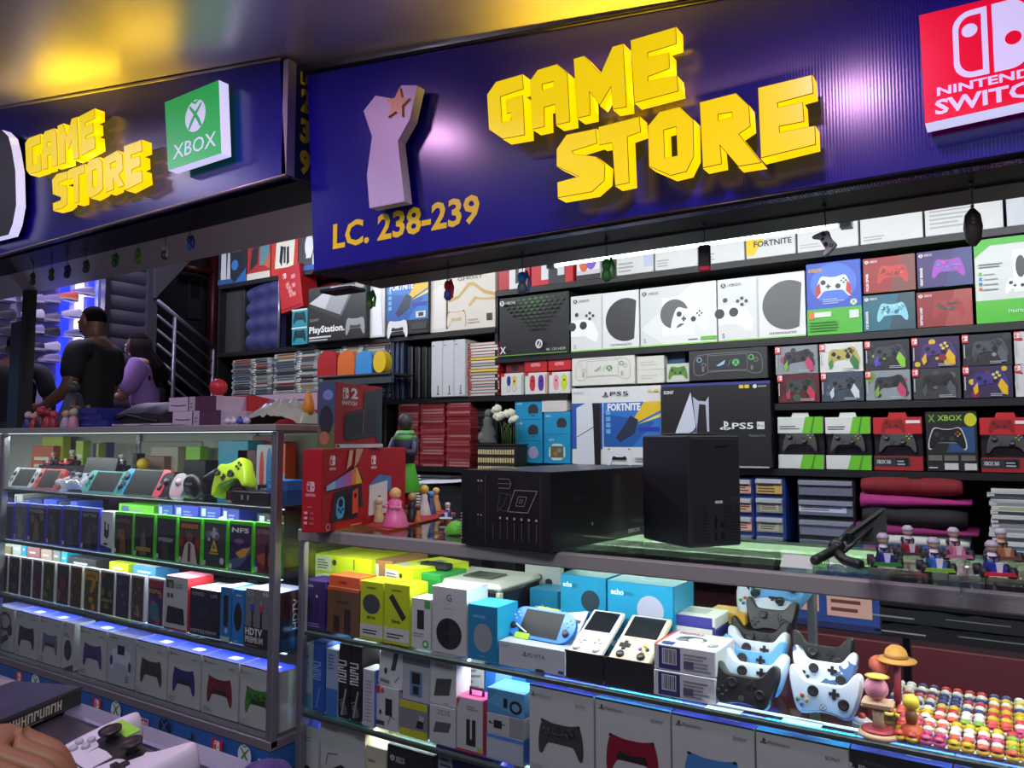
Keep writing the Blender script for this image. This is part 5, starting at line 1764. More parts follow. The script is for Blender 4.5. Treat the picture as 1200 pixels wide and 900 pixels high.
def peg(px, py, hpx, body, head, lab, skirt=1., arms=None, name='peg_doll', z=None):
    zz = ZM if z is None else z
    p = PZ(px, py, zz)
    hh = zat(p, px, py - hpx) - zz
    t = empty(name, lab, 'toy', p)
    r = hh * .22 * skirt
    MB().lathe([(r * 1.05, 0), (r * 1.08, hh * .03), (r * .8, hh * .3), (r * .5, hh * .52), (r * .55, hh * .64), (r * .25, hh * .72)], mat(body, .4), n=14).build('body', t)
    MB().ball((0, 0, hh * .84), hh * .155, mat(head, .4), n=12, k=8).build('head', t)
    if arms:
        for sx in (-1, 1):
            MB().tube([(sx * r * .5, 0, hh * .62), (sx * r * .85, -r * .35, hh * .5), (sx * r * .15, -r * .8, hh * .52)], hh * .04, mat(arms, .4), n=7).build('arm', t)
    return t


peg(463, 617, 46, 'D86A9A', 'D8A868', 'plain pink bell shaped doll with folded arms, tallest on the red mat', 1.5, 'D87AA4')
for px, py, hp, c1, c2, lab in ((418, 611, 26, '3A4858', '8A9AB0', 'plain grey blue peg doll beside the red console box'), (431, 612, 25, 'B89048', 'C8A460', 'plain tan peg doll next to the grey blue one'), (444, 612, 30, 'C8B880', 'D0C090', 'plain cream peg doll behind the pink doll'),
                               (483, 611, 34, '22282E', 'A88868', 'plain black peg doll beside the pink doll'), (490, 612, 20, 'B86A34', '3A3430', 'short plain orange peg doll in front of the black one'), (476, 611, 20, 'A8602E', '4A3A30', 'short plain brown peg doll against the pink skirt'),
                               (497, 604, 36, 'C8C4BC', 'C8A83C', 'plain white peg doll with yellow head'), (505, 602, 27, '3A4A7A', '4A86B8', 'plain navy peg doll with blue head'), (511, 599, 28, 'B88A58', 'C8A860', 'plain beige peg doll at the end of the red mat')):
    peg(px, py, hp, c1, c2, lab)
# tall plain statuette
p = PZ(474, 603, ZC)
hh = zat(p, 474, 473) - ZC
st = empty('statuette', 'tall plain statuette with green skirt and navy top beside the red boxes', 'statuette', (p.x, p.y, ZC))
MB().lathe([(hh * .17, 0), (hh * .17, hh * .03), (hh * .15, hh * .04)], mat('7A1620', .5), n=20).build('base', st)
b = MB()
for sx in (-1, 1):
    b2 = MB(); b2.tube([(sx * hh * .05, 0, hh * .04), (sx * hh * .055, 0, hh * .2), (sx * hh * .045, 0, hh * .35)], [hh * .04, hh * .05, hh * .055], mat('8A1E28', .5), n=9); b2.build('leg', st)
b.lathe([(hh * .145, hh * .20), (hh * .15, hh * .21), (hh * .10, hh * .40), (hh * .085, hh * .46)], mat('4AA82A', .5), n=16); b.build('skirt', st)
MB().lathe([(hh * .085, hh * .46), (hh * .095, hh * .54), (hh * .12, hh * .66), (hh * .09, hh * .73), (hh * .04, hh * .76)], mat('23283E', .5), n=16).build('torso', st)
MB().lathe([(hh * .10, hh * .655), (hh * .115, hh * .68), (hh * .075, hh * .755)], mat('4AA038', .5), n=16).build('collar', st)
for sx in (-1, 1):
    MB().tube([(sx * hh * .11, 0, hh * .68), (sx * hh * .145, -hh * .04, hh * .56), (0, -hh * .12, hh * .56)], [hh * .04, hh * .038, hh * .034], mat('2A3048', .5), n=9).build('arm', st)
MB().ball((0, 0, hh * .83), hh * .07, mat('2A2C30', .5), sc=(.9, 1, 1.2)).build('head', st)


def kart(px, py, z, w, body, trim, ring, lab, rot=0., Y=None):
    p = PZ(px, py, z)
    if Y:
        p = Vector((PY(px, py, Y).x, Y, z))
    t = empty('toy_kart', lab, 'toy', p, (0, 0, rot), 'small toy karts')
    b = MB(); b.prism([(-w * .22, w * .12), (w * .22, w * .12), (w * .16, w * .42), (-w * .16, w * .42)], -w * .42, w * .42, mat(body, .3)); b.build('kart_body', t)
    b = MB(); b.prism([(-w * .42, w * .10), (w * .42, w * .10), (w * .36, w * .2), (-w * .36, w * .2)], -w * .55, -w * .4, mat(ring, .35)); b.build('bumper', t)
    b = MB(); b.prism([(-w * .06, w * .16), (w * .06, w * .16), (w * .1, w * .48), (-w * .1, w * .48)], -w * .46, -w * .40, mat(trim, .3)); b.build('nose_stripe', t)
    for sx in (-1, 1):
        for sy in (-1, 1):
            MB().tube([(sx * w * .28, sy * w * .3, w * .17), (sx * w * .46, sy * w * .3, w * .17)], w * .17, mat('242428', .5), n=12).build('wheel', t)
    MB().box(-w * .2, w * .2, w * .12, w * .4, w * .42, w * .62, mat('2E2E34', .5), c=w * .04).build('seat', t)
    MB().tube([(0, -w * .02, w * .4), (0, w * .06, w * .56)], w * .03, mat('3A3A3E', .4)).build('steering_column', t)
    MB().lathe([(w * .13, 0), (w * .13, w * .03)], mat('2A2A2E', .4), c=(0, w * .06, w * .56), n=14).build('steering_wheel', t)
    MB().lathe([(w * .16, w * .42), (w * .17, w * .55), (w * .08, w * .72)], mat(trim, .5), c=(0, w * .2, 0), n=12).build('driver_body', t)
    MB().ball((0, w * .18, w * .84), w * .17, mat('C8A88A', .5), n=10, k=8).build('driver_head', t)
    MB().lathe([(w * .19, w * .86), (w * .18, w * .95), (w * .10, w * 1.04)], mat('B8B8BC', .35), c=(0, w * .19, 0), n=12).build('driver_helmet', t)
    return t


kart(524, 609, ZM, .05, '2A3A9A', 'C8CCD8', 'D8D8D8', 'blue toy kart beside the big black carton', .5)
p = PZ(534, 625, ZC)
t = empty('toy_dome', 'lime green plastic dome against the big black carton', 'toy', p)
MB().lathe([(.026, 0), (.027, .006), (.024, .02), (.014, .03), (.004, .033)], mat('5CC02A', .4), n=18).build('dome', t)
MB().lathe([(.030, 0), (.030, .004)], mat('3A8A1E', .4), n=18).build('brim', t)

# clear riser with toy karts, black folding phone mount, small card
p0, p1 = PZ(1018, 690, ZC), PZ(1245, 700, ZC)
rs = empty('acrylic_riser', 'clear acrylic riser under the toy karts', 'display stand', ((p0.x + p1.x) / 2, p0.y, ZC))
w_ = (p1.x - p0.x) / 2
MB().box(-w_, w_, 0, .24, .034, .038, PLASTIC).build('platform', rs)
for x in (-w_ + .001, w_ - .005, -.002):
    MB().box(x, x + .004, 0.004, .24, 0, .0338, PLASTIC).build('riser_leg', rs)
MB().box(-w_, w_, 0, .0035, 0, .0338, PLASTIC).build('front_wall', rs)
ZR = ZC + .0385
for px, py, b1, tr, rg, lab in ((1037, 664, '232C7E', 'C8D0E0', '2E8A3A', 'dark blue toy kart on a green rimmed base, first on the riser'), (1097, 671, '2E6EC0', 'D8DCE4', '7AB83A', 'light blue toy kart on a lime base, middle of the riser'), (1166, 676, '2440A8', 'D8DCE4', 'C82A3A', 'blue toy kart on a red base, last on the riser'),
                               (1066, 652, '9A1E2A', 'C8C8CC', '3A3A3E', 'red toy kart behind the dark blue one'), (1120, 655, 'C87A98', 'D8C8D0', 'B86A88', 'pink toy kart behind the light blue one'), (1176, 657, 'A86A4A', 'C8A880', '6A4A3A', 'brown toy kart behind the blue one')):
    kart(px, py, ZR, .052, b1, tr, rg, lab, .3)
z = ZC
mnt = empty('folding_mount', 'black folding phone mount lying on the counter beside the toy karts', 'mount', PZ(978, 655, z))
off = -mnt.location
bl = mat('131315', .35)
lift = lambda px, py, dz: PZ(px, py, z) + Vector((0, 0, dz))
MB().tube([lift(955, 664, .012), lift(980, 655, .02)], .010, bl).build('clamp_arm', mnt, loc=off)
MB().tube([lift(980, 655, .014), lift(990, 664, .012), lift(1008, 669, .012)], .010, bl).build('clamp_jaw', mnt, loc=off)
MB().ball(tuple(lift(981, 654, .022)), .018, bl).build('ball_joint', mnt, loc=off)
MB().tube([lift(981, 652, .025), lift(1000, 640, .045)], .006, bl).build('arm', mnt, loc=off)
MB().tube([lift(990, 658, .02), lift(1022, 645, .05)], .004, bl).build('arm', mnt, loc=off)
a, b_ = lift(998, 648, .03), lift(1040, 640, .075)
d = (b_ - a); d.z = 0; d.normalize()
nrm_ = Vector((-d.y, d.x, 0))
b = MB()
vs = [a + Vector((0, 0, -.012)), lift(1040, 648, .02), b_ + Vector((0, 0, .012)), a + Vector((0, 0, .012))]
b.add([tuple(v) for v in vs] + [tuple(v + nrm_ * .012) for v in vs], [(0, 1, 2, 3), (7, 6, 5, 4), (0, 4, 5, 1), (1, 5, 6, 2), (2, 6, 7, 3), (3, 7, 4, 0)], bl)
b.build('back_plate', mnt, loc=off)
q = [PZ(x, y, ZC) for x, y in ((914, 664), (952, 667), (954, 652), (918, 650))]
b = MB(); b.add([(v.x, v.y, ZC - .0005) for v in q] + [(v.x, v.y, ZC + .0006) for v in q], [(0, 3, 2, 1), (4, 5, 6, 7), (0, 1, 5, 4), (1, 2, 6, 5), (2, 3, 7, 6), (3, 0, 4, 7)], mat('C4CCC0', .5))
tag(b.build('paper_card'), 'small white card with faint print lying on the glass counter', 'card')

# ================================================================ inside the wide showcase: upper shelf
YF = 1.535
Z1s, Z2s, Z3s = R1 + .0006, R2 + .0006, R3 + .0006


def cb(label, a, b_, yt, z, D, col, Y=YF, name='carton', rot=0., **k):
    o, W, h = shelf_box(name, label, a, b_, yt, z, Y, D, col, rot=rot, **k)
    return o, W, h, Art(W, h)


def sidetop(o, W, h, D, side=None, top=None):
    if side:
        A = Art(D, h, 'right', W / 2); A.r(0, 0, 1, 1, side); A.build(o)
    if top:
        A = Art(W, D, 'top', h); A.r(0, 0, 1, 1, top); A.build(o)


o, W, h, A = cb('dark violet box with small stick picture beside the corner post', 356, 381, 681, Z1s, .07, '3A1A6A')
A.r(.06, .06, .94, .94, '30145C'); A.t('Roku', .1, .86, .06, 'D0C0E8', w=.35, bold=.03); A.r(.6, .25, .66, .62, '14101E'); A.e(.63, .68, .05, 'C8B8D8'); A.r(.2, .3, .4, .55, '1E1038'); A.lines(.1, .05, .8, .15, 2, '9A80C8'); A.build(o)
o, W, h, A = cb('brown box with orange lid and remote picture beside the dark violet box', 383, 421, 690, Z1s, .075, '6A4A32')
A.r(0, .93, 1, 1, 'D85A34'); A.t('~' * 7, .3, .66, .06, '4A3020', w=.4); A.r(.55, .03, .75, .55, '2A2224'); A.r(.22, .03, .40, .38, '3A2A24'); A.build(o)
b = MB(); b.prism([(-W / 2, h), (W / 2, h), (W / 2 - .004, h + .03), (-W / 2 + .004, h + .03)], .005, .07, mat('D2552F', .45), mat('D2552F', .45)); b.build('orange_lid', o)
A = Art(W, h); A.e(.5, 1.12, .12, '7A2A14', ry=.02); A.o = A.o + Vector((0, .004, 0)); A.build(o, 'lid_slot', base=False)
YEL = 'B8C814'
for a, b_, kind, lab in ((422, 449, 0, 'yellow green box with round dark device picture'), (450, 480, 1, 'yellow green box with slanted stick picture')):
    o, W, h, A = cb(lab, a, b_, 683 if kind == 0 else 686, Z1s, .075, YEL, group='yellow green media boxes at the front')
    A.r(0, .0, 1, .27, 'C0C2C0'); A.r(0, 0, 1, .05, 'A8B418'); A.lines(.12, .1, .85, .2, 2, '30303A')
    if kind == 0:
        A.e(.5, .62, .38, '3E4248', ry=.17)
    else:
        A.line([(.3, .78), (.78, .46)], .2, '26282C')
    A.t('~' * 6, .5, .88, .035, '3A401A', al='c', w=.4); A.t('~' * 3 if kind == 0 else 'Stick', .5, .36, .05, '2A3010', al='c', w=.36, bold=.03); A.build(o)
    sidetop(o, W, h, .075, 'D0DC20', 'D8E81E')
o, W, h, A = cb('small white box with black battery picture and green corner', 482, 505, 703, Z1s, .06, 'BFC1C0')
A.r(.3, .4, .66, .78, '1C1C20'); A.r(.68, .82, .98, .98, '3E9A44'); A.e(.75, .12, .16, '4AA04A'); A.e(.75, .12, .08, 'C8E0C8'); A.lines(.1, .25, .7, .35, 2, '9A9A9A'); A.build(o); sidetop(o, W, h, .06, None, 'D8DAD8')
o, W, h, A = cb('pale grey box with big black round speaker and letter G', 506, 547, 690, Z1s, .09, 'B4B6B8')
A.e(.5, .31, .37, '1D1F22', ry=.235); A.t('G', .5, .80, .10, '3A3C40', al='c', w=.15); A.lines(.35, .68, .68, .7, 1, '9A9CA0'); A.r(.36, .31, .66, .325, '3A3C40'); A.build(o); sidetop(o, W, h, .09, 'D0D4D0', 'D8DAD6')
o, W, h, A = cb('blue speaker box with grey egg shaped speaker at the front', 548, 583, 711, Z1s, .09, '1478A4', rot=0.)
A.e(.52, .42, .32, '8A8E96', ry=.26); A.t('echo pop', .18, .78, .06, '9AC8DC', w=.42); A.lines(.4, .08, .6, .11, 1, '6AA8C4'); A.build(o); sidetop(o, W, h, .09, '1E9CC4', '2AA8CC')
A = Art(W, .09, 'top', h + .0006); A.line([(.35, .35), (.5, .28), (.65, .35)], .02, 'C8ECF4'); A.build(o, 'smile_mark', base=False)
# flat box with handheld console leaning on it
o, W, h, A = cb('long flat pale box with small black emblem under the blue handheld console', 584, 663, 758, Z1s, .14, 'B2B6BE')
A.ps(.40, .62, .2, '26282C'); A.t('PS VITA', .45, .52, .18, '50545C', w=.26); A.p([(.55, .0), (.72, .0), (.68, .12), (.58, .12)], '2A2C30'); A.r(.9, .08, .98, .2, '2A4A9A'); A.t('SONY', .04, .8, .08, '70747A', w=.12); A.build(o)
vz = Z1s + h + .0015
p = PY(630, 740, YF + .05)
hv = empty('handheld_console', 'blue handheld console with dark screen leaning on the long flat box', 'handheld console', (p.x, YF + .040, vz + .004), (math.radians(-38), 0, math.radians(-4)))
hw_, hh_ = .094, .078
pl = [(-hw_ + .036 + .036 * math.cos(t), hh_ / 2 + hh_ / 2 * math.sin(t)) for t in [PI / 2 + PI * i / 10 for i in range(11)]] + [(hw_ - .036 + .036 * math.cos(t), hh_ / 2 + hh_ / 2 * math.sin(t)) for t in [-PI / 2 + PI * i / 10 for i in range(11)]]
MB().prism(pl, 0, .012, mat('2A74C0', .3)).build('case', hv)
MB().box(-.055, .055, -.001, .001, .008, hh_ - .006, mat('131418', .4, var=0, spec=.2)).build('screen', hv)
for sx in (-1, 1):
    MB().lathe([(.008, 0), (.008, .005), (.005, .006)], mat('14161A', .4), n=12, M=Matrix.Translation((sx * .074, 0, .026)) @ Matrix.Rotation(PI / 2, 4, 'X')).build('thumb_stick', hv)
    for dx, dz in ((0, .008), (.008, 0), (0, -.008), (-.008, 0)):
        MB().lathe([(.003, 0), (.003, .002)], mat('8AB8E0', .4), n=8, M=Matrix.Translation((sx * .074 + dx, 0, .052 + dz)) @ Matrix.Rotation(PI / 2, 4, 'X')).build('button', hv)
MB().box(-.06, -.02, -.003, .004, -.004, .010, mat('A4E830', .4)).build('price_tag', hv)
MB().box(-.03, .03, .004, .008, hh_ - .004, hh_ + .006, mat('A4E830', .4)).build('price_tag', hv)
b = MB(); b.tube([(-.07, -.003, .03), (-.03, -.004, .012)], .002, mat('D8D8DC', .4)); b.build('strap', hv)
# tilted white game box behind the handheld
o = carton('carton', 'white box with blue edge propped behind the blue handheld console', .085, .12, .028, (PY(657, 712, YF + .12).x, YF + .125, Z1s + .050), 'D0D2CE', rot=math.radians(-10), tilt=(math.radians(-42), 0))
A = Art(.085, .12); A.r(.06, .3, .94, .94, 'DADCD8'); A.lines(.15, .6, .8, .85, 4, 'A8AAB0'); A.r(.55, .35, .9, .42, '505058'); A.build(o); A = Art(.028, .12, 'right', .0425); A.r(0, 0, 1, 1, '2A3A9A'); A.r(.1, .1, .9, .5, 'B8C0D8'); A.build(o)
MB().box(-.03, .03, .028, .05, 0, .02, mat('C8C8C8', .5)).build('prop_foot', o)
# the two retro handhelds in black tray boxes, leaning back
for i, (a, b_, col, kind, lab) in enumerate(((661, 706, 'D8D8D4', 0, 'white retro handheld in a black tray box'), (708, 764, 'C4B8A0', 1, 'beige retro handheld in a black tray box'))):
    X, W, _ = frame_box(a, b_, 790, Z1s, YF)
    t = empty('handheld_console', lab, 'handheld console', (X, YF + .002, Z1s + .001))
    L = .165
    b = MB(); b.box(-W / 2, W / 2, 0, .004, 0, .060, mat('121216', .45)); b.box(-W / 2, W / 2, .004, L, 0, .004, mat('121216', .45)); b.box(-W / 2, -W / 2 + .004, .004, L, .004, .055, mat('121216', .45)); b.box(W / 2 - .004, W / 2, .004, L, .004, .055, mat('121216', .45)); b.box(-W / 2 + .004, W / 2 - .004, L - .004, L, .004, .075, mat('121216', .45))
    b.build('tray_box', t)
    Mx = Matrix.Translation((0, .006, .046)) @ Matrix.Rotation(math.radians(27), 4, 'X')
    bw2 = W / 2 - .007
    b = MB(); b.box(-bw2, bw2, 0, .15, 0, .014, mat(col, .35), M=Mx, c=.003); sh = b.build('shell', t)
    b = MB(); b.box(-bw2 * .8, bw2 * .8, .075, .142, .014, .0150, mat('1C1E22', .1, var=0), M=Mx); b.build('screen', t)
    dk = '2A2A2C' if kind else 'CACAC6'
    b = MB(); b.box(-bw2 * .75, -bw2 * .25, .040, .050, .014, .017, mat(dk, .4), M=Mx); b.box(-bw2 * .58, -bw2 * .42, .032, .058, .014, .017, mat(dk, .4), M=Mx); b.build('direction_pad', t)
    for dx, dy in ((.45, .05), (.62, .04), (.45, .03), (.28, .04)):
        b = MB(); b.lathe([(.0042, 0), (.0042, .003)], mat(['8A5AB0', 'C8A030', '2A2A2C', '5A4A9A'][int(dx * 100) % 4] if kind else 'B8B8B4', .4), n=9, M=Mx @ Matrix.Translation((bw2 * dx, dy, .014))); b.build('button', t)
    for sx in (-1, 1):
        b = MB(); b.lathe([(.009, 0), (.009, .005), (.006, .007)], mat(dk if kind else 'D0D0CC', .4), n=12, M=Mx @ Matrix.Translation((sx * bw2 * .5 + (0 if kind else sx * .004), .016, .014))); b.build('thumb_stick', t)
# stacked white game boxes and flat cases
for i, (yt, zz) in enumerate(((0, Z1s), (0, Z1s + .052))):
    X, W, _ = frame_box(766, 838, 800, zz, YF)
    o = carton('carton', ['white and navy box with barcode, lower of two beside the black controller', 'white and navy box with dog picture and barcode, upper of two'][i], W, .0505, .13, (X, YF + i * .003, zz), 'C0C2C6', group='white and navy boxes with barcodes')
    A = Art(W, .0505); A.r(.08, .05, .44, .95, '2E2E66'); A.r(.14, .25, .38, .88, 'C4C4CC')
    for k in range(9):
        A.r(.16 + k * .024, .30, .168 + k * .024 + (k % 3) * .004, .85, '26262A')
    A.lines(.5, .15, .95, .85, 5, '85858C'); A.r(.5, .2, .66, .5, '50506A'); A.build(o)
    if i:
        A = Art(W, .13, 'top', .0505); A.r(0, 0, .05, 1, 'B83A34'); A.e(.45, .55, .24, '2A2A30', ry=.16); A.e(.52, .5, .12, 'C8C8D0', ry=.12); A.e(.3, .45, .1, '6A6A78', ry=.08); A.t('~' * 4, .12, .80, .12, 'A84A44', w=.4); A.t('~' * 2, .8, .2, .2, '30304A', w=.14, bold=.03); A.r(.1, .04, .3, .2, '2E2E66'); A.build(o)
zq = Z1s
for i, (a, b_, c_, e_, lab) in enumerate(((784, 838, '4A2430', 'B85A60', 'flat dark red case at the bottom of the case pile'), (783, 836, '5A3050', 'C06A70', 'flat plum case with pink edge in the case pile'), (785, 840, '8A3A44', 'C87A80', 'flat rose case in the case pile'), (784, 838, '5A2838', 'C0606A', 'flat wine red case with pink edge in the case pile'), (787, 832, 'D4B020', 'E0C040', 'flat yellow case in the case pile'), (783, 844, '2E2E7A', 'D0D0C8', 'navy and white box with window, lower box on the yellow case'), (783, 844, 'C8C8C0', '3A3A8A', 'white and navy box with window, topmost of the case pile'))):
    X, W, _ = frame_box(a, b_, 740, zq, YF + .20)
    hh = [.016, .016, .016, .014, .018, .022, .024][i]
    o = carton('game_box', lab, W, hh, .10, (X, YF + .165, zq), c_, group='pile of flat boxes behind the barcode boxes')
    A = Art(W, hh); A.r(.0, .0, 1, .2, e_); A.r(.25 if i > 4 else .1, .2, .95, 1, c_ if i < 5 else e_); A.build(o)
    if i == 6:
        A = Art(W, .10, 'top', hh); A.r(0, 0, 1, 1, 'C8CCC4'); A.r(.3, .3, .75, .85, '9AA09C'); A.r(0, 0, .3, .4, '3A3A8A'); A.build(o)
    zq += hh + .0008
# second pile behind
zq = Z1s
for i, (c_, e_, lab) in enumerate((('7A2A30', 'C0606A', 'flat red case, bottom of the rear pile beside the post'), ('5A3038', 'B86068', 'flat dark red case, second of the rear pile'), ('B85A5A', 'D89090', 'flat rose case, third of the rear pile'), ('3A2E30', 'C8A060', 'flat black case, fourth of the rear pile'), ('C89A30', 'E0C060', 'flat amber case on top of the rear pile'))):
    X, W, _ = frame_box(838, 872, 700, zq, YF + .30)
    o = carton('game_box', lab, W + .02, .024, .08, (X, YF + .272, zq), c_, group='rear pile of flat cases')
    A = Art(W, .024); A.r(0, 0, 1, .3, e_); A.build(o)
    zq += .0248
# speaker boxes, two on two
for a, b_, yt, z_, Y_, kind, lab in ((657, 711, 735, Z1s, YF + .17, 0, 'blue speaker box under the one with dark speaker'), (712, 790, 738, Z1s, YF + .15, 2, 'blue speaker box under the one with grey speaker')):
    X, W, h = frame_box(a, b_, yt, z_, Y_)
    o = carton('speaker_box', lab, W - .002, .085, .13, (X, Y_, z_), '177FA6', group='blue speaker boxes in the showcase')
    A = Art(W, .085); A.t('echo', .06, .5, .22, 'C8E4EE', w=.2, bold=.03); A.e(.6, .3, .18, '22353E', ry=.5); A.build(o)
    o = carton('speaker_box', lab.replace('under the one with', 'with') + ', upper of the pair', W - .002, .105, .13, (X, Y_, z_ + .087), '1A8CB4', group='blue speaker boxes in the showcase')
    A = Art(W, .105)
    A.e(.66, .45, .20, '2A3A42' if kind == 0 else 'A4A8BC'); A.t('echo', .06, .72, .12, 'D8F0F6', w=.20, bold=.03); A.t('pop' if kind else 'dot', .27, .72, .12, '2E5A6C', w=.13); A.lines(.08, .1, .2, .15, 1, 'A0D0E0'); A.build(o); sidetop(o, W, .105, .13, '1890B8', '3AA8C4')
    A = Art(W, .13, 'top', .1056); A.line([(.4, .4), (.55, .3), (.7, .4)], .02, 'C8ECF4'); A.build(o, 'smile_mark', base=False)
X, W, h = frame_box(623, 656, 686, Z1s, YF + .26)
o = carton('speaker_box', 'small blue speaker box behind the blue handheld console', W, .13, .08, (X, YF + .25, Z1s), '1A86AC'); Art(W, .13).t('echo', .2, .6, .1, 'C8E4EE', w=.5).build(o)
X, W, h = frame_box(615, 657, 664, Z1s, YF + .335)
o = carton('carton', 'white box with two black earbuds picture behind the blue speaker boxes', W, h, .02, (X, YF + .335, Z1s), 'BCC2B8'); A = Art(W, h); A.e(.4, .82, .1, '2A2A2E', ry=.05); A.e(.68, .76, .1, '2A2A2E', ry=.05); A.r(0, 0, 1, .5, '8A9A94'); A.build(o)
# back row: yellow boxes, brown parcel, white opened console, green case
for i, (a, b_, zz, hh, Y_, c_, lab) in enumerate(((365, 412, Z1s, .085, YF + .09, 'C0D418', 'yellow green box with barcode label, bottom one behind the violet box'), (369, 435, Z1s + .086, .05, YF + .10, 'C4DA18', 'yellow green box with barcode label, second one behind the violet box'), (369, 435, Z1s + .137, .05, YF + .10, 'C8DE1A', 'yellow green box with barcode label, topmost behind the violet box'))):
    X, W, _ = frame_box(a, b_, 660, zz, Y_)
    o = carton('carton', lab, W - .002, hh, .16, (X, Y_, zz), c_, group='yellow green boxes behind the violet box')
    A = Art(W, hh); A.r(.02, .1, .3, .9, 'C8CAC4'); A.lines(.05, .2, .26, .8, 4, '3A3A34'); A.e(.36, .6, .04, '2A3010'); A.r(.7, .3, .72, .9, '6A7A10'); A.build(o)
    sidetop(o, W, hh, .16, None, 'E0F03A')
X, W, _ = frame_box(412, 462, 665, Z1s, YF + .13)
o = carton('parcel', 'brown cardboard parcel with white address label behind the orange lidded box', W, .185, .16, (X, YF + .12, Z1s), '9A7048'); A = Art(W, .185); A.r(.25, .7, .7, .94, 'C8CCC8'); A.lines(.3, .74, .65, .90, 3, '6A6A6A'); A.build(o); sidetop(o, W, .185, .16, None, 'B08A5C')
for i, (zz, hh, c_, lab) in enumerate(((Z1s, .12, 'C8DC18', 'yellow green box behind the two media boxes, lower one'), (Z1s + .121, .055, 'CCE01A', 'yellow green box with grey sticker on its lid, upper one'))):
    X, W, _ = frame_box(446, 488, 665, zz, YF + .10)
    o = carton('carton', lab, W, hh, .20, (X, YF + .10, zz), c_, rot=math.radians(-14), group='yellow green boxes behind the media boxes')
    A = Art(W, hh); A.r(.02, .2, .5, .8, 'D0D2CC'); A.lines(.06, .3, .46, .7, 3, '4A4A44'); A.e(.6, .6, .05, '2A3010'); A.build(o)
    if i:
        A = Art(W, .20, 'top', hh); A.r(0, 0, 1, 1, 'E2F040'); A.r(.35, .55, .65, .8, '8E9488'); A.r(.1, .1, .5, .3, 'C8D0C0'); A.build(o)
X, W, _ = frame_box(482, 520, 680, Z1s, YF + .13)
o = carton('carton', 'green case under a black gadget behind the white battery box', W, .165, .12, (X, YF + .115, Z1s), '2E9A44'); A = Art(W, .165); A.r(.1, .5, .9, .9, '258238'); A.build(o)
t = empty('gadget', 'black gadget with silver end lying on the green case', 'gadget', (X - .01, YF + .16, Z1s + .1685))
MB().box(-.045, .05, 0, .035, 0, .018, mat('1E1E22', .4), c=.004).build('body', t); MB().box(-.058, -.0452, .006, .03, .003, .016, mat('B8BABC', .3, .8), c=.002).build('silver_end', t)
X, W, _ = frame_box(503, 588, 680, Z1s, YF + .14)
t = empty('console_unit', 'opened white console unit with grey square window on its lid', 'console', (X, YF + .13, Z1s + .001))
b = MB(); b.box(-W / 2, W / 2, 0, .20, 0, .135, mat('1E1C2A', .4), c=.003); b.build('chassis', t)
b = MB(); b.box(-W / 2 - .004, W / 2 + .004, -.006, .21, .1352, .155, mat('CFCFC4', .4), c=.008); b.build('lid', t)
b = MB(); b.box(-W * .15, W * .25, .05, .13, .1552, .160, mat('4E5450', .25), c=.002); b.build('lid_window', t)
for x in (-W / 2 - .004, W / 2 - .010):
    MB().box(x, x + .014, -.004, .012, 0, .135, mat('B8B8A8', .4), c=.002).build('corner_strut', t)
# cable packets between boxes
for i in range(5):
    p = PY(598 + i * 7, 705 - (i % 2) * 8, YF + .22)
    b = MB(); b.box(-.03, .03, 0, .05, 0, .012, mat(['3A3E48', '6A5A8A', '22242A', '8A8E94', '30343A'][i], .3), c=.002)
    o = b.build('cable_packet', None, (p.x, YF + .185, Z1s + .001 + i * .0135), (0, 0, .2 * (i % 2)))
    tag(o, ['grey', 'violet', 'black', 'pale grey', 'dark grey'][i] + ' flat cable packet behind the blue echo box', 'packet', 'flat cable packets in the showcase')
    Art(.06, .012).r(.1, .2, .6, .8, 'A8A8B0').build(o)

# ---- game controllers on a stepped clear stand, grips up
st_ = empty('stepped_stand', 'clear stepped acrylic stand under the displayed controllers', 'display stand', (PZ(915, 830, R1).x, YF, Z1s))
WB = mat('CBD2D8', .35)
GRADM = bpy.data.materials.new('white_to_blue_shell')
GRADM.use_nodes = True
g = GRADM.node_tree
bsd = g.nodes['Principled BSDF']
bsd.inputs['Roughness'].default_value = .35
tcn = g.nodes.new('ShaderNodeTexCoord'); sep = g.nodes.new('ShaderNodeSeparateXYZ'); rmp = g.nodes.new('ShaderNodeValToRGB'); mr = g.nodes.new('ShaderNodeMapRange')
g.links.new(tcn.outputs['Object'], sep.inputs[0]); g.links.new(sep.outputs[2], mr.inputs[0])
mr.inputs[1].default_value = -.05; mr.inputs[2].default_value = .05
g.links.new(mr.outputs[0], rmp.inputs[0]); g.links.new(rmp.outputs[0], bsd.inputs['Base Color'])
rmp.color_ramp.elements[0].color = lin('CCD4D8'); rmp.color_ramp.elements[0].position = .25
rmp.color_ramp.elements[1].color = lin('7FB0DC'); rmp.color_ramp.elements[1].position = .95
CAMO = bpy.data.materials.new('white_camouflage_shell')
CAMO.use_nodes = True
g = CAMO.node_tree
bsd = g.nodes['Principled BSDF']; bsd.inputs['Roughness'].default_value = .35
nn = g.nodes.new('ShaderNodeTexNoise'); nn.inputs['Scale'].default_value = 28; tcn = g.nodes.new('ShaderNodeTexCoord'); rmp = g.nodes.new('ShaderNodeValToRGB'); rmp.color_ramp.interpolation = 'CONSTANT'
g.links.new(tcn.outputs['Object'], nn.inputs[0]); g.links.new(nn.outputs[0], rmp.inputs[0]); g.links.new(rmp.outputs[0], bsd.inputs['Base Color'])
rmp.color_ramp.elements[0].color = lin('4A6690'); rmp.color_ramp.elements[1].color = lin('CCD4D8'); rmp.color_ramp.elements[1].position = .44
BT = ['3A8A4A', 'B84038', '3A5AA0', 'B8983A']
BT = [BT[2], BT[0], BT[1], BT[3]]


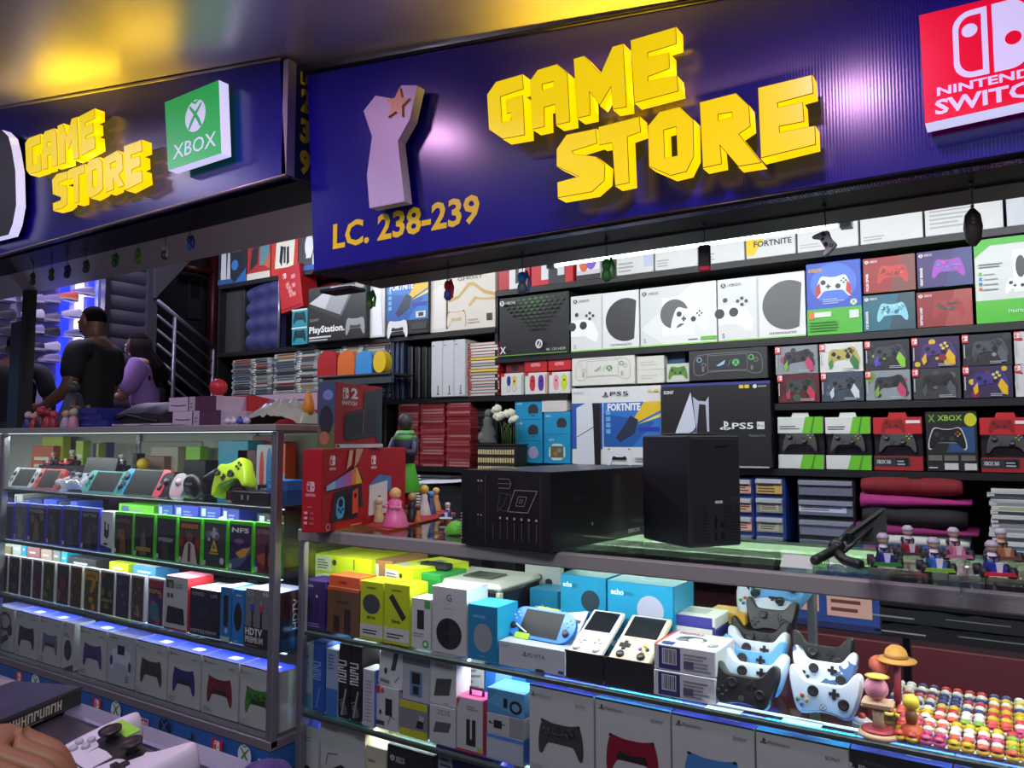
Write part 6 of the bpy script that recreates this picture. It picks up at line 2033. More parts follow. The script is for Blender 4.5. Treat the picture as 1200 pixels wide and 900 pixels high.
def disp(px0, px1, py, Y, m, lab, btn=BT, logo=None, tilt=-16):
    X, W, _ = frame_box(px0, px1, py, R1, Y)
    W = min(W, .158)
    z = PY((px0 + px1) / 2, py, Y).z
    o = pad3d('game_controller', None, W, m, 'xb', (X, Y, z), (0, PI, 0), btn=btn, logo=logo, mid=None)
    o.rotation_euler = (math.radians(-tilt), PI, 0)
    tag(o, lab, 'controller', 'displayed controllers')
    return X, z, W


DARKC = mat('17181B', .38)
LIST = [(835, 913, 802, 1.565, DARKC, 'black controller standing grips up, front of its row', ['2A2A2E'], ('303034', '55555A')),
        (847, 924, 788, 1.625, GRADM, 'white to blue controller just behind the front black one', BT, None),
        (848, 922, 773, 1.685, mat('5E9CD2', .35), 'sky blue controller in the middle of its row', BT, None),
        (854, 925, 761, 1.745, WB, 'white controller behind the sky blue one', BT, None),
        (858, 926, 748, 1.80, DARKC, 'black controller at the rear of the longer row', ['2A2A2E'], None),
        (926, 1012, 812, 1.575, GRADM, 'large white to blue controller standing grips up in front', BT, ('17181B', 'C8D4E0')),
        (930, 1006, 785, 1.66, CAMO, 'white controller with blue camouflage behind the white to blue one', ['24262A'], None),
        (930, 1002, 766, 1.745, DARKC, 'black controller behind the camouflage one', ['2A2A2E'], None),
        (876, 936, 722, 1.84, DARKC, 'black controller highest in the case beside the steel post', ['2A2A2E'], None)]
for a in LIST:
    X, z, W = disp(*a[:6], btn=a[6], logo=a[7])
    zs = z - W * .36 - .004 - Z1s
    if zs > .01:
        MB().box(X - st_.location.x - .05, X - st_.location.x + .05, a[3] - YF - .025, a[3] - YF + .03, 0, max(.006, zs), PLASTIC).build('step', st_)
for px0, px1, py, m_, lab in ((868, 928, 706, WB, 'white controller lying flat at the top of the stepped stand'), (880, 938, 694, mat('5E9CD2', .35), 'sky blue controller lying behind the flat white one')):
    X, W, _ = frame_box(px0, px1, py, R1, 1.87)
    z = PY((px0 + px1) / 2, py, 1.87).z
    o = pad3d('game_controller', None, .145, m_, 'xb', (X, 1.875 + (.03 if px0 > 870 else 0), z - .005), (math.radians(58), PI, 0), btn=BT)
    tag(o, lab, 'controller', 'displayed controllers')
    MB().box(X - st_.location.x - .04, X - st_.location.x + .04, 1.885 - YF, 1.905 - YF, 0, z - .03 - Z1s, PLASTIC).build('step', st_)
# white pads lying on the top
# ---- trinkets in rows
TV = [('D8B41E', 'C8A818'), ('D8D8D4', 'C8C8C4'), ('D8B8B0', 'B02030'), ('D87A30', 'D8D4C8'), ('D8D8DC', '2A2E6A'), ('E0C040', 'C84A34'), ('C85A8A', 'B83A6A'), ('E0C23A', '7A9A2A'), ('A82A30', 'D8CFC0'), ('3A3A44', 'D0C8B8'), ('D87828', 'E0D0B0'), ('5A2A5A', 'C8B850')]
_TM = []
for c1, c2 in TV:
    b = MB()
    b.ball((0, 0, .006), .0100, mat(c1, .3, var=0), sc=(1.08, 1.0, .62), n=10, k=6)
    b.ball((0, 0, .0125), .0086, mat(c2, .3, var=0), sc=(1.1, 1.0, .75), n=9, k=5)
    b.box(-.0035, .0035, -.0088, -.0070, .0118, .0136, mat('2A2A30', .4, var=0))
    _TM.append(b.mesh('trinket'))
CN = ['yellow', 'white', 'red and pale', 'cream and orange', 'navy and white', 'vermilion and yellow', 'pink', 'yellow and green', 'cream and red', 'charcoal and cream', 'orange and cream', 'plum and gold']
fl_ = PZ(1078, 868, R1)
xa = PZ(1066, 866, R1).x
rr = random.Random(11)
ny, nx = 14, 18
for j in range(ny):
    y = 1.543 + j * .0240
    i0 = 0 if j > 3 else (2 - j // 2)
    k = 0
    x = xa - .045 + (.0 if j > 4 else .03)
    for i in range(nx):
        if i % 2 == 0:
            k = rr.choice([0, 1, 1, 2, 2, 3, 5, 5, 6, 7, 8, 10, 0] if j < 8 else [4, 4, 9, 1, 2, 5, 0, 8, 10])
        xx = x + i * .0206 + (i // 2) * .0010
        if xx > .36:
            continue
        o = bpy.data.objects.new('trinket', _TM[k])
        COL.objects.link(o)
        o.location = (xx, y, R1 + .001)
        tag(o, CN[k] + ' round trinket standing in the rows on the glass shelf', 'trinket', CN[k] + ' trinkets in the rows')
# pedestal toy, straw hat toy
p = PZ(1030, 862, Z1s)
t = empty('pedestal_toy', 'toy pedestal with red round base and plain pink ball beside the controllers', 'toy', p)
MB().lathe([(.034, 0), (.034, .006), (.030, .009)], mat('C8A880', .5), n=20).build('base_rim', t)
MB().lathe([(.029, .0092), (.028, .013), (.012, .016)], mat('A83440', .5), n=20).build('base_top', t)
MB().lathe([(.011, .016), (.009, .03), (.011, .05)], mat('C8AE90', .5), n=12).build('column', t)
MB().box(-.026, .026, -.02, .02, .0502, .062, mat('C8A482', .5), c=.003).build('table_top', t)
MB().ball((-.002, 0, .083), .0205, mat('D88AA0', .45)).build('pink_ball', t)
MB().lathe([(.021, .104), (.012, .106)], mat('D8A83A', .5), n=14).build('cap', t)
p = PZ(1050, 838, Z1s)
t = empty('hat_toy', 'straw hat toy on a red post behind the pedestal toy', 'toy', (p.x, p.y + .03, Z1s))
MB().lathe([(.02, 0), (.02, .008)], mat('3A3E58', .5), n=14).build('base', t)
MB().tube([(0, 0, .008), (.002, 0, .095)], .007, mat('8E2430', .5)).build('post', t)
MB().lathe([(.036, .095), (.037, .098), (.022, .102), (.019, .116), (.010, .124)], mat('C88A3A', .6), n=18).build('straw_hat', t)
MB().lathe([(.0225, .1022), (.0205, .109)], mat('9A6A2E', .6), n=18).build('hat_band', t)
MB().ball((-.032, 0, .082), .019, mat('C85A44', .5)).build('red_ball', t)
p = PZ(1066, 866, Z1s)
t = empty('mushroom_toy', 'small orange toy with plain yellow tuft in front of the trinket rows', 'toy', (p.x + .004, p.y, Z1s))
MB().lathe([(.020, 0), (.022, .008), (.016, .022), (.006, .028)], mat('C8542E', .5), n=16).build('body', t)
MB().lathe([(.008, .028), (.011, .04), (.008, .052)], mat('8A5A2E', .5), n=12).build('stem', t)
MB().ball((0, 0, .064), .014, mat('D8C23A', .5)).build('tuft', t)
p = PZ(1010, 848, Z1s)
t = empty('small_plaque', 'small white oval plaque with red mark beside the controllers', 'toy', (p.x, p.y + .004, Z1s))
MB().lathe([(.016, 0), (.018, .004), (.010, .010)], mat('D0CCC8', .4), n=16).build('plate', t); MB().ball((0, 0, .012), .007, mat('B83A38', .4)).build('red_mark', t)
for i, (px, py) in enumerate(((846, 834), (938, 850))):
    q = PZ(px, py, Z1s)
    tag(MB().box(-.035, .035, 0, .03, 0, .0012, mat('BFD4D0', .4)).build('price_card', None, (q.x, q.y, Z1s)), ['small white price card beside the barcode boxes', 'small white price card under the large white to blue controller'][i], 'card')

# ---- lower shelf
o, W, h, A = cb('slim pale blue accessory box beside the corner post, lower shelf', 353, 366, 757, Z2s, .1, '9AA8B4')
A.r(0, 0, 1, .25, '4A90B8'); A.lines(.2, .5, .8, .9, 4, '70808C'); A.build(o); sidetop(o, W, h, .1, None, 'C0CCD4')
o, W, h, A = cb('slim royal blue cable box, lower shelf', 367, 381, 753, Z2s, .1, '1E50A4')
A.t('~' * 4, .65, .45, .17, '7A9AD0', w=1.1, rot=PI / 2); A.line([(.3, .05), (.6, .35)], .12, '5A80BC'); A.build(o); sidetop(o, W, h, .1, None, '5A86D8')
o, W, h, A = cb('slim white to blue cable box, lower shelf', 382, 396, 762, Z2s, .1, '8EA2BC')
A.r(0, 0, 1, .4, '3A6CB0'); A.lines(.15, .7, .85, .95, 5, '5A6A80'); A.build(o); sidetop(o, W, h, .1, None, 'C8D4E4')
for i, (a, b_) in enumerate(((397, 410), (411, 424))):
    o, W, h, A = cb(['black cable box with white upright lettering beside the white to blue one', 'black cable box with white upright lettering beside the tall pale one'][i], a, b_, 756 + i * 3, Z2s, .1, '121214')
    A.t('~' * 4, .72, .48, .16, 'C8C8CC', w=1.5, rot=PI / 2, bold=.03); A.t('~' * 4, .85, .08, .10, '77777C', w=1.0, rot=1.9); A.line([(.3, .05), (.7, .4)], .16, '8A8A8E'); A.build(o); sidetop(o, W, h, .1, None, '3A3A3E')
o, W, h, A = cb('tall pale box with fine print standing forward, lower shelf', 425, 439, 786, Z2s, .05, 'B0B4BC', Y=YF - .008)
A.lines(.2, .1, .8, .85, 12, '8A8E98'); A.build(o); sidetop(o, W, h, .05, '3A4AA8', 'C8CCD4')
for i in range(2):
    X, W, _ = frame_box(424, 446, 745, Z2s + .10 + i * .045, YF + .055)
    o = carton('carton', ['small black box behind the tall pale one, lower', 'small black box behind the tall pale one, upper'][i], W, .044, .06, (X, YF + .07, Z2s + .095 + i * .045), '17171B')
    Art(W, .044).r(.6, .2, .95, .8, 'B8B8BC').build(o)
    if i == 0:
        MB().box(-W / 2 + .004, W / 2 - .004, .004, .056, -.094, -.0005, mat('26262A', .5)).build('lower_half', o)
o, W, h, A = cb('white phone cable box with red square, lower of two', 438, 467, 806, Z2s, .06, 'B8BABC')
A.r(0, .82, .25, 1, 'B82A34'); A.e(.35, .9, .07, 'C83A40', ry=.06); A.r(.48, .35, .76, .74, '222226'); A.e(.28, .4, .05, '26262A', ry=.06); A.r(.1, .1, .45, .2, '3A3A3E'); A.line([(.6, .15), (.7, .35), (.9, .3)], .02, '3A3A3E'); A.build(o)
o2 = carton('carton', 'white phone cable box with pink square, tilted on top of another', W, .105, .055, (o.location.x + .008, YF + .004, Z2s + h + .0015), 'C8CACE', tilt=(0, math.radians(6)))
A = Art(W, .105); A.r(.05, .84, .3, 1, 'D03A7A'); A.e(.45, .92, .09, 'D83A44', ry=.08); A.p([(.5, .4), (.68, .42), (.76, .86), (.58, .84)], '3E3E46'); A.e(.3, .35, .06, '26262A', ry=.08); A.r(.1, .06, .5, .14, '70747A'); A.line([(.7, .15), (.85, .3)], .02, '3A3A3E'); A.build(o2)
MB().box(-W / 2, W / 2 - .01, .002, .05, -.010, -.0005, mat('B8BABC', .5)).build('base_flap', o2)
o, W, h, A = cb('grey box with black adapter and yellow green bands, lower shelf', 468, 501, 824, Z2s, .06, '77787E')
A.r(0, .8, 1, 1, 'B0B020'); A.r(0, 0, 1, .22, 'B4B424'); A.p([(.6, .3), (.85, .3), (.9, .55), (.7, .6)], '202024'); A.p([(.68, .52), (.88, .5), (.9, .64), (.75, .68)], 'A0A0A8'); A.build(o)
z1_ = Z2s + h + .001
o = carton('console_box', 'pale grey box with grey blue folding handheld, standing on the adapter box', W, .115, .06, (o.location.x + .006, YF + .003, z1_), 'A8ACB4')
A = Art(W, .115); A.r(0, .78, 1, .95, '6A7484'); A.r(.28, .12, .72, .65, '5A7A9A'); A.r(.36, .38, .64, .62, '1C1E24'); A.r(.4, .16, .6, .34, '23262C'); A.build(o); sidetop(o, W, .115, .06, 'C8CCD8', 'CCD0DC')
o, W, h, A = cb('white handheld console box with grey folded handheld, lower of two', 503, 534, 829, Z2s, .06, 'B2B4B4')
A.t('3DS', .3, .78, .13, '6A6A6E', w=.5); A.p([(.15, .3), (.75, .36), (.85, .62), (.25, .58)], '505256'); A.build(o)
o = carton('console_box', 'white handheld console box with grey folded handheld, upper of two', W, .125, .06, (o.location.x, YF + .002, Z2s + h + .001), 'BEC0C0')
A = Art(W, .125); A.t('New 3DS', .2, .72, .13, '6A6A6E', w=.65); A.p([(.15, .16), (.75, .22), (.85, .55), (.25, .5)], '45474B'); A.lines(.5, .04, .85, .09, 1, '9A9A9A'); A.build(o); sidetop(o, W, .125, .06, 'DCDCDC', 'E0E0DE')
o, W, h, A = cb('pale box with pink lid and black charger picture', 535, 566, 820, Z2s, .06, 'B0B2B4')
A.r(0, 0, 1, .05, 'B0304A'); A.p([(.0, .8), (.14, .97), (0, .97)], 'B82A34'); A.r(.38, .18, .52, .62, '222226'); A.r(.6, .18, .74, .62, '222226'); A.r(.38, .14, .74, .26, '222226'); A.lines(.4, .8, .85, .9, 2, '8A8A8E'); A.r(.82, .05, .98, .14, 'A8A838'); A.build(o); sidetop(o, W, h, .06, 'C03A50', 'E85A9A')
t = MB(); t.tube([(-W * .25, .03, h), (-W * .25, .03, h + .016), (W * .25, .03, h + .016), (W * .25, .03, h)], .004, mat('3A1A2A', .4)); t.build('carry_handle', o)
zq = Z2s
for i, (hh, c_, lab) in enumerate(((.058, '9CA2AE', 'grey blue plain box under the adapter box'), (.045, 'A8AAB0', 'pale grey box with black adapter picture in the middle of the stack'), (.055, '4A86B8', 'sky blue box with black gadget picture on top of the stack'))):
    X, W, _ = frame_box(569, 614, 840, zq, YF)
    o = carton('carton', lab, W - .004, hh, .08, (X, YF + .002 * i, zq), c_, group='stack of three accessory boxes')
    A = Art(W - .004, hh)
    if i == 0:
        A.r(0, .85, 1, 1, '4A7ABC'); A.r(.02, .1, .9, .8, 'A4AAB8')
    elif i == 1:
        A.r(.62, 0, 1, 1, '85878C'); A.r(.2, .3, .42, .7, '1C1C20'); A.line([(.1, .5), (.5, .55)], .02, '26262A'); A.e(.1, .55, .03, '26262A')
    else:
        A.p([(0, .4), (1, 0), (1, 1), (.3, 1)], '5E98C4'); A.e(.78, .4, .17, '1C2430', ry=.28); A.r(.45, .3, .56, .7, '20242C'); A.e(.78, .4, .10, '6A90B0', ry=.16)
    A.build(o)
    sidetop(o, W - .004, hh, .08, '2E5AB0' if i == 0 else None, '4A9ADC' if i == 2 else None)
    zq += hh + .001
for i, (a, b_, lab) in enumerate(((568, 616, 'glossy blue box with light streak behind the accessory stack'),)):
    X, W, h = frame_box(a, b_, 786, Z2s, YF + .12)
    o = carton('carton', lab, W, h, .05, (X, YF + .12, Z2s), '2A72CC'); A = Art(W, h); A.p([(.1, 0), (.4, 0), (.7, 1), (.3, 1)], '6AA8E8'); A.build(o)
X, W, h = frame_box(542, 572, 770, Z2s, YF + .13)
o = carton('carton', 'pale box with dark side print behind the pink lidded box', W, h, .12, (X, YF + .10, Z2s), 'B0B2B4', rot=math.radians(30)); A = Art(W, h); A.lines(.1, .3, .9, .9, 8, '70747C'); A.build(o)


def ds_box(px0, px1, yt, z, Y, lab, pc, mid, brand='00', logo=True, bg='B4B5B4', top='2A3FD0', D=.075, group='white controller boxes on the lower shelf', sony=True, camo=None):
    if z == Z2s:      # all of one height on the wide showcase's lower shelf
        d = ray((px0 + px1) / 2, 515)
        yt = 515 - (z + .179 - H) * 900 / (Y / d.y)
    o, W, h = shelf_box('controller_box', lab, px0, px1, yt, z, Y, D, bg, group=group, c=.0006)
    A = Art(W, h)
    A.r(0, .985, 1, 1, '1A1A2A')
    if pc:
        A.pad(.5, .44, .70, pc, mid)
        if camo:
            for i in range(30):
                A.e(.5 + random.uniform(-.25, .25), .52 + random.uniform(-.03, .06), random.uniform(.012, .028), random.choice(camo), n=6)
    if logo:
        A.ps(.09, .915, .055, '2A2A2E'); A.t('PlayStation', .14, .895, .032, '55555A', w=.24)
    if sony:
        A.t('SONY', .92, .86, .035, '45454A', al='r', w=.16)
    A.lines(.06, .06, .3, .16, 3, '9A9A9C')
    A.build(o)
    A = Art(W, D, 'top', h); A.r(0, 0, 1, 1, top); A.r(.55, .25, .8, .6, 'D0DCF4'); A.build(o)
    return o


ds_box(620, 696, 805, Z2s, YF - .01, 'white controller box with dark camouflage controller', '3A3A3C', None, camo=['2A2A2C', '4A4A4C', '55555A'])
ds_box(697.5, 786, 815, Z2s, YF - .01, 'white controller box with crimson controller, wide showcase', '7A1228', '1E1A1E', top='2A8AE8')
ds_box(787.5, 885, 831, Z2s, YF - .01, 'white controller box with light blue controller', '3E78B4', '1A1C22', top='3A4ADC')
ds_box(886.5, 996, 850, Z2s, YF - .01, 'white controller box with indigo controller, wide showcase', '2A2A7E', '1A1A26', top='1A9AE8')
o = ds_box(997.5, 1118, 874, Z2s, YF - .01, 'black controller box at the end of the lower shelf', '30323A', '1A1A1E', bg='1A1B1F', top='2A52D8')
A = Art(.2, .18); A.ps(.10, .915, .06, 'C8C8CC'); A.t('PlayStation', .17, .895, .045, 'C8C8CC', w=.34); A.build(o, 'white_print', base=False)
ds_box(1119.5, 1250, 900, Z2s, YF - .01, 'white controller box past the black one', '8A8A92', '1A1A1E', top='2A42E0')
# ---- bottom row
o, W, h, A = cb('white box with black cable coil at the bottom beside the corner post', 352, 373, 852, Z3s, .09, 'B4B6B6')
A.e(.4, .35, .3, '26262A', ry=.14, n=9); A.p([(.3, .5), (.7, .3), (.8, .2), (.4, .3)], '202024'); A.lines(.1, .8, .6, .88, 2, '77777A'); A.build(o); sidetop(o, W, h, .09, None, '4A5AD8')
o, W, h, A = cb('white box with black external drive picture, bottom row', 375, 428, 848, Z3s, .09, 'B6B8B8')
A.p([(.14, .42), (.48, .54), (.84, .46), (.56, .30), (.30, .32)], '222226'); A.line([(.14, .5), (.18, .62), (.4, .64)], .018, '505054'); A.line([(.4, .3), (.7, .24), (.88, .32), (.84, .42)], .018, '505054'); A.t('PlayStation', .1, .88, .035, '55555A', w=.3); A.t('~' * 5, .8, .86, .03, '77777A', w=.16); A.build(o); sidetop(o, W, h, .09, 'C8C0A4', '20C0D0')
X, W, h = frame_box(429, 452, 877, Z3s, YF)
o = carton('carton', 'cream box beside the black emblem box, bottom row', W, h, .05, (X, YF, Z3s), 'BEB8A0'); A = Art(W, h); A.r(.5, .0, .9, .5, '2A2A2E'); A.lines(.1, .8, .6, .88, 1, '77777A'); A.build(o)
X, W, h = frame_box(440, 508, 842, Z3s, YF + .11)
o = carton('carton', 'long cream box with small print lying behind the bottom row', W, h, .05, (X, YF + .10, Z3s), 'D8CFA8'); A = Art(W, h); A.lines(.3, .7, .6, .92, 4, '8A8A70'); A.r(.05, .75, .12, 1, '3A5A9A'); A.build(o)
o, W, h, A = cb('black box with round emblem in the bottom row', 453, 508, 880, Z3s, .09, '1C1E20')
A.xb(.12, .86, .05, 'C8C8CC', '1C1E20'); A.t('XBOX', .2, .82, .07, 'C8C8CC', w=.2); A.pad(.6, .4, .6, '2E3034', style='xb', stick='50525A'); A.build(o); sidetop(o, W, h, .09, None, '5A6A6E')
o, W, h, A = cb('dark blue box with pale square print in the bottom row', 510, 578, 882, Z3s, .09, '161C54')
A.r(.05, .72, .3, .95, '8A8A90'); A.lines(.08, .75, .28, .92, 3, '3A3A50'); A.e(.5, .3, .2, 'B0B4C8', ry=.2); A.e(.5, .3, .14, '161C54', ry=.14); A.r(.5, .2, .95, .6, '1E2A6A'); A.build(o); sidetop(o, W, h, .09, '3A3AC0', '5A60E0')
# ================================================================ inside the tall showcase
YG = 1.478
ZA, ZB, ZCc, ZD = LA + .0006, LB + .0006, LC_ + .0006, LD + .0006


def lean_handheld(px0, px1, zb, Y, lab, body, gl, gr, tilt=-27, rot=0., screen='101216', L=.083):
    X, W, _ = frame_box(px0, px1, 560, zb, Y)
    t = empty('handheld_console', lab, 'handheld console', (X, Y, zb + .0045), (math.radians(tilt), 0, rot), 'handheld consoles leaning on the top glass shelf')
    r = min(.014, W * .2)
    g = W * .17
    th = .012
    arc = lambda cx, cz, a0: [(cx + r * math.cos(a0 + PI / 2 * i / 4), cz + r * math.sin(a0 + PI / 2 * i / 4)) for i in range(5)]
    MB().box(-W / 2 + g, W / 2 - g, 0, th, 0, L, mat(body, .4), c=.001).build('body', t)
    lft = arc(-W / 2 + r, L - r, PI / 2) + arc(-W / 2 + r, r, PI) + [(-W / 2 + g - .0003, 0), (-W / 2 + g - .0003, L)]
    rgt = arc(W / 2 - r, r, -PI / 2) + arc(W / 2 - r, L - r, 0) + [(W / 2 - g + .0003, L), (W / 2 - g + .0003, 0)]
    for pl, c_, sx in ((lft, gl, -1), (rgt, gr, 1)):
        k = MB().prism(pl, -.001, th + .001, mat(c_, .4)).build('side_grip', t)
        MB().lathe([(g * .28, 0), (g * .28, .003), (g * .2, .004)], mat('1A1A1E', .4), n=10, M=Matrix.Translation((sx * (W / 2 - g / 2), -.001, L * (.68 if sx < 0 else .36))) @ Matrix.Rotation(PI / 2, 4, 'X')).build('thumb_stick', k)
        b = MB()
        for dx, dz in ((0, .2), (.2, 0), (0, -.2), (-.2, 0)):
            b.lathe([(g * .09, 0), (g * .09, .002)], mat('2A2A30', .4), n=7, M=Matrix.Translation((sx * (W / 2 - g / 2) + dx * g, -.001, L * (.36 if sx < 0 else .68) + dz * g)) @ Matrix.Rotation(PI / 2, 4, 'X'))
        b.build('button_cluster', k)
    MB().box(-W / 2 + g + .004, W / 2 - g - .004, -.0008, 0, .006, L - .006, mat(screen, .5, var=0, spec=.15)).build('screen', t)
    MB().box(-W / 2 + .001, W / 2 - .001, th + .002, th + .010, L * .4, L * .6, mat('2A2A2E', .4)).build('rear_prop', t)
    return t


lean_handheld(7, 37, ZA, YG, 'pale grey handheld with dark screen, first on the top glass shelf', 'B0B4B8', 'B8BCC0', 'B0B4B8')
lean_handheld(37, 66, ZA, YG, 'coral red handheld with dark screen beside the pale grey one', 'B0443E', 'B84A42', 'B0443E')
lean_handheld(95, 141, ZA, YG, 'turquoise handheld with dark screen on the top glass shelf', '2A8A88', '3A9A94', '2E8E8A')
lean_handheld(136, 187, ZA, YG, 'large dark handheld with blue and red grips', '1A1C20', '2A8AB4', 'D03A4A', L=.095)
o = carton('price_tag', 'lime price tag lying in front of the pale grey handheld', .045, .0015, .012, (PY(22, 572, YG).x, YG - .022, ZA), '9AD83A')
# white wrapped pad
t = empty('game_controller', 'white game controller in a clear bag between coral and turquoise handhelds', 'controller', (PY(84, 575, YG + .03).x, YG + .01, ZA + .0005))
q = pad3d('wrapped_pad', t, .15, mat('B8BCC8', .35), 'pro', (0, .045, .030), (math.radians(-68), 0, .15), stick='4A4E58')
b = MB(); n_ = 10
vs = [(-.085 + .17 * i / n_, -.005 + .10 * j / 6, .006 + .05 * math.sin(PI * j / 6) ** .6 * math.sin(PI * (i + .6) / (n_ + 1.2)) ** .5 + .006 * noise.noise(Vector((i * .9, j * 1.1, 2)))) for j in range(7) for i in range(n_ + 1)]
b.add(vs, [(j * (n_ + 1) + i, j * (n_ + 1) + i + 1, (j + 1) * (n_ + 1) + i + 1, (j + 1) * (n_ + 1) + i) for j in range(6) for i in range(n_)], PLASTIC, smooth=True); b.build('clear_bag', t)
# small grip pair, round webcam, yellow green controller, black box, blue box
for i, (px, c_, lab) in enumerate(((188, '2A2A2E', 'small black and white grip standing beside the large dark handheld'), (202, 'D0A0B0', 'small pink and white grip standing beside the black one'))):
    X, W, _ = frame_box(px - 7, px + 7, 565, ZA, YG)
    t = empty('grip', lab, 'controller grip', (X, YG + .005, ZA + .001), (math.radians(-20), 0, .1))
    MB().prism(smooth_poly([(-W / 2, 0), (W / 2, 0), (W / 2, .085), (-W / 2, .085)], 2), 0, .02, mat('B8B8BC' if i else '3A3A40', .4)).build('shell', t)
    MB().lathe([(W * .2, 0), (W * .2, .004)], mat(c_, .4), n=10, M=Matrix.Translation((0, 0, .055)) @ Matrix.Rotation(PI / 2, 4, 'X')).build('stick', t)
    MB().box(-W * .35, W * .35, -.001, .0005, .01, .035, mat(c_, .4)).build('label', t)
p = PY(219, 570, YG)
t = empty('round_headset', 'black round headset cup with pale lettering beside the small grips', 'headset', (p.x, YG + .01, ZA + .001))
MB().lathe([(.038, 0), (.042, .006), (.042, .022), (.034, .03)], mat('17181A', .4), n=22, M=Matrix.Translation((0, .03, .0425)) @ Matrix.Rotation(PI / 2 + .2, 4, 'X')).build('ear_cup', t)
A = Art(.05, .05); A.o = Vector((-.025, -.004, .018)); A.t('~' * 7, .5, .55, .14, '9A9C9A', w=.7, al='c'); A.lines(.25, .2, .75, .45, 2, '77797A'); A.build(t, 'pale_lettering', base=False)
MB().tube([(.03, .03, .06), (.06, .05, .085), (.10, .06, .09), (.13, .05, .075)], .012, mat('1C1C20', .4), n=8).build('head_band', t)
MB().lathe([(.03, 0), (.03, .03)], mat('1A1A1E', .4), n=16, M=Matrix.Translation((.14, .06, .04)) @ Matrix.Rotation(PI / 2, 4, 'X')).build('second_cup', t)
X, W, _ = frame_box(240, 290, 560, ZA, YG)
o = pad3d('game_controller', None, .152, mat('A8C81E', .35), 'xb', (X, YG + .03, ZA + .075), (math.radians(-16), 0, 0), btn=['2A3A1A'], stick='1C1E18')
o.rotation_euler = (math.radians(-16), math.radians(-14), math.radians(4))
tag(o, 'yellow green game controller propped on a dark red stand', 'controller')
t = MB().box(-.022, .022, 0, .05, 0, .035, mat('4A1418', .4), c=.006).build('small_stand', None, (X + .003, YG + .012, ZA + .001))
tag(t, 'small dark red stand holding up the yellow green controller', 'stand')
MB().lathe([(.016, .035), (.012, .042)], mat('5A1A1E', .4), c=(0, .025, 0), n=12).build('cradle', t)
X, W, _ = frame_box(272, 315, 588, ZA, YG - .008)
o = carton('carton', 'low black box with white mark in front of the yellow green controller', W, .035, .09, (X, YG - .012, ZA), '141416'); A = Art(W, .035); A.r(.28, .35, .34, .75, '9A9A9C'); A.r(.45, .35, .5, .75, '9A9A9C'); A.build(o)
o2 = carton('carton', 'black box with white slanted lettering behind the low black box', W * .9, .05, .05, (X - .01, YG + .082, ZA), '1A1A1C'); A = Art(W * .9, .05); A.t('~' * 7, .5, .5, .3, 'B8B8BC', w=.8, al='c', bold=.03, sl=.3); A.lines(.2, .1, .8, .4, 2, '8A8A8E'); A.build(o2)
MB()
X, W, _ = frame_box(314, 338, 580, ZA, YG)
for i, (hh, c_, lab) in enumerate(((.04, '1E5A9A', 'blue accessory box at the end of the top glass shelf, lower'), (.03, '2878C4', 'blue accessory box at the end of the top glass shelf, upper'))):
    o = carton('carton', lab, W, hh, .07, (X - .012, YG + .004, ZA + i * .041), c_); Art(W, hh).lines(.1, .3, .6, .7, 2, '8AB8E0').build(o)
# second row on the top glass shelf
YH = YG + .17
for a, b_, yt, c_, D, lab in ((255, 290, 517, '1A7A94', .12, 'turquoise box with dark round picture at the back of the top glass shelf'), (215, 240, 540, '17181C', .06, 'black angled stand behind the round headset'), (278, 300, 528, '4A2226', .06, 'dark red box with pale mark behind the yellow green controller'), (295, 318, 511, '6A2A26', .05, 'tall dark red box with controller picture by the rear post'), (300, 322, 522, '8A9096', .045, 'grey pack with red and blue slim controllers'), (323, 334, 520, 'B84A30', .045, 'orange box with turquoise corner beside the grey pack')):
    o, W, h = shelf_box('carton', lab, a, b_, yt, ZA, YH - (.03 if a in (300, 323) else 0) + (.06 if a == 295 else 0), D, c_)
    A = Art(W, h)
    if a == 255:
        A.e(.7, .45, .24, '15303A')
    elif a == 215:
        A.r(.1, .0, .9, .1, '8AC83A')
    elif a == 300:
        A.p(smooth_poly([(.18, .1), (.42, .1), (.42, .88), (.18, .88)], 2), 'A02A22'); A.p(smooth_poly([(.56, .12), (.84, .12), (.84, .94), (.56, .94)], 2), '1A5A8A')
    elif a == 323:
        A.p([(0, 0), (1, 0), (1, .5)], '4AA8B8')
    else:
        A.e(.5, .7, .15, 'A8A0A0', ry=.07)
    A.build(o)
    if a == 255:
        sidetop(o, W, h, D, '2494AC', '5AB8C0')
# rear low boxes, cups, small things beyond
rear = [(36, 62, 523, 'C0562E', 'flat orange box at the back beside the lime box'), (48, 73, 512, 'B4CC1E', 'lime box on the back of the top glass shelf'), (88, 97, 517, 'A0C030', 'small lime pack standing alone at the back'), (103, 108, 520, '9A9EA8', 'thin grey pack at the back'), (112, 115, 520, 'A8B048', 'thin yellowish pack at the back'), (119, 124, 519, '4A5A8A', 'thin blue pack at the back'), (155, 160, 532, '1E1E22', 'thin black pack at the back'), (176, 208, 524, 'B4AC98', 'cream box with faint lettering at the back'), (170, 192, 535, '8A6A58', 'tan small box in front of the cream box'), (217, 234, 524, '8ACB3A', 'lime box inside the dark frame at the back')]
for i, (a, b_, yt, c_, lab) in enumerate(rear):
    o, W, h = shelf_box('carton', lab, a, b_, yt, ZA, 1.74 + (i % 2) * .03, .035, c_)
    A = Art(W, h)
    A.lines(.15, .4, .85, .8, 2, 'D8D8C8' if i in (0, 1, 2, 7) else '5A5A5A'); A.build(o)
kart(82, 548, ZA + .0855, .06, 'A8322A', 'D8C8B8', 'C83A34', 'red toy kart on dark boxes at the back of the top glass shelf', .4, YG + .16)
kart(140, 545, ZA + .0725, .06, '2A3A8A', 'D8D8D8', '8A2A2A', 'blue toy kart on a brown box behind the turquoise handheld', .3, YG + .16)
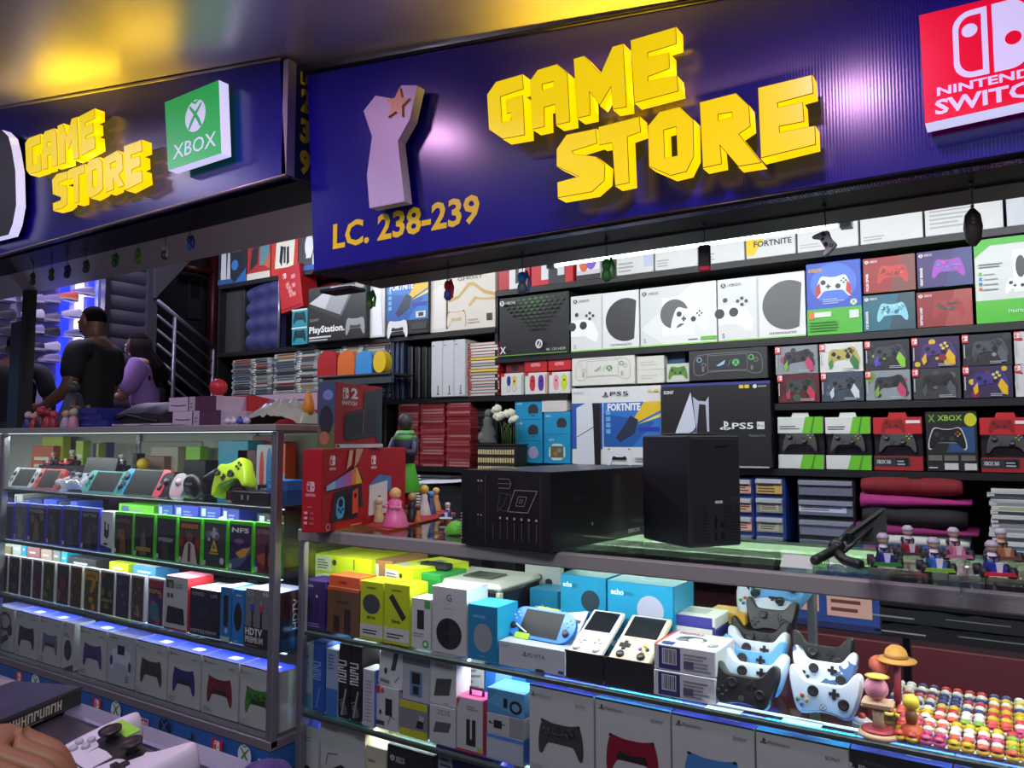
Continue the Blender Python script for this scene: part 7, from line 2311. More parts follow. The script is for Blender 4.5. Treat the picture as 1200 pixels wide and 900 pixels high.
kart(60, 547, ZA + .0855, .05, 'B87A8A', 'D8C8B8', 'A85A6A', 'rose toy kart on dark boxes beside the red one', .4, YG + .16)
for a, b_, c_, hh, lab in ((40, 110, '1E1C2A', .085, 'long dark violet box carrying toy karts'), (108, 182, '4A3826', .072, 'long brown box carrying a blue toy kart')):
    p = PZ((a + b_) / 2, 560, ZA + hh)
    X, W, _ = frame_box(a, b_, 550, ZA, YG + .10)
    o = carton('carton', lab, W, hh - .001, .09, (X, YG + .115, ZA), c_); A = Art(W, hh); A.lines(.3, .3, .7, .6, 2, '6A5A5A'); A.build(o)
b = MB()
X, W, _ = frame_box(82, 118, 550, ZA, YG + .05)
o = carton('tablet', 'black tablet leaning behind the white wrapped controller', W, .12, .008, (X, YG + .085, ZA + .004), '131417', tilt=(math.radians(-14), 0)); A = Art(W, .12); A.r(.05, .05, .95, .95, '0C0D0F'); A.r(.0, .0, .02, 1, '55565A'); A.build(o)
p = PY(168, 545, 1.70)
t = empty('toy_creature', 'plain yellow toy with short arms at the back of the top glass shelf', 'toy', (p.x, 1.70, ZA + .001))
MB().lathe([(.022, 0), (.028, .03), (.022, .065), (.012, .078)], mat('D0B020', .5), n=14).build('body', t); MB().ball((0, 0, .095), .024, mat('D4B424', .5)).build('head', t)
for sx in (-1, 1):
    MB().tube([(sx * .02, 0, .055), (sx * .038, 0, .075)], .007, mat('D0B020', .5), n=7).build('arm', t)

# ---- game cases stood in a row
CV = [(-6, 16, 590, '1A2448', '3A4A8A', 'blue edged game case with navy cover, first of its row', 'b', None),
      (17, 32, 590, '5A6068', '7A8088', 'blue edged game case with plain grey cover', 'b', None),
      (33, 54, 592, '17140F', '6A5A3A', 'blue edged game case with dark cover and pale title', 'b', ('~' * 5, 'A8A8A8')),
      (55, 72, 593, '14161E', '3A4048', 'blue edged game case with near black cover', 'b', None),
      (73, 94, 594, '141C30', '2A3A60', 'blue edged game case with deep blue cover', 'b', None),
      (95, 116, 596, '17181C', '3A3C44', 'blue edged game case with charcoal cover and grey title', 'b', ('~' * 3, '8A8A8E')),
      (118, 132, 600, 'C8CACC', '22242A', 'white pack with black hand picture between the two case rows', 'w', None),
      (134, 156, 601, '241812', '6A4A2A', 'green edged game case with brown figure cover', 'g', ('~' * 6, '7A5A3A')),
      (157, 181, 603, '1A1A1C', '5A5A48', 'green edged game case with silhouette and yellow footer', 'g', ('~' * 7, 'C8A828')),
      (183, 207, 605, '1C1E20', '34383A', 'green edged game case with dark cover and centred white title', 'g', ('~' * 12, 'B8BAB8')),
      (209, 236, 608, '3A2018', 'C8A898', 'green edged game case with orange title over a white shirt', 'g', ('~' * 7, 'D88A28')),
      (238, 266, 610, '30383E', '8A9498', 'green edged game case with grey crowd and yellow triangle', 'g', None),
      (268, 296, 612, '2A2450', '8A5A78', 'green edged game case with violet sky and golden wing', 'g', ('NFS', 'E0E0E4')),
      (298, 328, 614, '5A2838', '7A4A6A', 'green edged game case with dark walker in a red dusk', 'g', ('~' * 7, '8A8088'))]
for i, (a, b_, yt, c1, c2, lab, e_, ti) in enumerate(CV):
    col = {'b': '2A38C8', 'g': '4AC01E', 'w': 'C8CACC'}[e_]
    o, W, h = shelf_box('game_case', lab, a, b_, yt, ZB, YG, .016 if e_ != 'w' else .03, col, gap=.003, group='game cases stood in a row in the tall showcase')
    A = Art(W, h)
    A.r(.03, .02, .97, .93 if e_ != 'w' else .98, c1)
    if e_ == 'b':
        A.r(.03, .91, .97, 1, '7A86B8')
    rnd = random.Random(i)
    if e_ != 'w':
        if i == 11:
            for k in range(10):
                A.e(rnd.uniform(.12, .88), rnd.uniform(.5, .85), rnd.uniform(.05, .12), rnd.choice(['5A646A', '8A9498', '3A4248', 'B0B8BA']), n=7)
            A.p([(.34, .34), (.66, .34), (.5, .60)], 'D0A828'); A.p([(.44, .40), (.56, .40), (.5, .50)], '30383E'); A.r(.3, .28, .7, .32, 'B08A28'); A.e(.85, .16, .09, 'B8BAB8')
        elif i == 12:
            A.p([(.03, .45), (.97, .60), (.97, .93), (.03, .93)], '1E1A3A'); A.p([(.03, .2), (.5, .3), (.97, .55), (.97, .4), (.5, .1), (.03, .02)], '4A5A78'); A.p([(.3, .36), (.6, .46), (.95, .5), (.7, .3), (.5, .26)], 'C89A38'); A.e(.45, .60, .2, '7A4A88', ry=.05)
        elif i == 13:
            A.r(.03, .02, .97, .35, '6A2A30'); A.e(.5, .3, .4, 'A0502E', ry=.12); A.r(.44, .2, .56, .55, '1A1418'); A.e(.5, .58, .06, '1A1418', ry=.045); A.p([(.44, .2), (.5, .2), (.47, .06), (.44, .06)], '1A1418'); A.p([(.5, .2), (.56, .2), (.56, .06), (.53, .06)], '1A1418'); A.r(.03, .1, .16, .3, '3A3A88')
        elif i == 10:
            A.p([(.15, .02), (.3, .42), (.42, .48), (.58, .48), (.72, .42), (.85, .02)], 'B8B0A8'); A.e(.5, .6, .15, '6A4432', ry=.11); A.r(.44, .05, .56, .45, '4A2A22'); A.p([(.03, .3), (.25, .42), (.2, .6), (.03, .6)], '7A2A20'); A.p([(.97, .3), (.75, .42), (.8, .6), (.97, .6)], '7A2A20')
        else:
            for k in range(7):
                A.e(rnd.uniform(.2, .8), rnd.uniform(.15, .7), rnd.uniform(.06, .16), c2 if k % 2 else c1, n=8)
            A.p([(.32, .05), (.4, .5), (.5, .66), (.6, .5), (.68, .05)], c2)
        if ti:
            y = {7: .76, 8: .15, 9: .42}.get(i, .78)
            A.t(ti[0], .5, y, .09, ti[1], w=.74, al='c', bold=.03)
        A.r(.05, .04, .16, .14, 'B8B8BA')
    else:
        A.p([(.3, .4), (.3, .75), (.42, .75), (.42, .55), (.6, .55), (.6, .70), (.72, .70), (.72, .4), (.55, .32)], c2); A.e(.45, .2, .2, c2, ry=.03); A.p([(.0, 0), (1, 0), (1, .1), (0, .18)], '2A3A8A')
    A.build(o)
    if e_ != 'w':
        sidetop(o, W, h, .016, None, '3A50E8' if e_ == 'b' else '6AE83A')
# boxes behind the cases, tops lit by the strip
for i, (a, b_, yt, c_, lab) in enumerate(((16, 26, 580, 'A8AAA0', 'pale upright box behind the first blue edged cases'), (27, 49, 585, '23346A', 'navy box behind the first blue edged cases'), (50, 66, 586, '3A56C8', 'blue box behind the near black cover'), (67, 80, 588, '1A2A4A', 'dark blue box behind the deep blue cover'), (81, 90, 588, '4A66D8', 'bright blue box behind the charcoal cover'), (138, 180, 592, '6AC82A', 'bright green box behind the brown figure cover'), (184, 202, 592, '2A5AA8', 'blue box with white mark behind the green edged cases'), (203, 232, 593, '3A4AC0', 'royal blue box behind the white shirt cover'), (233, 258, 594, '3444B4', 'indigo blue box behind the grey crowd cover'), (259, 280, 597, '2E3CA0', 'dull blue box behind the violet sky cover'), (300, 332, 603, '2A2C2E', 'dark flat box behind the red dusk cover'))):
    o, W, h = shelf_box('carton', lab, a, b_, yt, ZB, YG + .10, .10, c_, gap=.004)
    A = Art(W, h); A.r(.1, .8, .3, .95, 'B8C4E0' if i > 5 else '5A6AA0'); A.lines(.4, .8, .8, .92, 2, '8A9AD0'); A.build(o)
p = PY(275, 605, YG + .12)
t = empty('white_bundle', 'white plastic bundle lying behind the golden wing cover', 'bundle', (p.x, YG + .06, ZB + .0005))
b = MB(); vs = [(.07 * (i / 6 - .5) * 2, .09 * j / 5, .17 * math.sin(PI * (i + .5) / 7) ** .5 * (.8 + .2 * noise.noise(Vector((i, j, 7.3))))) for j in range(6) for i in range(7)]
b.add(vs, [(j * 7 + i, j * 7 + i + 1, (j + 1) * 7 + i + 1, (j + 1) * 7 + i) for j in range(5) for i in range(6)], mat('C8CCC4', .35), smooth=True)
b.add([(x, y, 0) for x, y, z in vs[:7]] + vs[:7], [(i, i + 1, i + 8, i + 7) for i in range(6)], mat('C8CCC4', .35), smooth=True); b.build('wrapping', t)

# ---- third shelf: small game cases and boxes
C3 = [(-8, 9, '3A3226', '5A5238', 'olive'), (10, 23, '2E3040', '5A5A3A', 'slate and moss'), (24, 37, '33363A', '4A5A50', 'grey green'), (38, 49, '4A3040', '7A4A4A', 'plum'), (50, 64, '34401E', '6A7A3A', 'moss green'), (66, 81, '3A3440', '8A4A50', 'violet grey with a red ball'), (82, 96, '4A3A22', '6A5A38', 'amber brown'), (98, 116, '4A4226', 'A8801E', 'brown with a golden title'), (117, 134, '26281E', '5A6A2A', 'black green with a lime footer'), (135, 152, '332E48', '5A5470', 'indigo dusk'), (153, 169, '4A3A30', '8A7060', 'dun with a pale figure'), (173, 192, '3A2A5A', 'A8424A', 'violet with a red top')]
for i, (a, b_, c1, c2, nm) in enumerate(C3):
    yt = 649.5 + (a + b_) * .0785
    o, W, h = shelf_box('game_case', 'white edged game case with ' + nm + ' cover', a, b_, yt, ZCc, YG, .014, 'C4C6C4', gap=.003, group='small game cases on the third glass shelf')
    A = Art(W, h)
    A.r(.07, .02, .98, .95, c1)
    rnd = random.Random(40 + i)
    for k in range(9):
        A.e(rnd.uniform(.2, .85), rnd.uniform(.1, .85), rnd.uniform(.05, .17), rnd.choice([c1, c2, c2, '5A5A50', '3A3A3A']), n=7)
    if i == 5:
        A.e(.6, .5, .25, '7A2A34', ry=.14)
    if i == 7:
        A.r(.1, .72, .98, .93, 'B08A1E'); A.t('~' * 3, .54, .76, .10, '5A3A10', al='c', w=.6, bold=.04)
    if i == 8:
        A.t('~' * 7, .54, .3, .06, '9AA83A', al='c', w=.75, bold=.03); A.r(.08, .85, .4, .93, '8A2A2A')
    if i == 11:
        A.r(.07, .8, .98, .95, '8A1E2A'); A.t('~' * 4, .5, .68, .08, 'C89A3A', al='c', w=.7, bold=.03); A.e(.5, .3, .3, '3A6A7A', ry=.2)
    A.build(o)
o, W, h, A = cb('tall white box with pink top and black grips picture, third glass shelf', 193, 220, 677, ZCc, .09, 'B4B6B6', Y=YG)
A.r(.05, .78, .38, .93, '2A3460'); A.e(.25, .84, .08, '8A8A3A'); A.p([(.08, .12), (.9, .12), (.84, .42), (.14, .44)], '1C1D1F'); A.line([(.36, .14), (.36, .42)], .02, '3A3B3E'); A.line([(.64, .14), (.64, .42)], .02, '3A3B3E'); A.r(0, 0, 1, .035, '9A2A2A'); A.r(.12, .60, .22, .68, '3A3A40'); A.r(.28, .60, .38, .68, '3A3A40'); A.lines(.45, .8, .9, .9, 2, '8A8C8E'); A.build(o); sidetop(o, W, h, .09, 'D8303E', 'E0809A')
o, W, h, A = cb('dark navy box with faint white lettering, third glass shelf', 222, 257, 692, ZCc, .10, '14182E', Y=YG)
A.t('~' * 6, .08, .86, .07, '8A90A0', w=.4); A.t('~' * 2, .72, .86, .07, '8A90A0', w=.2); A.line([(.3, .75), (.5, .5), (.7, .7)], .01, '2E3A5A'); A.e(.45, .5, .2, '1C2340', ry=.14); A.t('~' * 10, .06, .06, .08, '9AA0AE', w=.86, bold=.03); A.build(o); sidetop(o, W, h, .10, '2A2E3E', 'C8CACC')
o, W, h, A = cb('slim blue box with dark remote picture, third glass shelf', 258, 271, 689, ZCc, .08, '1E72B0', Y=YG)
A.r(.3, .28, .75, .85, '16181E'); A.e(.6, .2, .12, 'A8C0D0', ry=.05); A.r(.1, .0, .9, .09, 'A8B8C0'); A.build(o); sidetop(o, W, h, .08, None, 'C8DCE8')
o, W, h, A = cb('slim blue box with black mouse picture beside the cable box', 272, 286, 692, ZCc, .08, '1F78BC', Y=YG)
A.e(.5, .5, .34, '15171C', ry=.26); A.lines(.3, .88, .8, .95, 1, '9AC4E0'); A.lines(.2, .04, .6, .08, 1, '9AC4E0'); A.build(o); sidetop(o, W, h, .08, None, '6AB0E0')
o, W, h, A = cb('grey cable box with three plugs and bold white letters', 287, 328, 693, ZCc, .10, '6E7076', Y=YG)
A.t('HDTV', .52, .90, .075, 'C8CACC', w=.45, bold=.03); A.r(.06, .88, .24, .97, 'A0A2A6'); A.t('~' * 2, .09, .9, .05, '3A3A40', w=.12)
for x, c_ in ((.22, '3A3AA8'), (.48, 'A83A3A'), (.72, '5A4A8A')):
    A.line([(x, .35), (x, .62)], .05, '1E1E22'); A.r(x - .055, .62, x + .055, .74, c_); A.r(x - .03, .74, x + .03, .82, '8A8A90')
A.p([(0, 0), (1, 0), (1, .28), (.7, .35), (0, .36)], '1A1A1D'); A.t('HDTV', .04, .22, .115, 'D0D2D4', w=.5, bold=.04); A.t('PREMIUM', .04, .09, .10, 'C0B8B8', w=.52, bold=.04); A.ring(.86, .15, .10, .012, '6A8AB0'); A.lines(.04, .03, .6, .07, 1, 'A83A3A'); A.build(o)
sidetop(o, W, h, .10, '2A3A4E', 'B8B4E0')
A = Art(.10, h, 'right', W / 2 + .0006); A.r(.02, .55, .98, .98, '4A2A2E'); A.t('HDTV', .65, .34, .12, 'B8C0C8', w=.85, rot=PI / 2); A.r(.02, .02, .98, .22, '1E4A7A'); A.build(o, 'side_lettering', base=False)
for i, (a, b_, yt, c_, lab) in enumerate(((-5, 12, 640, '8A7A5A', 'tan box behind the olive cover'), (14, 24, 637, 'A8B4B0', 'pale box with cyan side behind the slate cover'), (25, 30, 638, '2A9AC8', 'cyan narrow box behind the grey green cover'), (31, 46, 642, '9A6A6A', 'rose box behind the plum cover'), (47, 60, 645, 'B0968A', 'beige box behind the moss green cover'), (61, 70, 646, '7A8A84', 'grey box with pale edge behind the red ball cover'), (71, 78, 648, '2AA8D0', 'bright cyan box behind the amber cover'), (79, 112, 655, '3A3C3E', 'dark flat tray behind the golden title cover'), (127, 150, 660, 'C0D42A', 'lime box behind the black green cover'), (155, 182, 664, '4A90C8', 'sky blue box behind the dun cover'))):
    o, W, h = shelf_box('carton', lab, a, b_, yt, ZCc, YG + .08, .09, c_, gap=.004)
    Art(W, h).lines(.2, .85, .8, .95, 1, 'D0D4D4').build(o); sidetop(o, W, h, .09, None, 'C8CCC8' if i % 3 == 0 else None)
X, W, h = frame_box(221, 242, 683, ZCc, YG + .10)
o = carton('carton', 'red box tilted behind the dark navy box', W, h, .06, (X, YG + .105, ZCc), 'C02A30'); Art(W, h).r(.1, .8, .9, .9, 'E0A8A8').build(o)
X, W, h = frame_box(240, 286, 684, ZCc, YG + .12)
o = carton('carton', 'black box with white lettering on its rim behind the slim blue boxes', W, h, .06, (X, YG + .125, ZCc), '1E1E22'); A = Art(W, h); A.t('~' * 7, .3, .9, .07, 'C8C8CC', w=.5, bold=.03); A.build(o)

# ---- bottom deck: white controller boxes
DB = [(-6, 16, None, None, 'white headset box with dark headset picture, first on the bottom deck', 'h'), (18, 45, '1C1C20', None, 'white controller box with black controller, bottom deck', 0), (46, 72, '5A6278', '26282E', 'white controller box with slate controller, bottom deck', 0), (73, 87, None, None, 'narrow white headset box with black cup picture', 'c'),
      (93, 125, '37366A', '2A2A50', 'white controller box with violet grey controller, bottom deck', 0), (126, 158, None, None, 'pale blue box with split white controller picture', 's'), (159.5, 196, '30322E', None, 'white controller box with dark camouflage controller, bottom deck', 'm'), (197, 235, '20246A', '15161E', 'white controller box with navy blue controller, bottom deck', 0), (236.5, 279.5, '6A1626', '1E1418', 'white controller box with crimson controller, tall showcase', 0), (281, 325, '3A7A2A', '182A16', 'white controller box with green controller by the steel post', 'g')]
for i, (a, b_, c1, mid, lab, k) in enumerate(DB):
    yt = 711 + (a + b_) * .1212
    if k in (0, 'm', 'g'):
        o = ds_box(a, b_, yt, ZD, YG, lab, c1, mid, top='2A3CE0', D=.075, group='white controller boxes on the bottom deck', sony=True, camo=['20221E', '4A4C44', '3A3C36'] if k == 'm' else (['2A5A1E', '5A9A3A', '1E3A18'] if k == 'g' else None))
    else:
        o, W, h = shelf_box('headset_box' if k != 's' else 'controller_box', lab, a, b_, yt, ZD, YG, .075, 'A8ACB4' if k == 's' else 'B0B2B4', group='white controller boxes on the bottom deck')
        A = Art(W, h)
        if k == 'h':
            A.ring(.55, .68, .34, .07, '1E1E22', ry=.22); A.e(.3, .55, .12, '26262A', ry=.13); A.e(.82, .5, .13, '2A2A30', ry=.13); A.p([(.1, .2), (.7, .4), (.8, .3), (.3, .1)], '1E1E22')
        elif k == 'c':
            A.e(.5, .42, .32, '232428', ry=.22); A.e(.5, .42, .22, '34353A', ry=.15); A.lines(.15, .7, .7, .8, 2, '5A6A8A'); A.p([(.1, .0), (1, 0), (1, .15)], '2A2A5A')
        else:
            A.pad(.5, .5, .75, 'C0C6D4', None, stick='8A90A0'); A.r(.38, .62, .64, .80, '1A1C24'); A.e(.16, .48, .05, '2A3A6A', ry=.1); A.e(.84, .42, .05, '2A3A6A', ry=.1); A.lines(.7, .12, .85, .25, 3, '4A5A8A')
        A.lines(.1, .92, .4, .96, 1, '55585C'); A.build(o); sidetop(o, W, h, .075, None, '2A2A6A')
# triangles marks on boxes lying behind
for i, px in enumerate((157, 193, 229)):
    p = PY(px, 755, YG + .12)
    zz = LD + .172
    o = carton('controller_box', ['dark blue box lying behind the dark camouflage controller box', 'dark blue box lying behind the navy blue controller box', 'dark blue box lying behind the crimson controller box'][i], .16, .165, .10, (p.x, YG + .085, ZD), '20246A', group='dark blue boxes behind the white ones')
    A = Art(.16, .10, 'top', .165); A.p([(.3, .2), (.7, .2), (.75, .7), (.35, .7)], 'D0D4E4'); A.p([(.42, .32), (.62, .32), (.52, .55)], '2A2E6A'); A.build(o)
# ================================================================ on top of the tall showcase
ZL = LT + .0015
for i, (a, b_, z0, hh, lab) in enumerate(((196, 249, 0, .047, 'white and violet box lying on the tall showcase, lower of two'), (196, 249, .048, .047, 'white and violet box lying on the tall showcase, upper of two'))):
    X, W, _ = frame_box(a + (6 if i == 0 else 0), b_ + (10 if i == 0 else 3), 485, ZL + z0, 1.56)
    o = carton('carton', lab, W, hh, .16, (X, 1.56 + .004 * i, ZL + z0), 'B8B0BC', group='white and violet boxes'); A = Art(W, hh)
    A.r(.57, 0, 1, 1, '4A2A42'); A.r(.45, .06, .56, .94, 'A8A2AC'); A.r(.425, 0, .445, 1, '1E1A20'); A.line([(.06, .45), (.2, .38), (.38, .42)], .012, '5A5058')
    A.lines(.47, .2, .54, .7, 2, '77707A')
    for x in (.66, .76, .88):
        A.e(x, .75, .008, '77586E')
    A.build(o)
for i, (z0, a, b_) in enumerate(((0, 92, 126), (.024, 93, 118), (.048, 92, 112))):
    X, W, _ = frame_box(a, b_, 488, ZL, 1.55)
    o = carton('carton', 'flat royal blue box on the tall showcase, ' + ['bottom of three', 'middle of three', 'top of three'][i], W, .0235, .14, (X, 1.55, ZL + z0), '1C2478', group='flat royal blue boxes'); Art(W, .0235).lines(.1, .3, .5, .7, 1, '3A44A0').build(o)
X, W, h = frame_box(122, 198, 470, ZL, 1.60)
b = MB(); n_, k_ = 18, 10
vs = []
for j in range(k_ + 1):
    for i in range(n_ + 1):
        f, g_ = i / n_, j / k_
        e = max(0, 1 - abs(2 * f - 1) ** 3) ** .5
        vs.append((-W / 2 + W * f, .20 * g_, .005 + .085 * e * math.sin(PI * min(1, g_ * .9 + .1)) ** .5 + .01 * noise.noise(Vector((f * 5, g_ * 4, 1)))))
b.add(vs, [(j * (n_ + 1) + i, j * (n_ + 1) + i + 1, (j + 1) * (n_ + 1) + i + 1, (j + 1) * (n_ + 1) + i) for j in range(k_) for i in range(n_)], mat('141316', .55), smooth=True)
b.add([vs[i] for i in range(n_ + 1)] + [(vs[i][0], vs[i][1], 0) for i in range(n_ + 1)], [(i, i + n_ + 1, i + n_ + 2, i + 1) for i in range(n_)], mat('141316', .55), smooth=True)
bag = empty('cloth_bag', 'black crumpled cloth bag lying on the tall showcase', 'bag', (X, 1.60, ZL))
b.build('bag_cloth', bag)
MB().tube([(-W * .3, -.004, .03), (-W * .1, -.01, .045), (W * .15, -.008, .03), (W * .35, -.004, .02)], .004, mat('201E24', .5), n=6).build('strap', bag)
for i, (a, b_) in enumerate(((136, 170), (168, 204))):
    X, W, _ = frame_box(a, b_, 497, ZL, 1.50)
    o = carton('paper_pad', ['thin white paper pad in front of the black bag', 'thin white paper pad beside the white and violet boxes'][i], W, .006, .06, (X, 1.485, ZL), 'B8B4BC', c=.001); A = Art(W, .006); A.r(.1, .4, .4, .8, '5A5660'); A.build(o)
# red wrapped carton, translucent bag, white bags
X, W, h = frame_box(256, 366, 466, ZL, 1.66)
o = carton('carton', 'long red and white wrapped carton lying behind the clear bag', W, .10, .14, (X, 1.68, ZL + .0), 'A8241E', c=.006)
A = Art(W, .10); A.p([(.35, 1), (1, .45), (1, 1)], 'C8BCC4'); A.p([(.1, .2), (.4, .35), (.35, .2)], 'C8A8A0'); A.lines(.5, .6, .9, .9, 2, '77707A'); A.build(o); A = Art(W, .14, 'top', .10); A.p([(.1, 0), (1, .0), (1, 1), (.4, 1)], 'C4B8C4'); A.build(o)
cbg = empty('clear_bag', 'crumpled clear plastic bag with pale green content on the tall showcase', 'bag', (PY(322, 495, 1.56).x, 1.53, ZL))
b = MB(); n_, k_ = 16, 10
vs = [(-.13 + .26 * i / n_, .13 * j / k_, 0.002 + .085 * math.sin(PI * i / n_) ** .55 * math.sin(PI * (j + .6) / (k_ + 1.2)) ** .6 * (.85 + .3 * noise.noise(Vector((i * .8, j * .9, 4))))) for j in range(k_ + 1) for i in range(n_ + 1)]
b.add(vs, [(j * (n_ + 1) + i, j * (n_ + 1) + i + 1, (j + 1) * (n_ + 1) + i + 1, (j + 1) * (n_ + 1) + i) for j in range(k_) for i in range(n_)], mat('9AA890', .25), smooth=True); b.build('plastic_film', cbg)
for i, (px, c_) in enumerate(((268, 'B8BCC8'), (275, 'C8CCD4'), (282, '3A4AA0'), (290, 'B0B8C4'))):
    p = PY(px, 496, 1.49)
    o = empty('small_pouch', ['grey', 'white', 'blue', 'pale'][i] + ' small pouch beside the crumpled clear bag', 'pouch', (p.x, 1.475, ZL))
    MB().ball((0, .012, .010), .012, mat(c_, .4), sc=(1.2, .8, .8), n=9, k=6).build('body', o); MB().box(-.005, .005, .01, .014, .018, .024, mat(c_, .4)).build('tied_neck', o)
# plain figures at the far end and on the boxes
for px, py, hp, c1, c2, lab in ((33, 498, 22, '2A3470', 'C8B8B4', 'plain navy peg doll at the open end of the tall showcase'), (40, 498, 20, 'B82A34', 'C8A090', 'plain red peg doll beside the navy one'), (48, 499, 28, '3A1A1E', 'A8303A', 'plain dark peg doll with red head in the cluster'), (56, 498, 25, 'A02834', '8A2028', 'plain crimson peg doll in the cluster'), (63, 498, 22, '8A2A30', 'B04A50', 'plain rose peg doll at the edge of the cluster'), (77, 497, 22, 'A8A0A8', 'B8A080', 'plain grey peg doll beside the blue boxes'), (86, 497, 24, 'B88A98', 'A8B088', 'plain pink peg doll beside the blue boxes')):
    p = PY(px, 497, 1.53)
    t = empty('peg_doll', lab, 'toy', (p.x, 1.53, ZL))
    hh = hp * .0030
    MB().lathe([(hh * .28, 0), (hh * .3, hh * .05), (hh * .2, hh * .5), (hh * .08, hh * .66)], mat(c1, .4), n=12).build('body', t); MB().ball((0, 0, hh * .8), hh * .22, mat(c2, .4), n=10, k=8).build('head', t)
p = PY(85, 497, 1.72)
t = empty('statuette', 'plain grey blue cloaked statuette standing on the tall showcase', 'statuette', (p.x, 1.72, ZL))
hh = .20
MB().lathe([(.07, 0), (.065, .01), (.05, hh * .4), (.035, hh * .62), (.03, hh * .72), (.012, hh * .78)], mat('2E3244', .5), n=16).build('cloak', t)
MB().ball((0, 0, hh * .88), .024, mat('3A4038', .5)).build('head', t)
MB().tube([(.03, -.01, hh * .62), (.055, -.03, hh * .45), (.09, -.02, hh * .42)], .011, mat('6A5A48', .5), n=8).build('arm', t)
MB().lathe([(.03, 0), (.022, .03)], mat('2A8A3A', .5), c=(.085, -.03, 0), n=12).build('green_foot', t)
p = PY(261, 470, 1.66)
t = empty('ornament', 'plain stacked ornament with red ball on white and blue beside the game cases', 'ornament', (PY(260, 470, 1.66).x, 1.645, ZL))
MB().lathe([(.026, 0), (.03, .02), (.028, .06), (.02, .075)], mat('1E3068', .5), n=14).build('lower_body', t); MB().lathe([(.024, .0755), (.026, .09), (.014, .105)], mat('C8BCA8', .5), n=14).build('upper_body', t); MB().ball((0, 0, .132), .030, mat('B01E26', .4)).build('red_ball', t)
p = PY(361, 495, 1.60)
t = empty('ornament', 'amber flame shaped ornament at the corner of the tall showcase', 'ornament', (p.x, 1.60, ZL))
MB().lathe([(.016, 0), (.017, .012), (.013, .03)], mat('5A3A20', .5), n=12).build('base', t); MB().lathe([(.014, .0302), (.019, .05), (.014, .075), (.005, .1)], mat('C88A1E', .4), n=12).build('flame', t)
p = PY(220, 463, 2.4)
# ================================================================ the gallery beyond: shoe shop, shutter, stairs
XW = -6.9
ya, yb = PX(-60, 400, XW).y, PX(122, 400, XW).y
sw_ = empty('shoe_display_wall', 'white shoe display wall with blue and white light strips far behind the man', 'display wall', (XW, (ya + yb) / 2, .45))
off = -sw_.location
MB().box(XW - .06, XW, ya, yb, .451, 3.3, mat('A9A4C4', .5)).build('panel', sw_, loc=off)
for px, c_, w_, st_n in ((74, '2A3CFF', .035, 6), (91, 'F4F2FF', .03, 7), (107, '2A3CFF', .035, 6)):
    y = PX(px, 370, XW).y
    MB().box(XW + .001, XW + .03, y - w_, y + w_, .9 if px != 91 else 1.9, 2.75, glow('lit_strip_' + c_, c_, 1.3 if px != 91 else 1.4)).build('light_strip', sw_, loc=off)
    area('shoe_wall_lamp', (XW + .05, y, 1.9), 1.4, st_n, lin(c_)[:3], rot=(0, math.radians(-90), 0), sy=.05)
y0_, y1_ = PX(113, 400, XW + .1).y, PX(124, 400, XW + .1).y
MB().box(XW - .05, XW + .1, y0_, y1_, .451, 3.3, mat('8E8CB8', .5)).build('end_post', sw_, loc=off)


def shoe_mesh(c1, c2):
    b = MB()
    n = 9
    prof = [(-.14, .030, .052), (-.11, .042, .085), (-.06, .043, .075), (-.01, .044, .066), (.05, .047, .05), (.10, .044, .036), (.135, .026, .024)]
    vs = []
    for x, wd, h in prof:
        for k in range(n):
            t = PI * k / (n - 1)
            vs.append((x, wd * math.cos(t), .022 + h * math.sin(t) ** .7))
    fs = [(i * n + k, i * n + k + 1, (i + 1) * n + k + 1, (i + 1) * n + k) for i in range(len(prof) - 1) for k in range(n - 1)]
    fs += [tuple(range(n)), tuple(range((len(prof) - 1) * n, len(prof) * n))[::-1]]
    b.add(vs, fs, mat(c1, .6, var=0), smooth=True)
    sole = [(x, wd * 1.06) for x, wd, h in prof]
    pl = [(x, y) for x, y in sole] + [(x, -y) for x, y in sole[::-1]]
    m = len(pl)
    b.add([(x, y, 0) for x, y in pl] + [(x, y, .024) for x, y in pl], [list(range(m))[::-1], list(range(m, 2 * m))] + [[i, (i + 1) % m, (i + 1) % m + m, i + m] for i in range(m)], mat(c2, .6, var=0))
    return b.mesh('shoe')


SM = {k: shoe_mesh(*v) for k, v in {'white': ('C8C4D4', 'D0CCD8'), 'lilac': ('8E86B4', 'C0BCD0'), 'black': ('17161C', '3A3844'), 'navy': ('22264A', 'B8B4C8'), 'orange': ('E8603A', 'D8B8A8'), 'grey': ('6A687A', 'B0ACBC')}.items()}
CO = [('first column', [(4, 327, 'white'), (4, 352, 'lilac'), (4, 372, 'black'), (4, 391, 'black'), (4, 413, 'black')]),
      ('second column', [(38, 325, 'navy'), (38, 337, 'white'), (38, 354, 'lilac'), (38, 372, 'white'), (38, 390, 'lilac'), (38, 410, 'navy')]),
      ('third column', [(57, 329, 'white'), (57, 354, 'lilac'), (57, 376, 'grey'), (57, 392, 'black'), (57, 410, 'white'), (57, 423, 'lilac')]),
      ('column by the blue strip', [(79, 351, 'orange'), (99, 345, 'lilac'), (84, 371, 'white'), (88, 394, 'grey')])]
ORD = ['topmost', 'second', 'third', 'fourth', 'fifth', 'sixth']
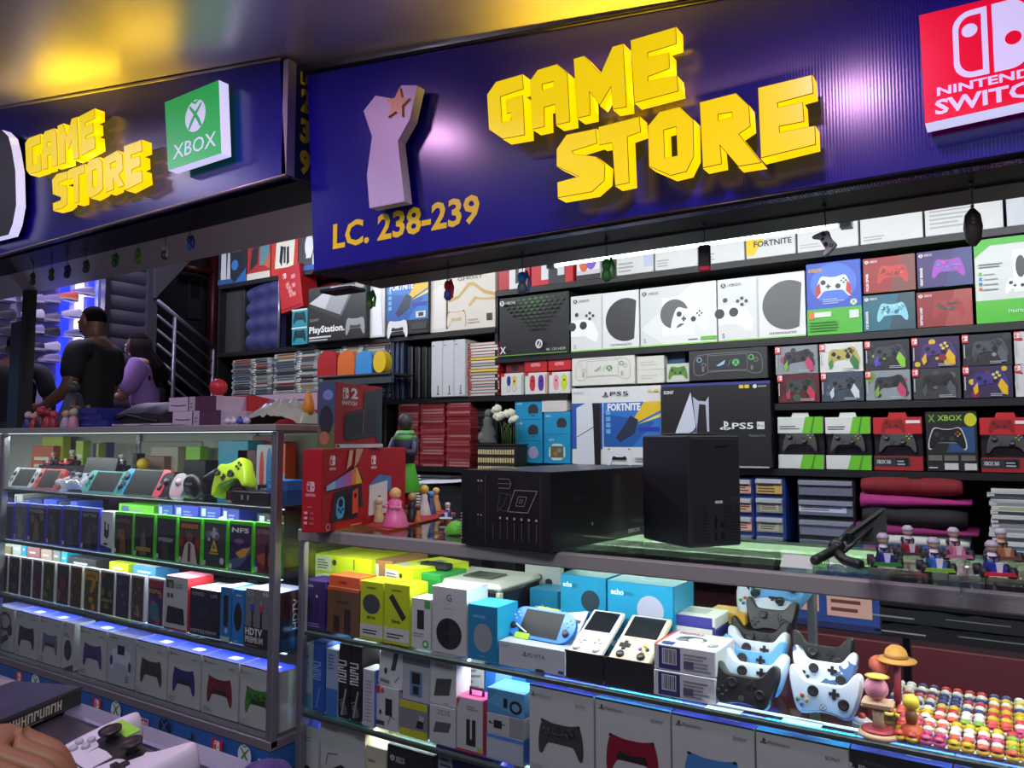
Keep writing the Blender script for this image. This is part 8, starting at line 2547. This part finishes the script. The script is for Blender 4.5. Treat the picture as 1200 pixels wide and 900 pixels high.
for cn, L in CO:
    for i, (px, py, k) in enumerate(L):
        p = PX(px, py, XW + .08)
        MB().box(XW, XW + .10, p.y - .09, p.y + .09, p.z - .012, p.z - .001, mat('A9A4C4', .4)).build('shoe_ledge', sw_, loc=off)
        o = bpy.data.objects.new('shoe', SM[k]); COL.objects.link(o)
        o.location = (XW + .075, p.y, p.z); o.rotation_euler = (0, 0, -PI / 2 - .25); o.scale = (.62, .7, .75)
        tag(o, k + ' shoe on the shoe display wall, ' + ORD[i] + ' in the ' + cn, 'shoe', 'shoes on the display wall')

# roller shutter with separate slats
XR = -6.6
y0_, y1_ = PX(125, 400, XR).y, PX(169, 400, XR).y
sh = empty('roller_shutter', 'closed grey roller shutter behind the woman', 'shutter', (XR, (y0_ + y1_) / 2, .45))
off = -sh.location
zz = .455
k = 0
while zz < 2.95:
    b = MB(); pr = [(0, 0), (.012, .03), (.016, .06), (.012, .09), (0, .122)]
    b.add([(XR + x, y, zz + z) for y in (y0_, y1_) for x, z in pr], [(i, i + 1, i + 6, i + 5) for i in range(4)], mat('55535E', .45, .3, var=0), smooth=True)
    b.add([(XR - .004, y, zz + z) for y in (y0_, y1_) for z in (0, .122)], [(0, 1, 3, 2)], mat('55535E', .45, .3, var=0))
    b.build('slat', sh, loc=off)
    zz += .1265
for a, b_ in ((y0_ - .05, y0_ - .004), (y1_ + .004, y1_ + .03)):
    MB().box(XR - .03, XR + .04, a, b_, .451, 3.0, mat('1E1D22', .5)).build('guide_rail', sh, loc=off)
y0_, y1_ = PX(172, 400, XR + .05).y, PX(183, 400, XR + .05).y
struct(MB().box(XR - .3, XR + .05, y0_, y1_, .451, 4.19, mat('4A484E', .6)).build('trim_5'))
# stairs: upper flight underside, railing, dark treads
stx = -6.5
st = empty('staircase', 'dark staircase with steel bar railing behind the woman', 'staircase', PX(215, 470, stx))
st.location.z = .45
off = -st.location
pl = [PX(x, y, stx) for x, y in ((183, 349), (183, 262), (262, 262), (232, 296))]
b = MB(); b.add([tuple(p) for p in pl] + [(p.x - .9, p.y, p.z) for p in pl], [(0, 1, 2, 3), (7, 6, 5, 4), (0, 4, 5, 1), (1, 5, 6, 2), (2, 6, 7, 3), (3, 7, 4, 0)], mat('4E4C50', .6)); b.build('upper_flight', st, loc=off)
rl = MB
for i in range(6):
    a, c_ = PX(184, 352 + i * 17, stx + .02), PX(262, 418 + i * 17 + 0, stx + .02)
    MB().tube([a, c_], .022 if i == 0 else .013, mat('77757C', .35, .7, var=0), n=7).build('rail', st, loc=off)
for px in (205, 250):
    a, c_ = PX(px, 352 + (px - 184) * .85, stx + .02), PX(px, 470, stx + .02)
    MB().tube([a, (a.x, a.y, .46)], .02, mat('77757C', .35, .7, var=0), n=7).build('baluster', st, loc=off)
# treads going down towards the shop
for i in range(9):
    a = PX(186 + i * 8, 440 + i * 6, stx - .05)
    MB().box(stx - .95, stx - .04, a.y, a.y + .30, .46, max(.5, a.z), mat('1C1B1F', .6)).build('tread', st, loc=off)
# red pipe with branch, small notice
xp = -7.45
a, c_ = PX(251, 285, xp), PX(251, 480, xp)
pp_ = empty('red_pipe', 'dark red standing pipe with a side branch beside the stairs', 'pipe', (a.x, a.y, .45))
off = -pp_.location
MB().tube([(a.x, a.y, .455), (a.x, a.y, a.z + .3)], .055, mat('4E1418', .4), n=12).build('riser', pp_, loc=off)
e_ = PX(216, 313, xp)
MB().tube([(a.x, a.y, e_.z), (a.x, e_.y, e_.z)], .045, mat('4E1418', .4), n=12).build('branch', pp_, loc=off)
p = PX(228, 345, -7.59)
o = tag(MB().box(-7.599, -7.58, p.y - .09, p.y + .09, p.z - .28, p.z + .28, mat('3A393E', .5), c=.004).build('notice_board'), 'small grey notice on the dark wall above the stairs', 'notice')
b = MB(); b.box(-7.58, -7.5795, p.y - .06, p.y + .06, p.z - .05, p.z + .15, mat('18181C', .5)); b.build('dark_symbol', o)
# column with a coloured banner at the open end of the tall showcase
q0, q1 = PY(11, 400, 1.95), PY(29, 400, 1.95)
co = empty('banner_post', 'black post with narrow blue green banner at the open end of the tall showcase', 'post', (q1.x, 1.95, 0))
off = -co.location
xm = PY(24, 400, 1.95).x
MB().box(xm, q1.x, 1.95, 2.0, 0.002, sL.z + .6, mat('0C0C10', .5)).build('post', co, loc=off)
MB().box(q0.x, xm - .002, 1.955, 1.975, H - .3, H + .62, mat('1E3A4E', .5)).build('banner', co, loc=off)
A = Art(xm - q0.x, .9); A.o = Vector((q0.x, 1.955, H - .3))
for i in range(14):
    A.e(random.uniform(.2, .8), random.uniform(.05, .95), random.uniform(.12, .28), random.choice(['2A4A34', '1E5A8A', '3A2A2A', '2A7A9A', '6A3A2A', '1A2A5A']), ry=.05, n=8)
A.xb(.5, .36, .3, '8AA8D8', '1E3A6A'); A.e(.5, .12, .3, '3A6A3A', ry=.05)
A.build(co, 'banner_print', base=False); co.children[-1].location = off


# ================================================================ people
def skin(name, parent, pts, edges, radii, m, sub=2, root=0):
    me = bpy.data.meshes.new(name)
    me.from_pydata([tuple(p) for p in pts], edges, [])
    me.update()
    o = bpy.data.objects.new(name, me)
    COL.objects.link(o)
    o.parent = parent
    md = o.modifiers.new('skin', 'SKIN')
    md.use_smooth_shade = True
    if not me.skin_vertices:
        return o
    for i, r in enumerate(radii):
        r = r if isinstance(r, tuple) else (r, r)
        me.skin_vertices[0].data[i].radius = r
        me.skin_vertices[0].data[i].use_root = (i == root)
    if sub:
        sd = o.modifiers.new('sub', 'SUBSURF')
        sd.levels = sub
        sd.render_levels = sub
    me.materials.append(m)
    return o


class Sk:
    def __init__(s):
        s.p, s.e, s.r, s.n = [], [], [], {}

    def a(s, name, pos, r, parent=None):
        s.n[name] = len(s.p)
        s.p.append(Vector(pos)); s.r.append(r)
        if parent is not None:
            s.e.append((s.n[parent], s.n[name]))
        return s

    def build(s, name, parent, m, sub=2):
        return skin(name, parent, s.p, s.e, s.r, m, sub)


def person(label, loc, rot, k, skin_c, hair_c, top_c, leg_c, arms, female=False, hair=None, head_tilt=0.):
    """standing person facing -y; k scales a 1.72 m figure; arms: for each side (elbow, wrist, fingertip) positions"""
    t = empty('person', label, 'person', loc, (0, 0, rot))
    t.scale = (k, k, k)
    sh_ = .17 if female else .205
    hd = Vector((0, -.03 - head_tilt * .5, 1.60 - head_tilt * .25))
    b = Sk()
    b.a('pelvis', (0, 0, .95), (.135, .105)).a('waist', (0, 0, 1.10), (.115 if female else .135, .09), 'pelvis').a('chest', (0, .0, 1.28), (.135 if female else .16, .105), 'waist')
    b.a('collar', (0, .01, 1.42), (.10, .075), 'chest').a('neck', (0, 0, 1.49), .052, 'collar').a('jaw', (hd.x, hd.y - .005, hd.z - .055), (.058, .066), 'neck').a('skull', (hd.x, hd.y + .012, hd.z + .03), (.076, .094), 'jaw').a('crown', (hd.x, hd.y + .02, hd.z + .085), (.06, .072), 'skull')
    b.a('nose', (hd.x, hd.y - .098 + head_tilt * .02, hd.z - .022), .016, 'jaw')
    for s, nm in ((-1, 'l'), (1, 'r')):
        b.a('hip' + nm, (s * .09, 0, .88), .088, 'pelvis').a('knee' + nm, (s * .10, -.01, .50), .058, 'hip' + nm).a('ankle' + nm, (s * .10, .02, .09), .038, 'knee' + nm).a('toe' + nm, (s * .11, -.12, .035), (.04, .03), 'ankle' + nm)
        el, wr, hn = arms[nm]
        b.a('sh' + nm, (s * sh_, .01, 1.40), .058 if female else .068, 'collar').a('el' + nm, el, .042 if female else .05, 'sh' + nm).a('wr' + nm, wr, .028 if female else .033, 'el' + nm).a('palm' + nm, hn, (.036, .022), 'wr' + nm)
        d = (Vector(hn) - Vector(wr)).normalized()
        side = d.cross(Vector((0, 0, 1))).normalized() if abs(d.z) < .9 else Vector((1, 0, 0))
        for f in range(4):
            base = Vector(hn) + d * .03 + side * (f - 1.5) * .019
            L = (.07, .08, .075, .058)[f]
            b.a('f%d' % f + nm, base + d * L * .5 + Vector((0, 0, -.008)), .009, 'palm' + nm).a('t%d' % f + nm, base + d * L * .8 + Vector((0, 0, -.03)), .008, 'f%d' % f + nm)
        b.a('th' + nm, Vector(hn) - side * .035 * s + d * .02 + Vector((0, 0, .012)), .010, 'palm' + nm).a('tt' + nm, Vector(hn) - side * .04 * s + d * .055 + Vector((0, 0, .01)), .009, 'th' + nm)
    body = b.build('body', t, mat(skin_c, .5))
    # clothing
    c = Sk()
    c.a('hem', (0, 0, 1.06 if female else .88), (.15 if female else .168, .125)).a('waist', (0, 0, 1.12), (.14 if female else .165, .118), 'hem').a('chest', (0, 0, 1.29), (.165 if female else .192, .130), 'waist').a('collar', (0, .012, 1.415), (.125, .088), 'chest').a('neckline', (0, .005, 1.462), .080, 'collar')
    for s, nm in ((-1, 'l'), (1, 'r')):
        el = Vector(arms[nm][0])
        shp = Vector((s * sh_, .01, 1.405))
        c.a('sh' + nm, shp, .082 if not female else .085, 'collar').a('sl' + nm, shp.lerp(el, .55), .080 if not female else .088, 'sh' + nm).a('cu' + nm, shp.lerp(el, .86), .066 if not female else .058, 'sl' + nm)
    c.build('blouse' if female else 't_shirt', t, mat(top_c, .8))
    c = Sk()
    c.a('waist', (0, 0, 1.02), (.152, .122)).a('pelvis', (0, .01, .93), (.168, .135), 'waist')
    for s, nm in ((-1, 'l'), (1, 'r')):
        c.a('hip' + nm, (s * .095, 0, .84), .105, 'pelvis').a('knee' + nm, (s * .10, -.01, .50), .075, 'hip' + nm).a('cuff' + nm, (s * .10, .02, .12), .06, 'knee' + nm)
    c.build('trousers', t, mat(leg_c, .8))
    for s in (-1, 1):
        m = MB(); m.ball((s * .11, -.06, .045), .06, mat('2A2A30', .6), sc=(.75, 2.1, .72), n=12, k=8); m.build('shoe', t)
        m = MB(); m.ball((hd.x + s * .031, hd.y - .072, hd.z + .002), .012, mat('C8C0B8', .3, var=0), n=8, k=6); ey = m.build('eye', t)
        m = MB(); m.ball((hd.x + s * .031, hd.y - .082, hd.z + .002), .006, mat('1A1210', .3, var=0), n=8, k=6); m.build('iris', ey)
        m = MB(); m.ball((hd.x + s * .078, hd.y + .005, hd.z - .015), .026, mat(skin_c, .5), sc=(.35, .7, 1.15), n=10, k=8); m.build('ear', t)
    m = MB(); m.ball((hd.x, hd.y - .078, hd.z - .062), .02, mat('7A3A34', .5), sc=(1.1, .4, .35), n=10, k=6); m.build('mouth', t)
    hair(t, hd, hair_c)
    return t


def short_hair(t, hd, c):
    m = MB()
    n, k = 16, 9
    vs, fs = [], []
    for i in range(k + 1):
        a = (PI * .60) * i / k
        for j in range(n):
            th = 2 * PI * j / n
            fr = math.sin(th) * -1
            lim = 1.0 if math.sin(th) > -.2 else .62
            aa = a * lim
            vs.append((hd.x + .073 * math.sin(aa) * math.cos(th), hd.y + .014 + .089 * math.sin(aa) * math.sin(th), hd.z + .030 + .088 * math.cos(aa)))
    fs = [(i * n + j, (i + 1) * n + j, (i + 1) * n + (j + 1) % n, i * n + (j + 1) % n) for i in range(k) for j in range(n)]
    m.add(vs, fs, mat(c, .95, spec=.1), smooth=True)
    m.build('short_hair', t)


def long_hair(t, hd, c):
    short_hair(t, hd, c)
    rnd = random.Random(5)
    m = MB()
    for i in range(34):
        a = -.25 + (PI + .5) * i / 33
        x, y = .072 * math.cos(a), .082 * math.sin(a) + .015
        L = .26 + rnd.uniform(-.03, .05)
        pts = [(hd.x + x, hd.y + y, hd.z + .05), (hd.x + x * 1.18, hd.y + y * 1.12, hd.z - .04), (hd.x + x * 1.5 + rnd.uniform(-.015, .015), hd.y + y * 1.6 + .06, hd.z - .04 - L * .5), (hd.x + x * 1.7 + rnd.uniform(-.03, .03), hd.y + y * 1.7 + .085, hd.z - .04 - L)]
        m.tube(pts, [.020, .022, .020, .007], mat(c, .9, spec=.15), n=6)
    m.build('long_wavy_hair', t)


fz = .4515
face = lambda dx, dy: math.atan2(dx, -dy)      # rotation that turns -y into (dx, dy)
mp = PZ(107, 470, 1.6); d = ray(107, 515); mp = Vector((d.x * 5.05, d.y * 5.05, fz))
mz = (zat(mp, 107, 352) - fz)
man = person('man in a black T-shirt seen from behind, turned towards the shoe display wall', mp, face(-.90, -.44), mz / 1.755, '6E4A38', '120E0D', '0E0E11', '15151A',
             {'l': ((-.27, -.05, 1.13), (-.20, -.25, 1.08), (-.17, -.33, 1.09)), 'r': ((.27, .02, 1.13), (.24, -.18, 1.00), (.22, -.27, 1.00))}, hair=short_hair)
d = ray(168, 515); wp = Vector((d.x * 5.95, d.y * 5.95, fz))
wz = zat(wp, 166, 383) - fz
woman = person('woman in a lilac puff sleeved blouse looking down at a phone', wp, face(-.80, -.60), wz / 1.735, '8A6250', '17110F', 'A078C0', '3A4660',
               {'l': ((-.21, -.10, 1.12), (-.10, -.27, 1.20), (-.05, -.34, 1.24)), 'r': ((.21, -.10, 1.12), (.10, -.28, 1.20), (.05, -.35, 1.24))}, female=True, hair=long_hair, head_tilt=.10)
M_ = Matrix.Translation(wp) @ Matrix.Rotation(woman.rotation_euler.z, 4, 'Z') @ Matrix.Scale(wz / 1.735, 4)
ph = empty('phone', 'dark phone held in the hands of the woman in lilac', 'phone', M_ @ Vector((0, -.40, 1.27)), (math.radians(-50), 0, woman.rotation_euler.z))
MB().box(-.037, .037, -.004, .004, -.075, .075, mat('15151A', .3), c=.002).build('case', ph); MB().box(-.033, .033, .0041, .005, -.068, .068, mat('3A3A4A', .2)).build('screen', ph)
d = ray(14, 515); p3 = Vector((d.x * 5.7, d.y * 5.7, fz))
per3 = person('person in a dark T-shirt standing half hidden behind the banner post', p3, face(-.7, .6), .90, '5E4034', '14100F', '14141C', '1A1A22',
              {'l': ((-.27, .0, 1.13), (-.25, -.08, .90), (-.25, -.12, .82)), 'r': ((.27, .0, 1.13), (.26, -.08, .90), (.26, -.12, .82))}, hair=short_hair)

# ================================================================ keychains hung along the soffits
def keychain(px, y0, y1, Y, ztop, kind, c1, c2, lab, loc_g):
    p = PY(px, y1, Y)
    L = ztop - p.z
    t = empty('keychain', lab, 'keychain', (p.x, Y, ztop), (0, 0, random.uniform(-.3, .3)), loc_g)
    MB().lathe([(.004, 0), (.005, -.003), (.003, -.006)], mat('5A5A60', .4, .6), n=8).build('hook', t)
    hb = L * .55 if L > .09 else L * .7
    MB().tube([(0, 0, -.004), (.001, 0, -(L - hb))], .0012, mat('1A1A1C', .5), n=5).build('cord', t)
    zt = -(L - hb)
    if kind == 'pad':
        o = pad3d('charm', t, .05, mat(c1, .4), 'xb', (0, 0, zt - .03), (0, math.radians(62), .2), stick='202024', btn=[c2])
    elif kind == 'oval':
        MB().lathe([(.004, 0), (.013, -.012), (.016, -.035), (.012, -.06), (.004, -.07)], mat(c1, .35), c=(0, 0, zt), n=14).build('charm', t)
        MB().ball((0, -.014, zt - .03), .006, mat(c2, .4), n=8, k=6).build('stud', t)
        b = MB()
        for i in range(6):
            b.ball((0, 0, zt * (i + .5) / 6), .0035, mat('77777C', .3, .7), n=7, k=5)
        b.build('bead_chain', t)
    elif kind == 'block':
        b = MB(); b.box(-.013, .013, -.005, .005, zt - hb, zt, mat(c1, .4), c=.003); b.build('charm', t)
        MB().box(-.0132, .0132, -.0055, .0055, zt - hb, zt - hb * .78, mat(c2, .4), c=.003).build('coloured_end', t)
    else:
        MB().ball((0, 0, zt - hb * .28), hb * .26, mat(c1, .45), sc=(.8, .8, 1), n=10, k=7).build('charm_top', t)
        MB().lathe([(hb * .10, -hb * .42), (hb * .2, -hb * .62), (hb * .22, -hb * .85), (hb * .10, -hb)], mat(c2, .45), c=(0, 0, zt), n=10).build('charm_body', t)
        MB().tube([(.01, 0, zt), (.018, .002, zt - hb * .4), (.016, 0, zt - hb * .9)], .004, mat(c1, .5), n=6).build('strap', t)
    return t


GZ = sR.z - .0005
for px, y0, y1, k, c1, c2, lab in ((433, 318, 362, 'd', '46B04A', '5A7A3A', 'green keychain hanging in front of the large black console box'), (525, 300, 352, 'd', 'E0303A', '4A4AA8', 'red and blue keychain hanging in front of the cream console box'), (612, 296, 345, 'd', '3A8AD8', '4A6A6A', 'blue keychain hanging in front of the red handheld boxes'),
                                   (711, 285, 330, 'd', '4AC050', '3A8A40', 'green keychain hanging in front of the small swirl box'), (826, 268, 318, 'block', '2A2A2E', 'D82A3A', 'black and red tag keychain hanging under the tube lamp'), (968, 245, 300, 'pad', 'C0C0C6', '3A3A3E', 'pale grey controller keychain hanging under the tube lamp')):
    keychain(px, y0, y1, 1.62, GZ, k, c1, c2, lab, 'keychains along the long soffit')
keychain(1141, 225, 283, 1.62, GZ, 'oval', '3E3E32', '55554A', 'dark olive oval keychain on a bead chain at the end of the soffit', 'keychains along the long soffit')
GL = sL.z - .0005
for px, y1, k, c1, c2, lab in ((38, 334, 'd', '2A4A2E', '3A4A3A', 'dark green keychain nearest the banner post'), (60, 329, 'd', '2E6A34', '3A5A3A', 'green keychain with leafy body, second from the banner post'), (78, 326, 'd', '24407A', '1E2A4A', 'navy keychain, third from the banner post'), (100, 320, 'd', '3A5A34', '4A4A3A', 'moss green keychain, fourth from the banner post'), (134, 313, 'd', '2E7A38', '1E5A2E', 'bright green keychain in front of the roller shutter'), (161, 309, 'd', '5A9A2E', '3E7A24', 'lime keychain beside the bright green one'), (193, 304, 'd', 'B8B4B8', '3A3A3E', 'white and black keychain in front of the stairs'), (222, 293, 'd', '2A4A9A', '3A6AA8', 'blue keychain beside the big sign')):
    keychain(px, 280, y1, 1.60, GL, k, c1, c2, lab, 'keychains along the short soffit')

# ================================================================ foreground table with box, controller, cap, hand
ZF = H - .40
tb = empty('front_table', 'dark table with steel edge nearest the viewer', 'table', (-.9, .2, 0))
off = -tb.location
MB().box(-2.6, .3, -.3, .61, ZF - .03, ZF, mat('2E2C38', .35), c=.003).build('tabletop', tb, loc=off)
MB().box(-2.6, .3, .612, .648, ZF - .035, ZF + .004, mat('8A86A0', .35, .6), c=.003).build('edge_rail', tb, loc=off)
MB().box(-2.6, .3, .55, .60, ZF - .12, ZF - .0305, mat('3A3648', .4)).build('apron', tb, loc=off)
for x in (-2.55, .2):
    for y in (-.25, .53):
        MB().box(x, x + .05, y, y + .05, 0, ZF - .0305, mat('2A2830', .5)).build('leg', tb, loc=off)
ZF2 = ZF + .001
o, W, h, D = corner_box('game_box', 'dark flat game box with white lettering lying on the front table', (-30, 884), (95.5, 827), (42, 803), ZF2, (95.5, 806), '121218', 'AB')
A = Art(W, h); A.t('~' * 9, .28, .22, .5, 'C0BCA4', w=.5, bold=.05); A.lines(.32, .1, .6, .18, 1, '8A8878'); A.r(.0, .9, 1, 1, '3A3A34'); A.build(o)
A = Art(W, D, 'top', h); A.r(0, 0, 1, 1, '1E1A3A'); A.r(0, .75, 1, 1, '8A8A7E'); A.e(.4, .45, .2, '2A2450', ry=.25); A.build(o)
p = PZ(143, 924, ZF2)
dsx = pad3d('game_controller', None, .165, mat('C9C6D2', .4), 'ds', (p.x, p.y, ZF2 + .030), (0, 0, 0), stick='17171B', th=.22, mid='1B1B20', btn=['A8A6B0'])
dsx.rotation_euler = (Matrix.Rotation(math.radians(172), 4, 'Z') @ Matrix.Rotation(math.radians(-101), 4, 'X')).to_euler()
tag(dsx, 'white game controller with black centre lying on the front table', 'controller')
MB().box(.015, .065, -.0205, -.0175, -.03, -.012, mat('8ACB3A', .5), c=.001).build('price_sticker', dsx)
p = PZ(312, 916, ZF2)
t = empty('purple_dome', 'round purple tin at the edge of the front table', 'tin', p)  # unidentified round purple thing, built as a low dome
MB().lathe([(.030, 0), (.031, .006), (.026, .016), (.012, .022)], mat('3A2A6A', .4), n=20).build('dome', t); MB().lathe([(.034, 0), (.034, .003)], mat('2A1E50', .4), n=20).build('brim', t)
# the customer's hand, palm down, fingers bent onto the table
d = ray(-26, 905); hp = Vector((0, 0, H)) + d * .70
hx = Vector((.80, .60, 0)).normalized()        # from the wrist to the fingers
hy = Vector((-hx.y, hx.x, 0))
hnd = empty('person', 'bare forearm and hand of a customer reaching over the front table', 'person', (hp.x, hp.y, hp.z))
s_ = Sk()
V = lambda a, b_, c_: hx * a + hy * b_ + Vector((0, 0, c_))
s_.a('wrist', V(-.085, 0, .0), (.030, .022)).a('palm', V(-.03, 0, .016), (.042, .02), 'wrist').a('knuckles', V(.0, 0, .02), (.040, .018), 'palm')
s_.a('forearm', V(-.19, -.01, .0), .040, 'wrist').a('elbow', V(-.34, -.03, .01), .046, 'forearm')
for i, (yo, L) in enumerate(((-.033, .078), (-.011, .088), (.011, .083), (.032, .066))):
    a = V(.022, yo, .018); b_ = V(.022 + L * .48, yo * 1.05, .004); c_ = V(.022 + L * .68, yo * 1.05, -.022); e_ = V(.022 + L * .72, yo * 1.05, -.046)
    s_.a('k%d' % i, a, .0105, 'knuckles').a('p%d' % i, b_, .0095, 'k%d' % i).a('m%d' % i, c_, .0088, 'p%d' % i).a('t%d' % i, e_, .0078, 'm%d' % i)
s_.a('th0', V(-.045, -.045, .0), .0135, 'palm').a('th1', V(-.012, -.062, -.012), .0115, 'th0').a('th2', V(.018, -.064, -.026), .0095, 'th1')
SKN = mat('80583A', .55)
s_.build('hand', hnd, SKN)
for i, (yo, L) in enumerate(((-.033, .078), (-.011, .088), (.011, .083), (.032, .066))):
    q = V(.022 + L * .72 + .007, yo * 1.05, -.044)
    m = MB(); m.ball(tuple(q), .006, mat('B88A74', .35), sc=(.5, .8, 1.1), n=8, k=6); m.build('nail', hnd)
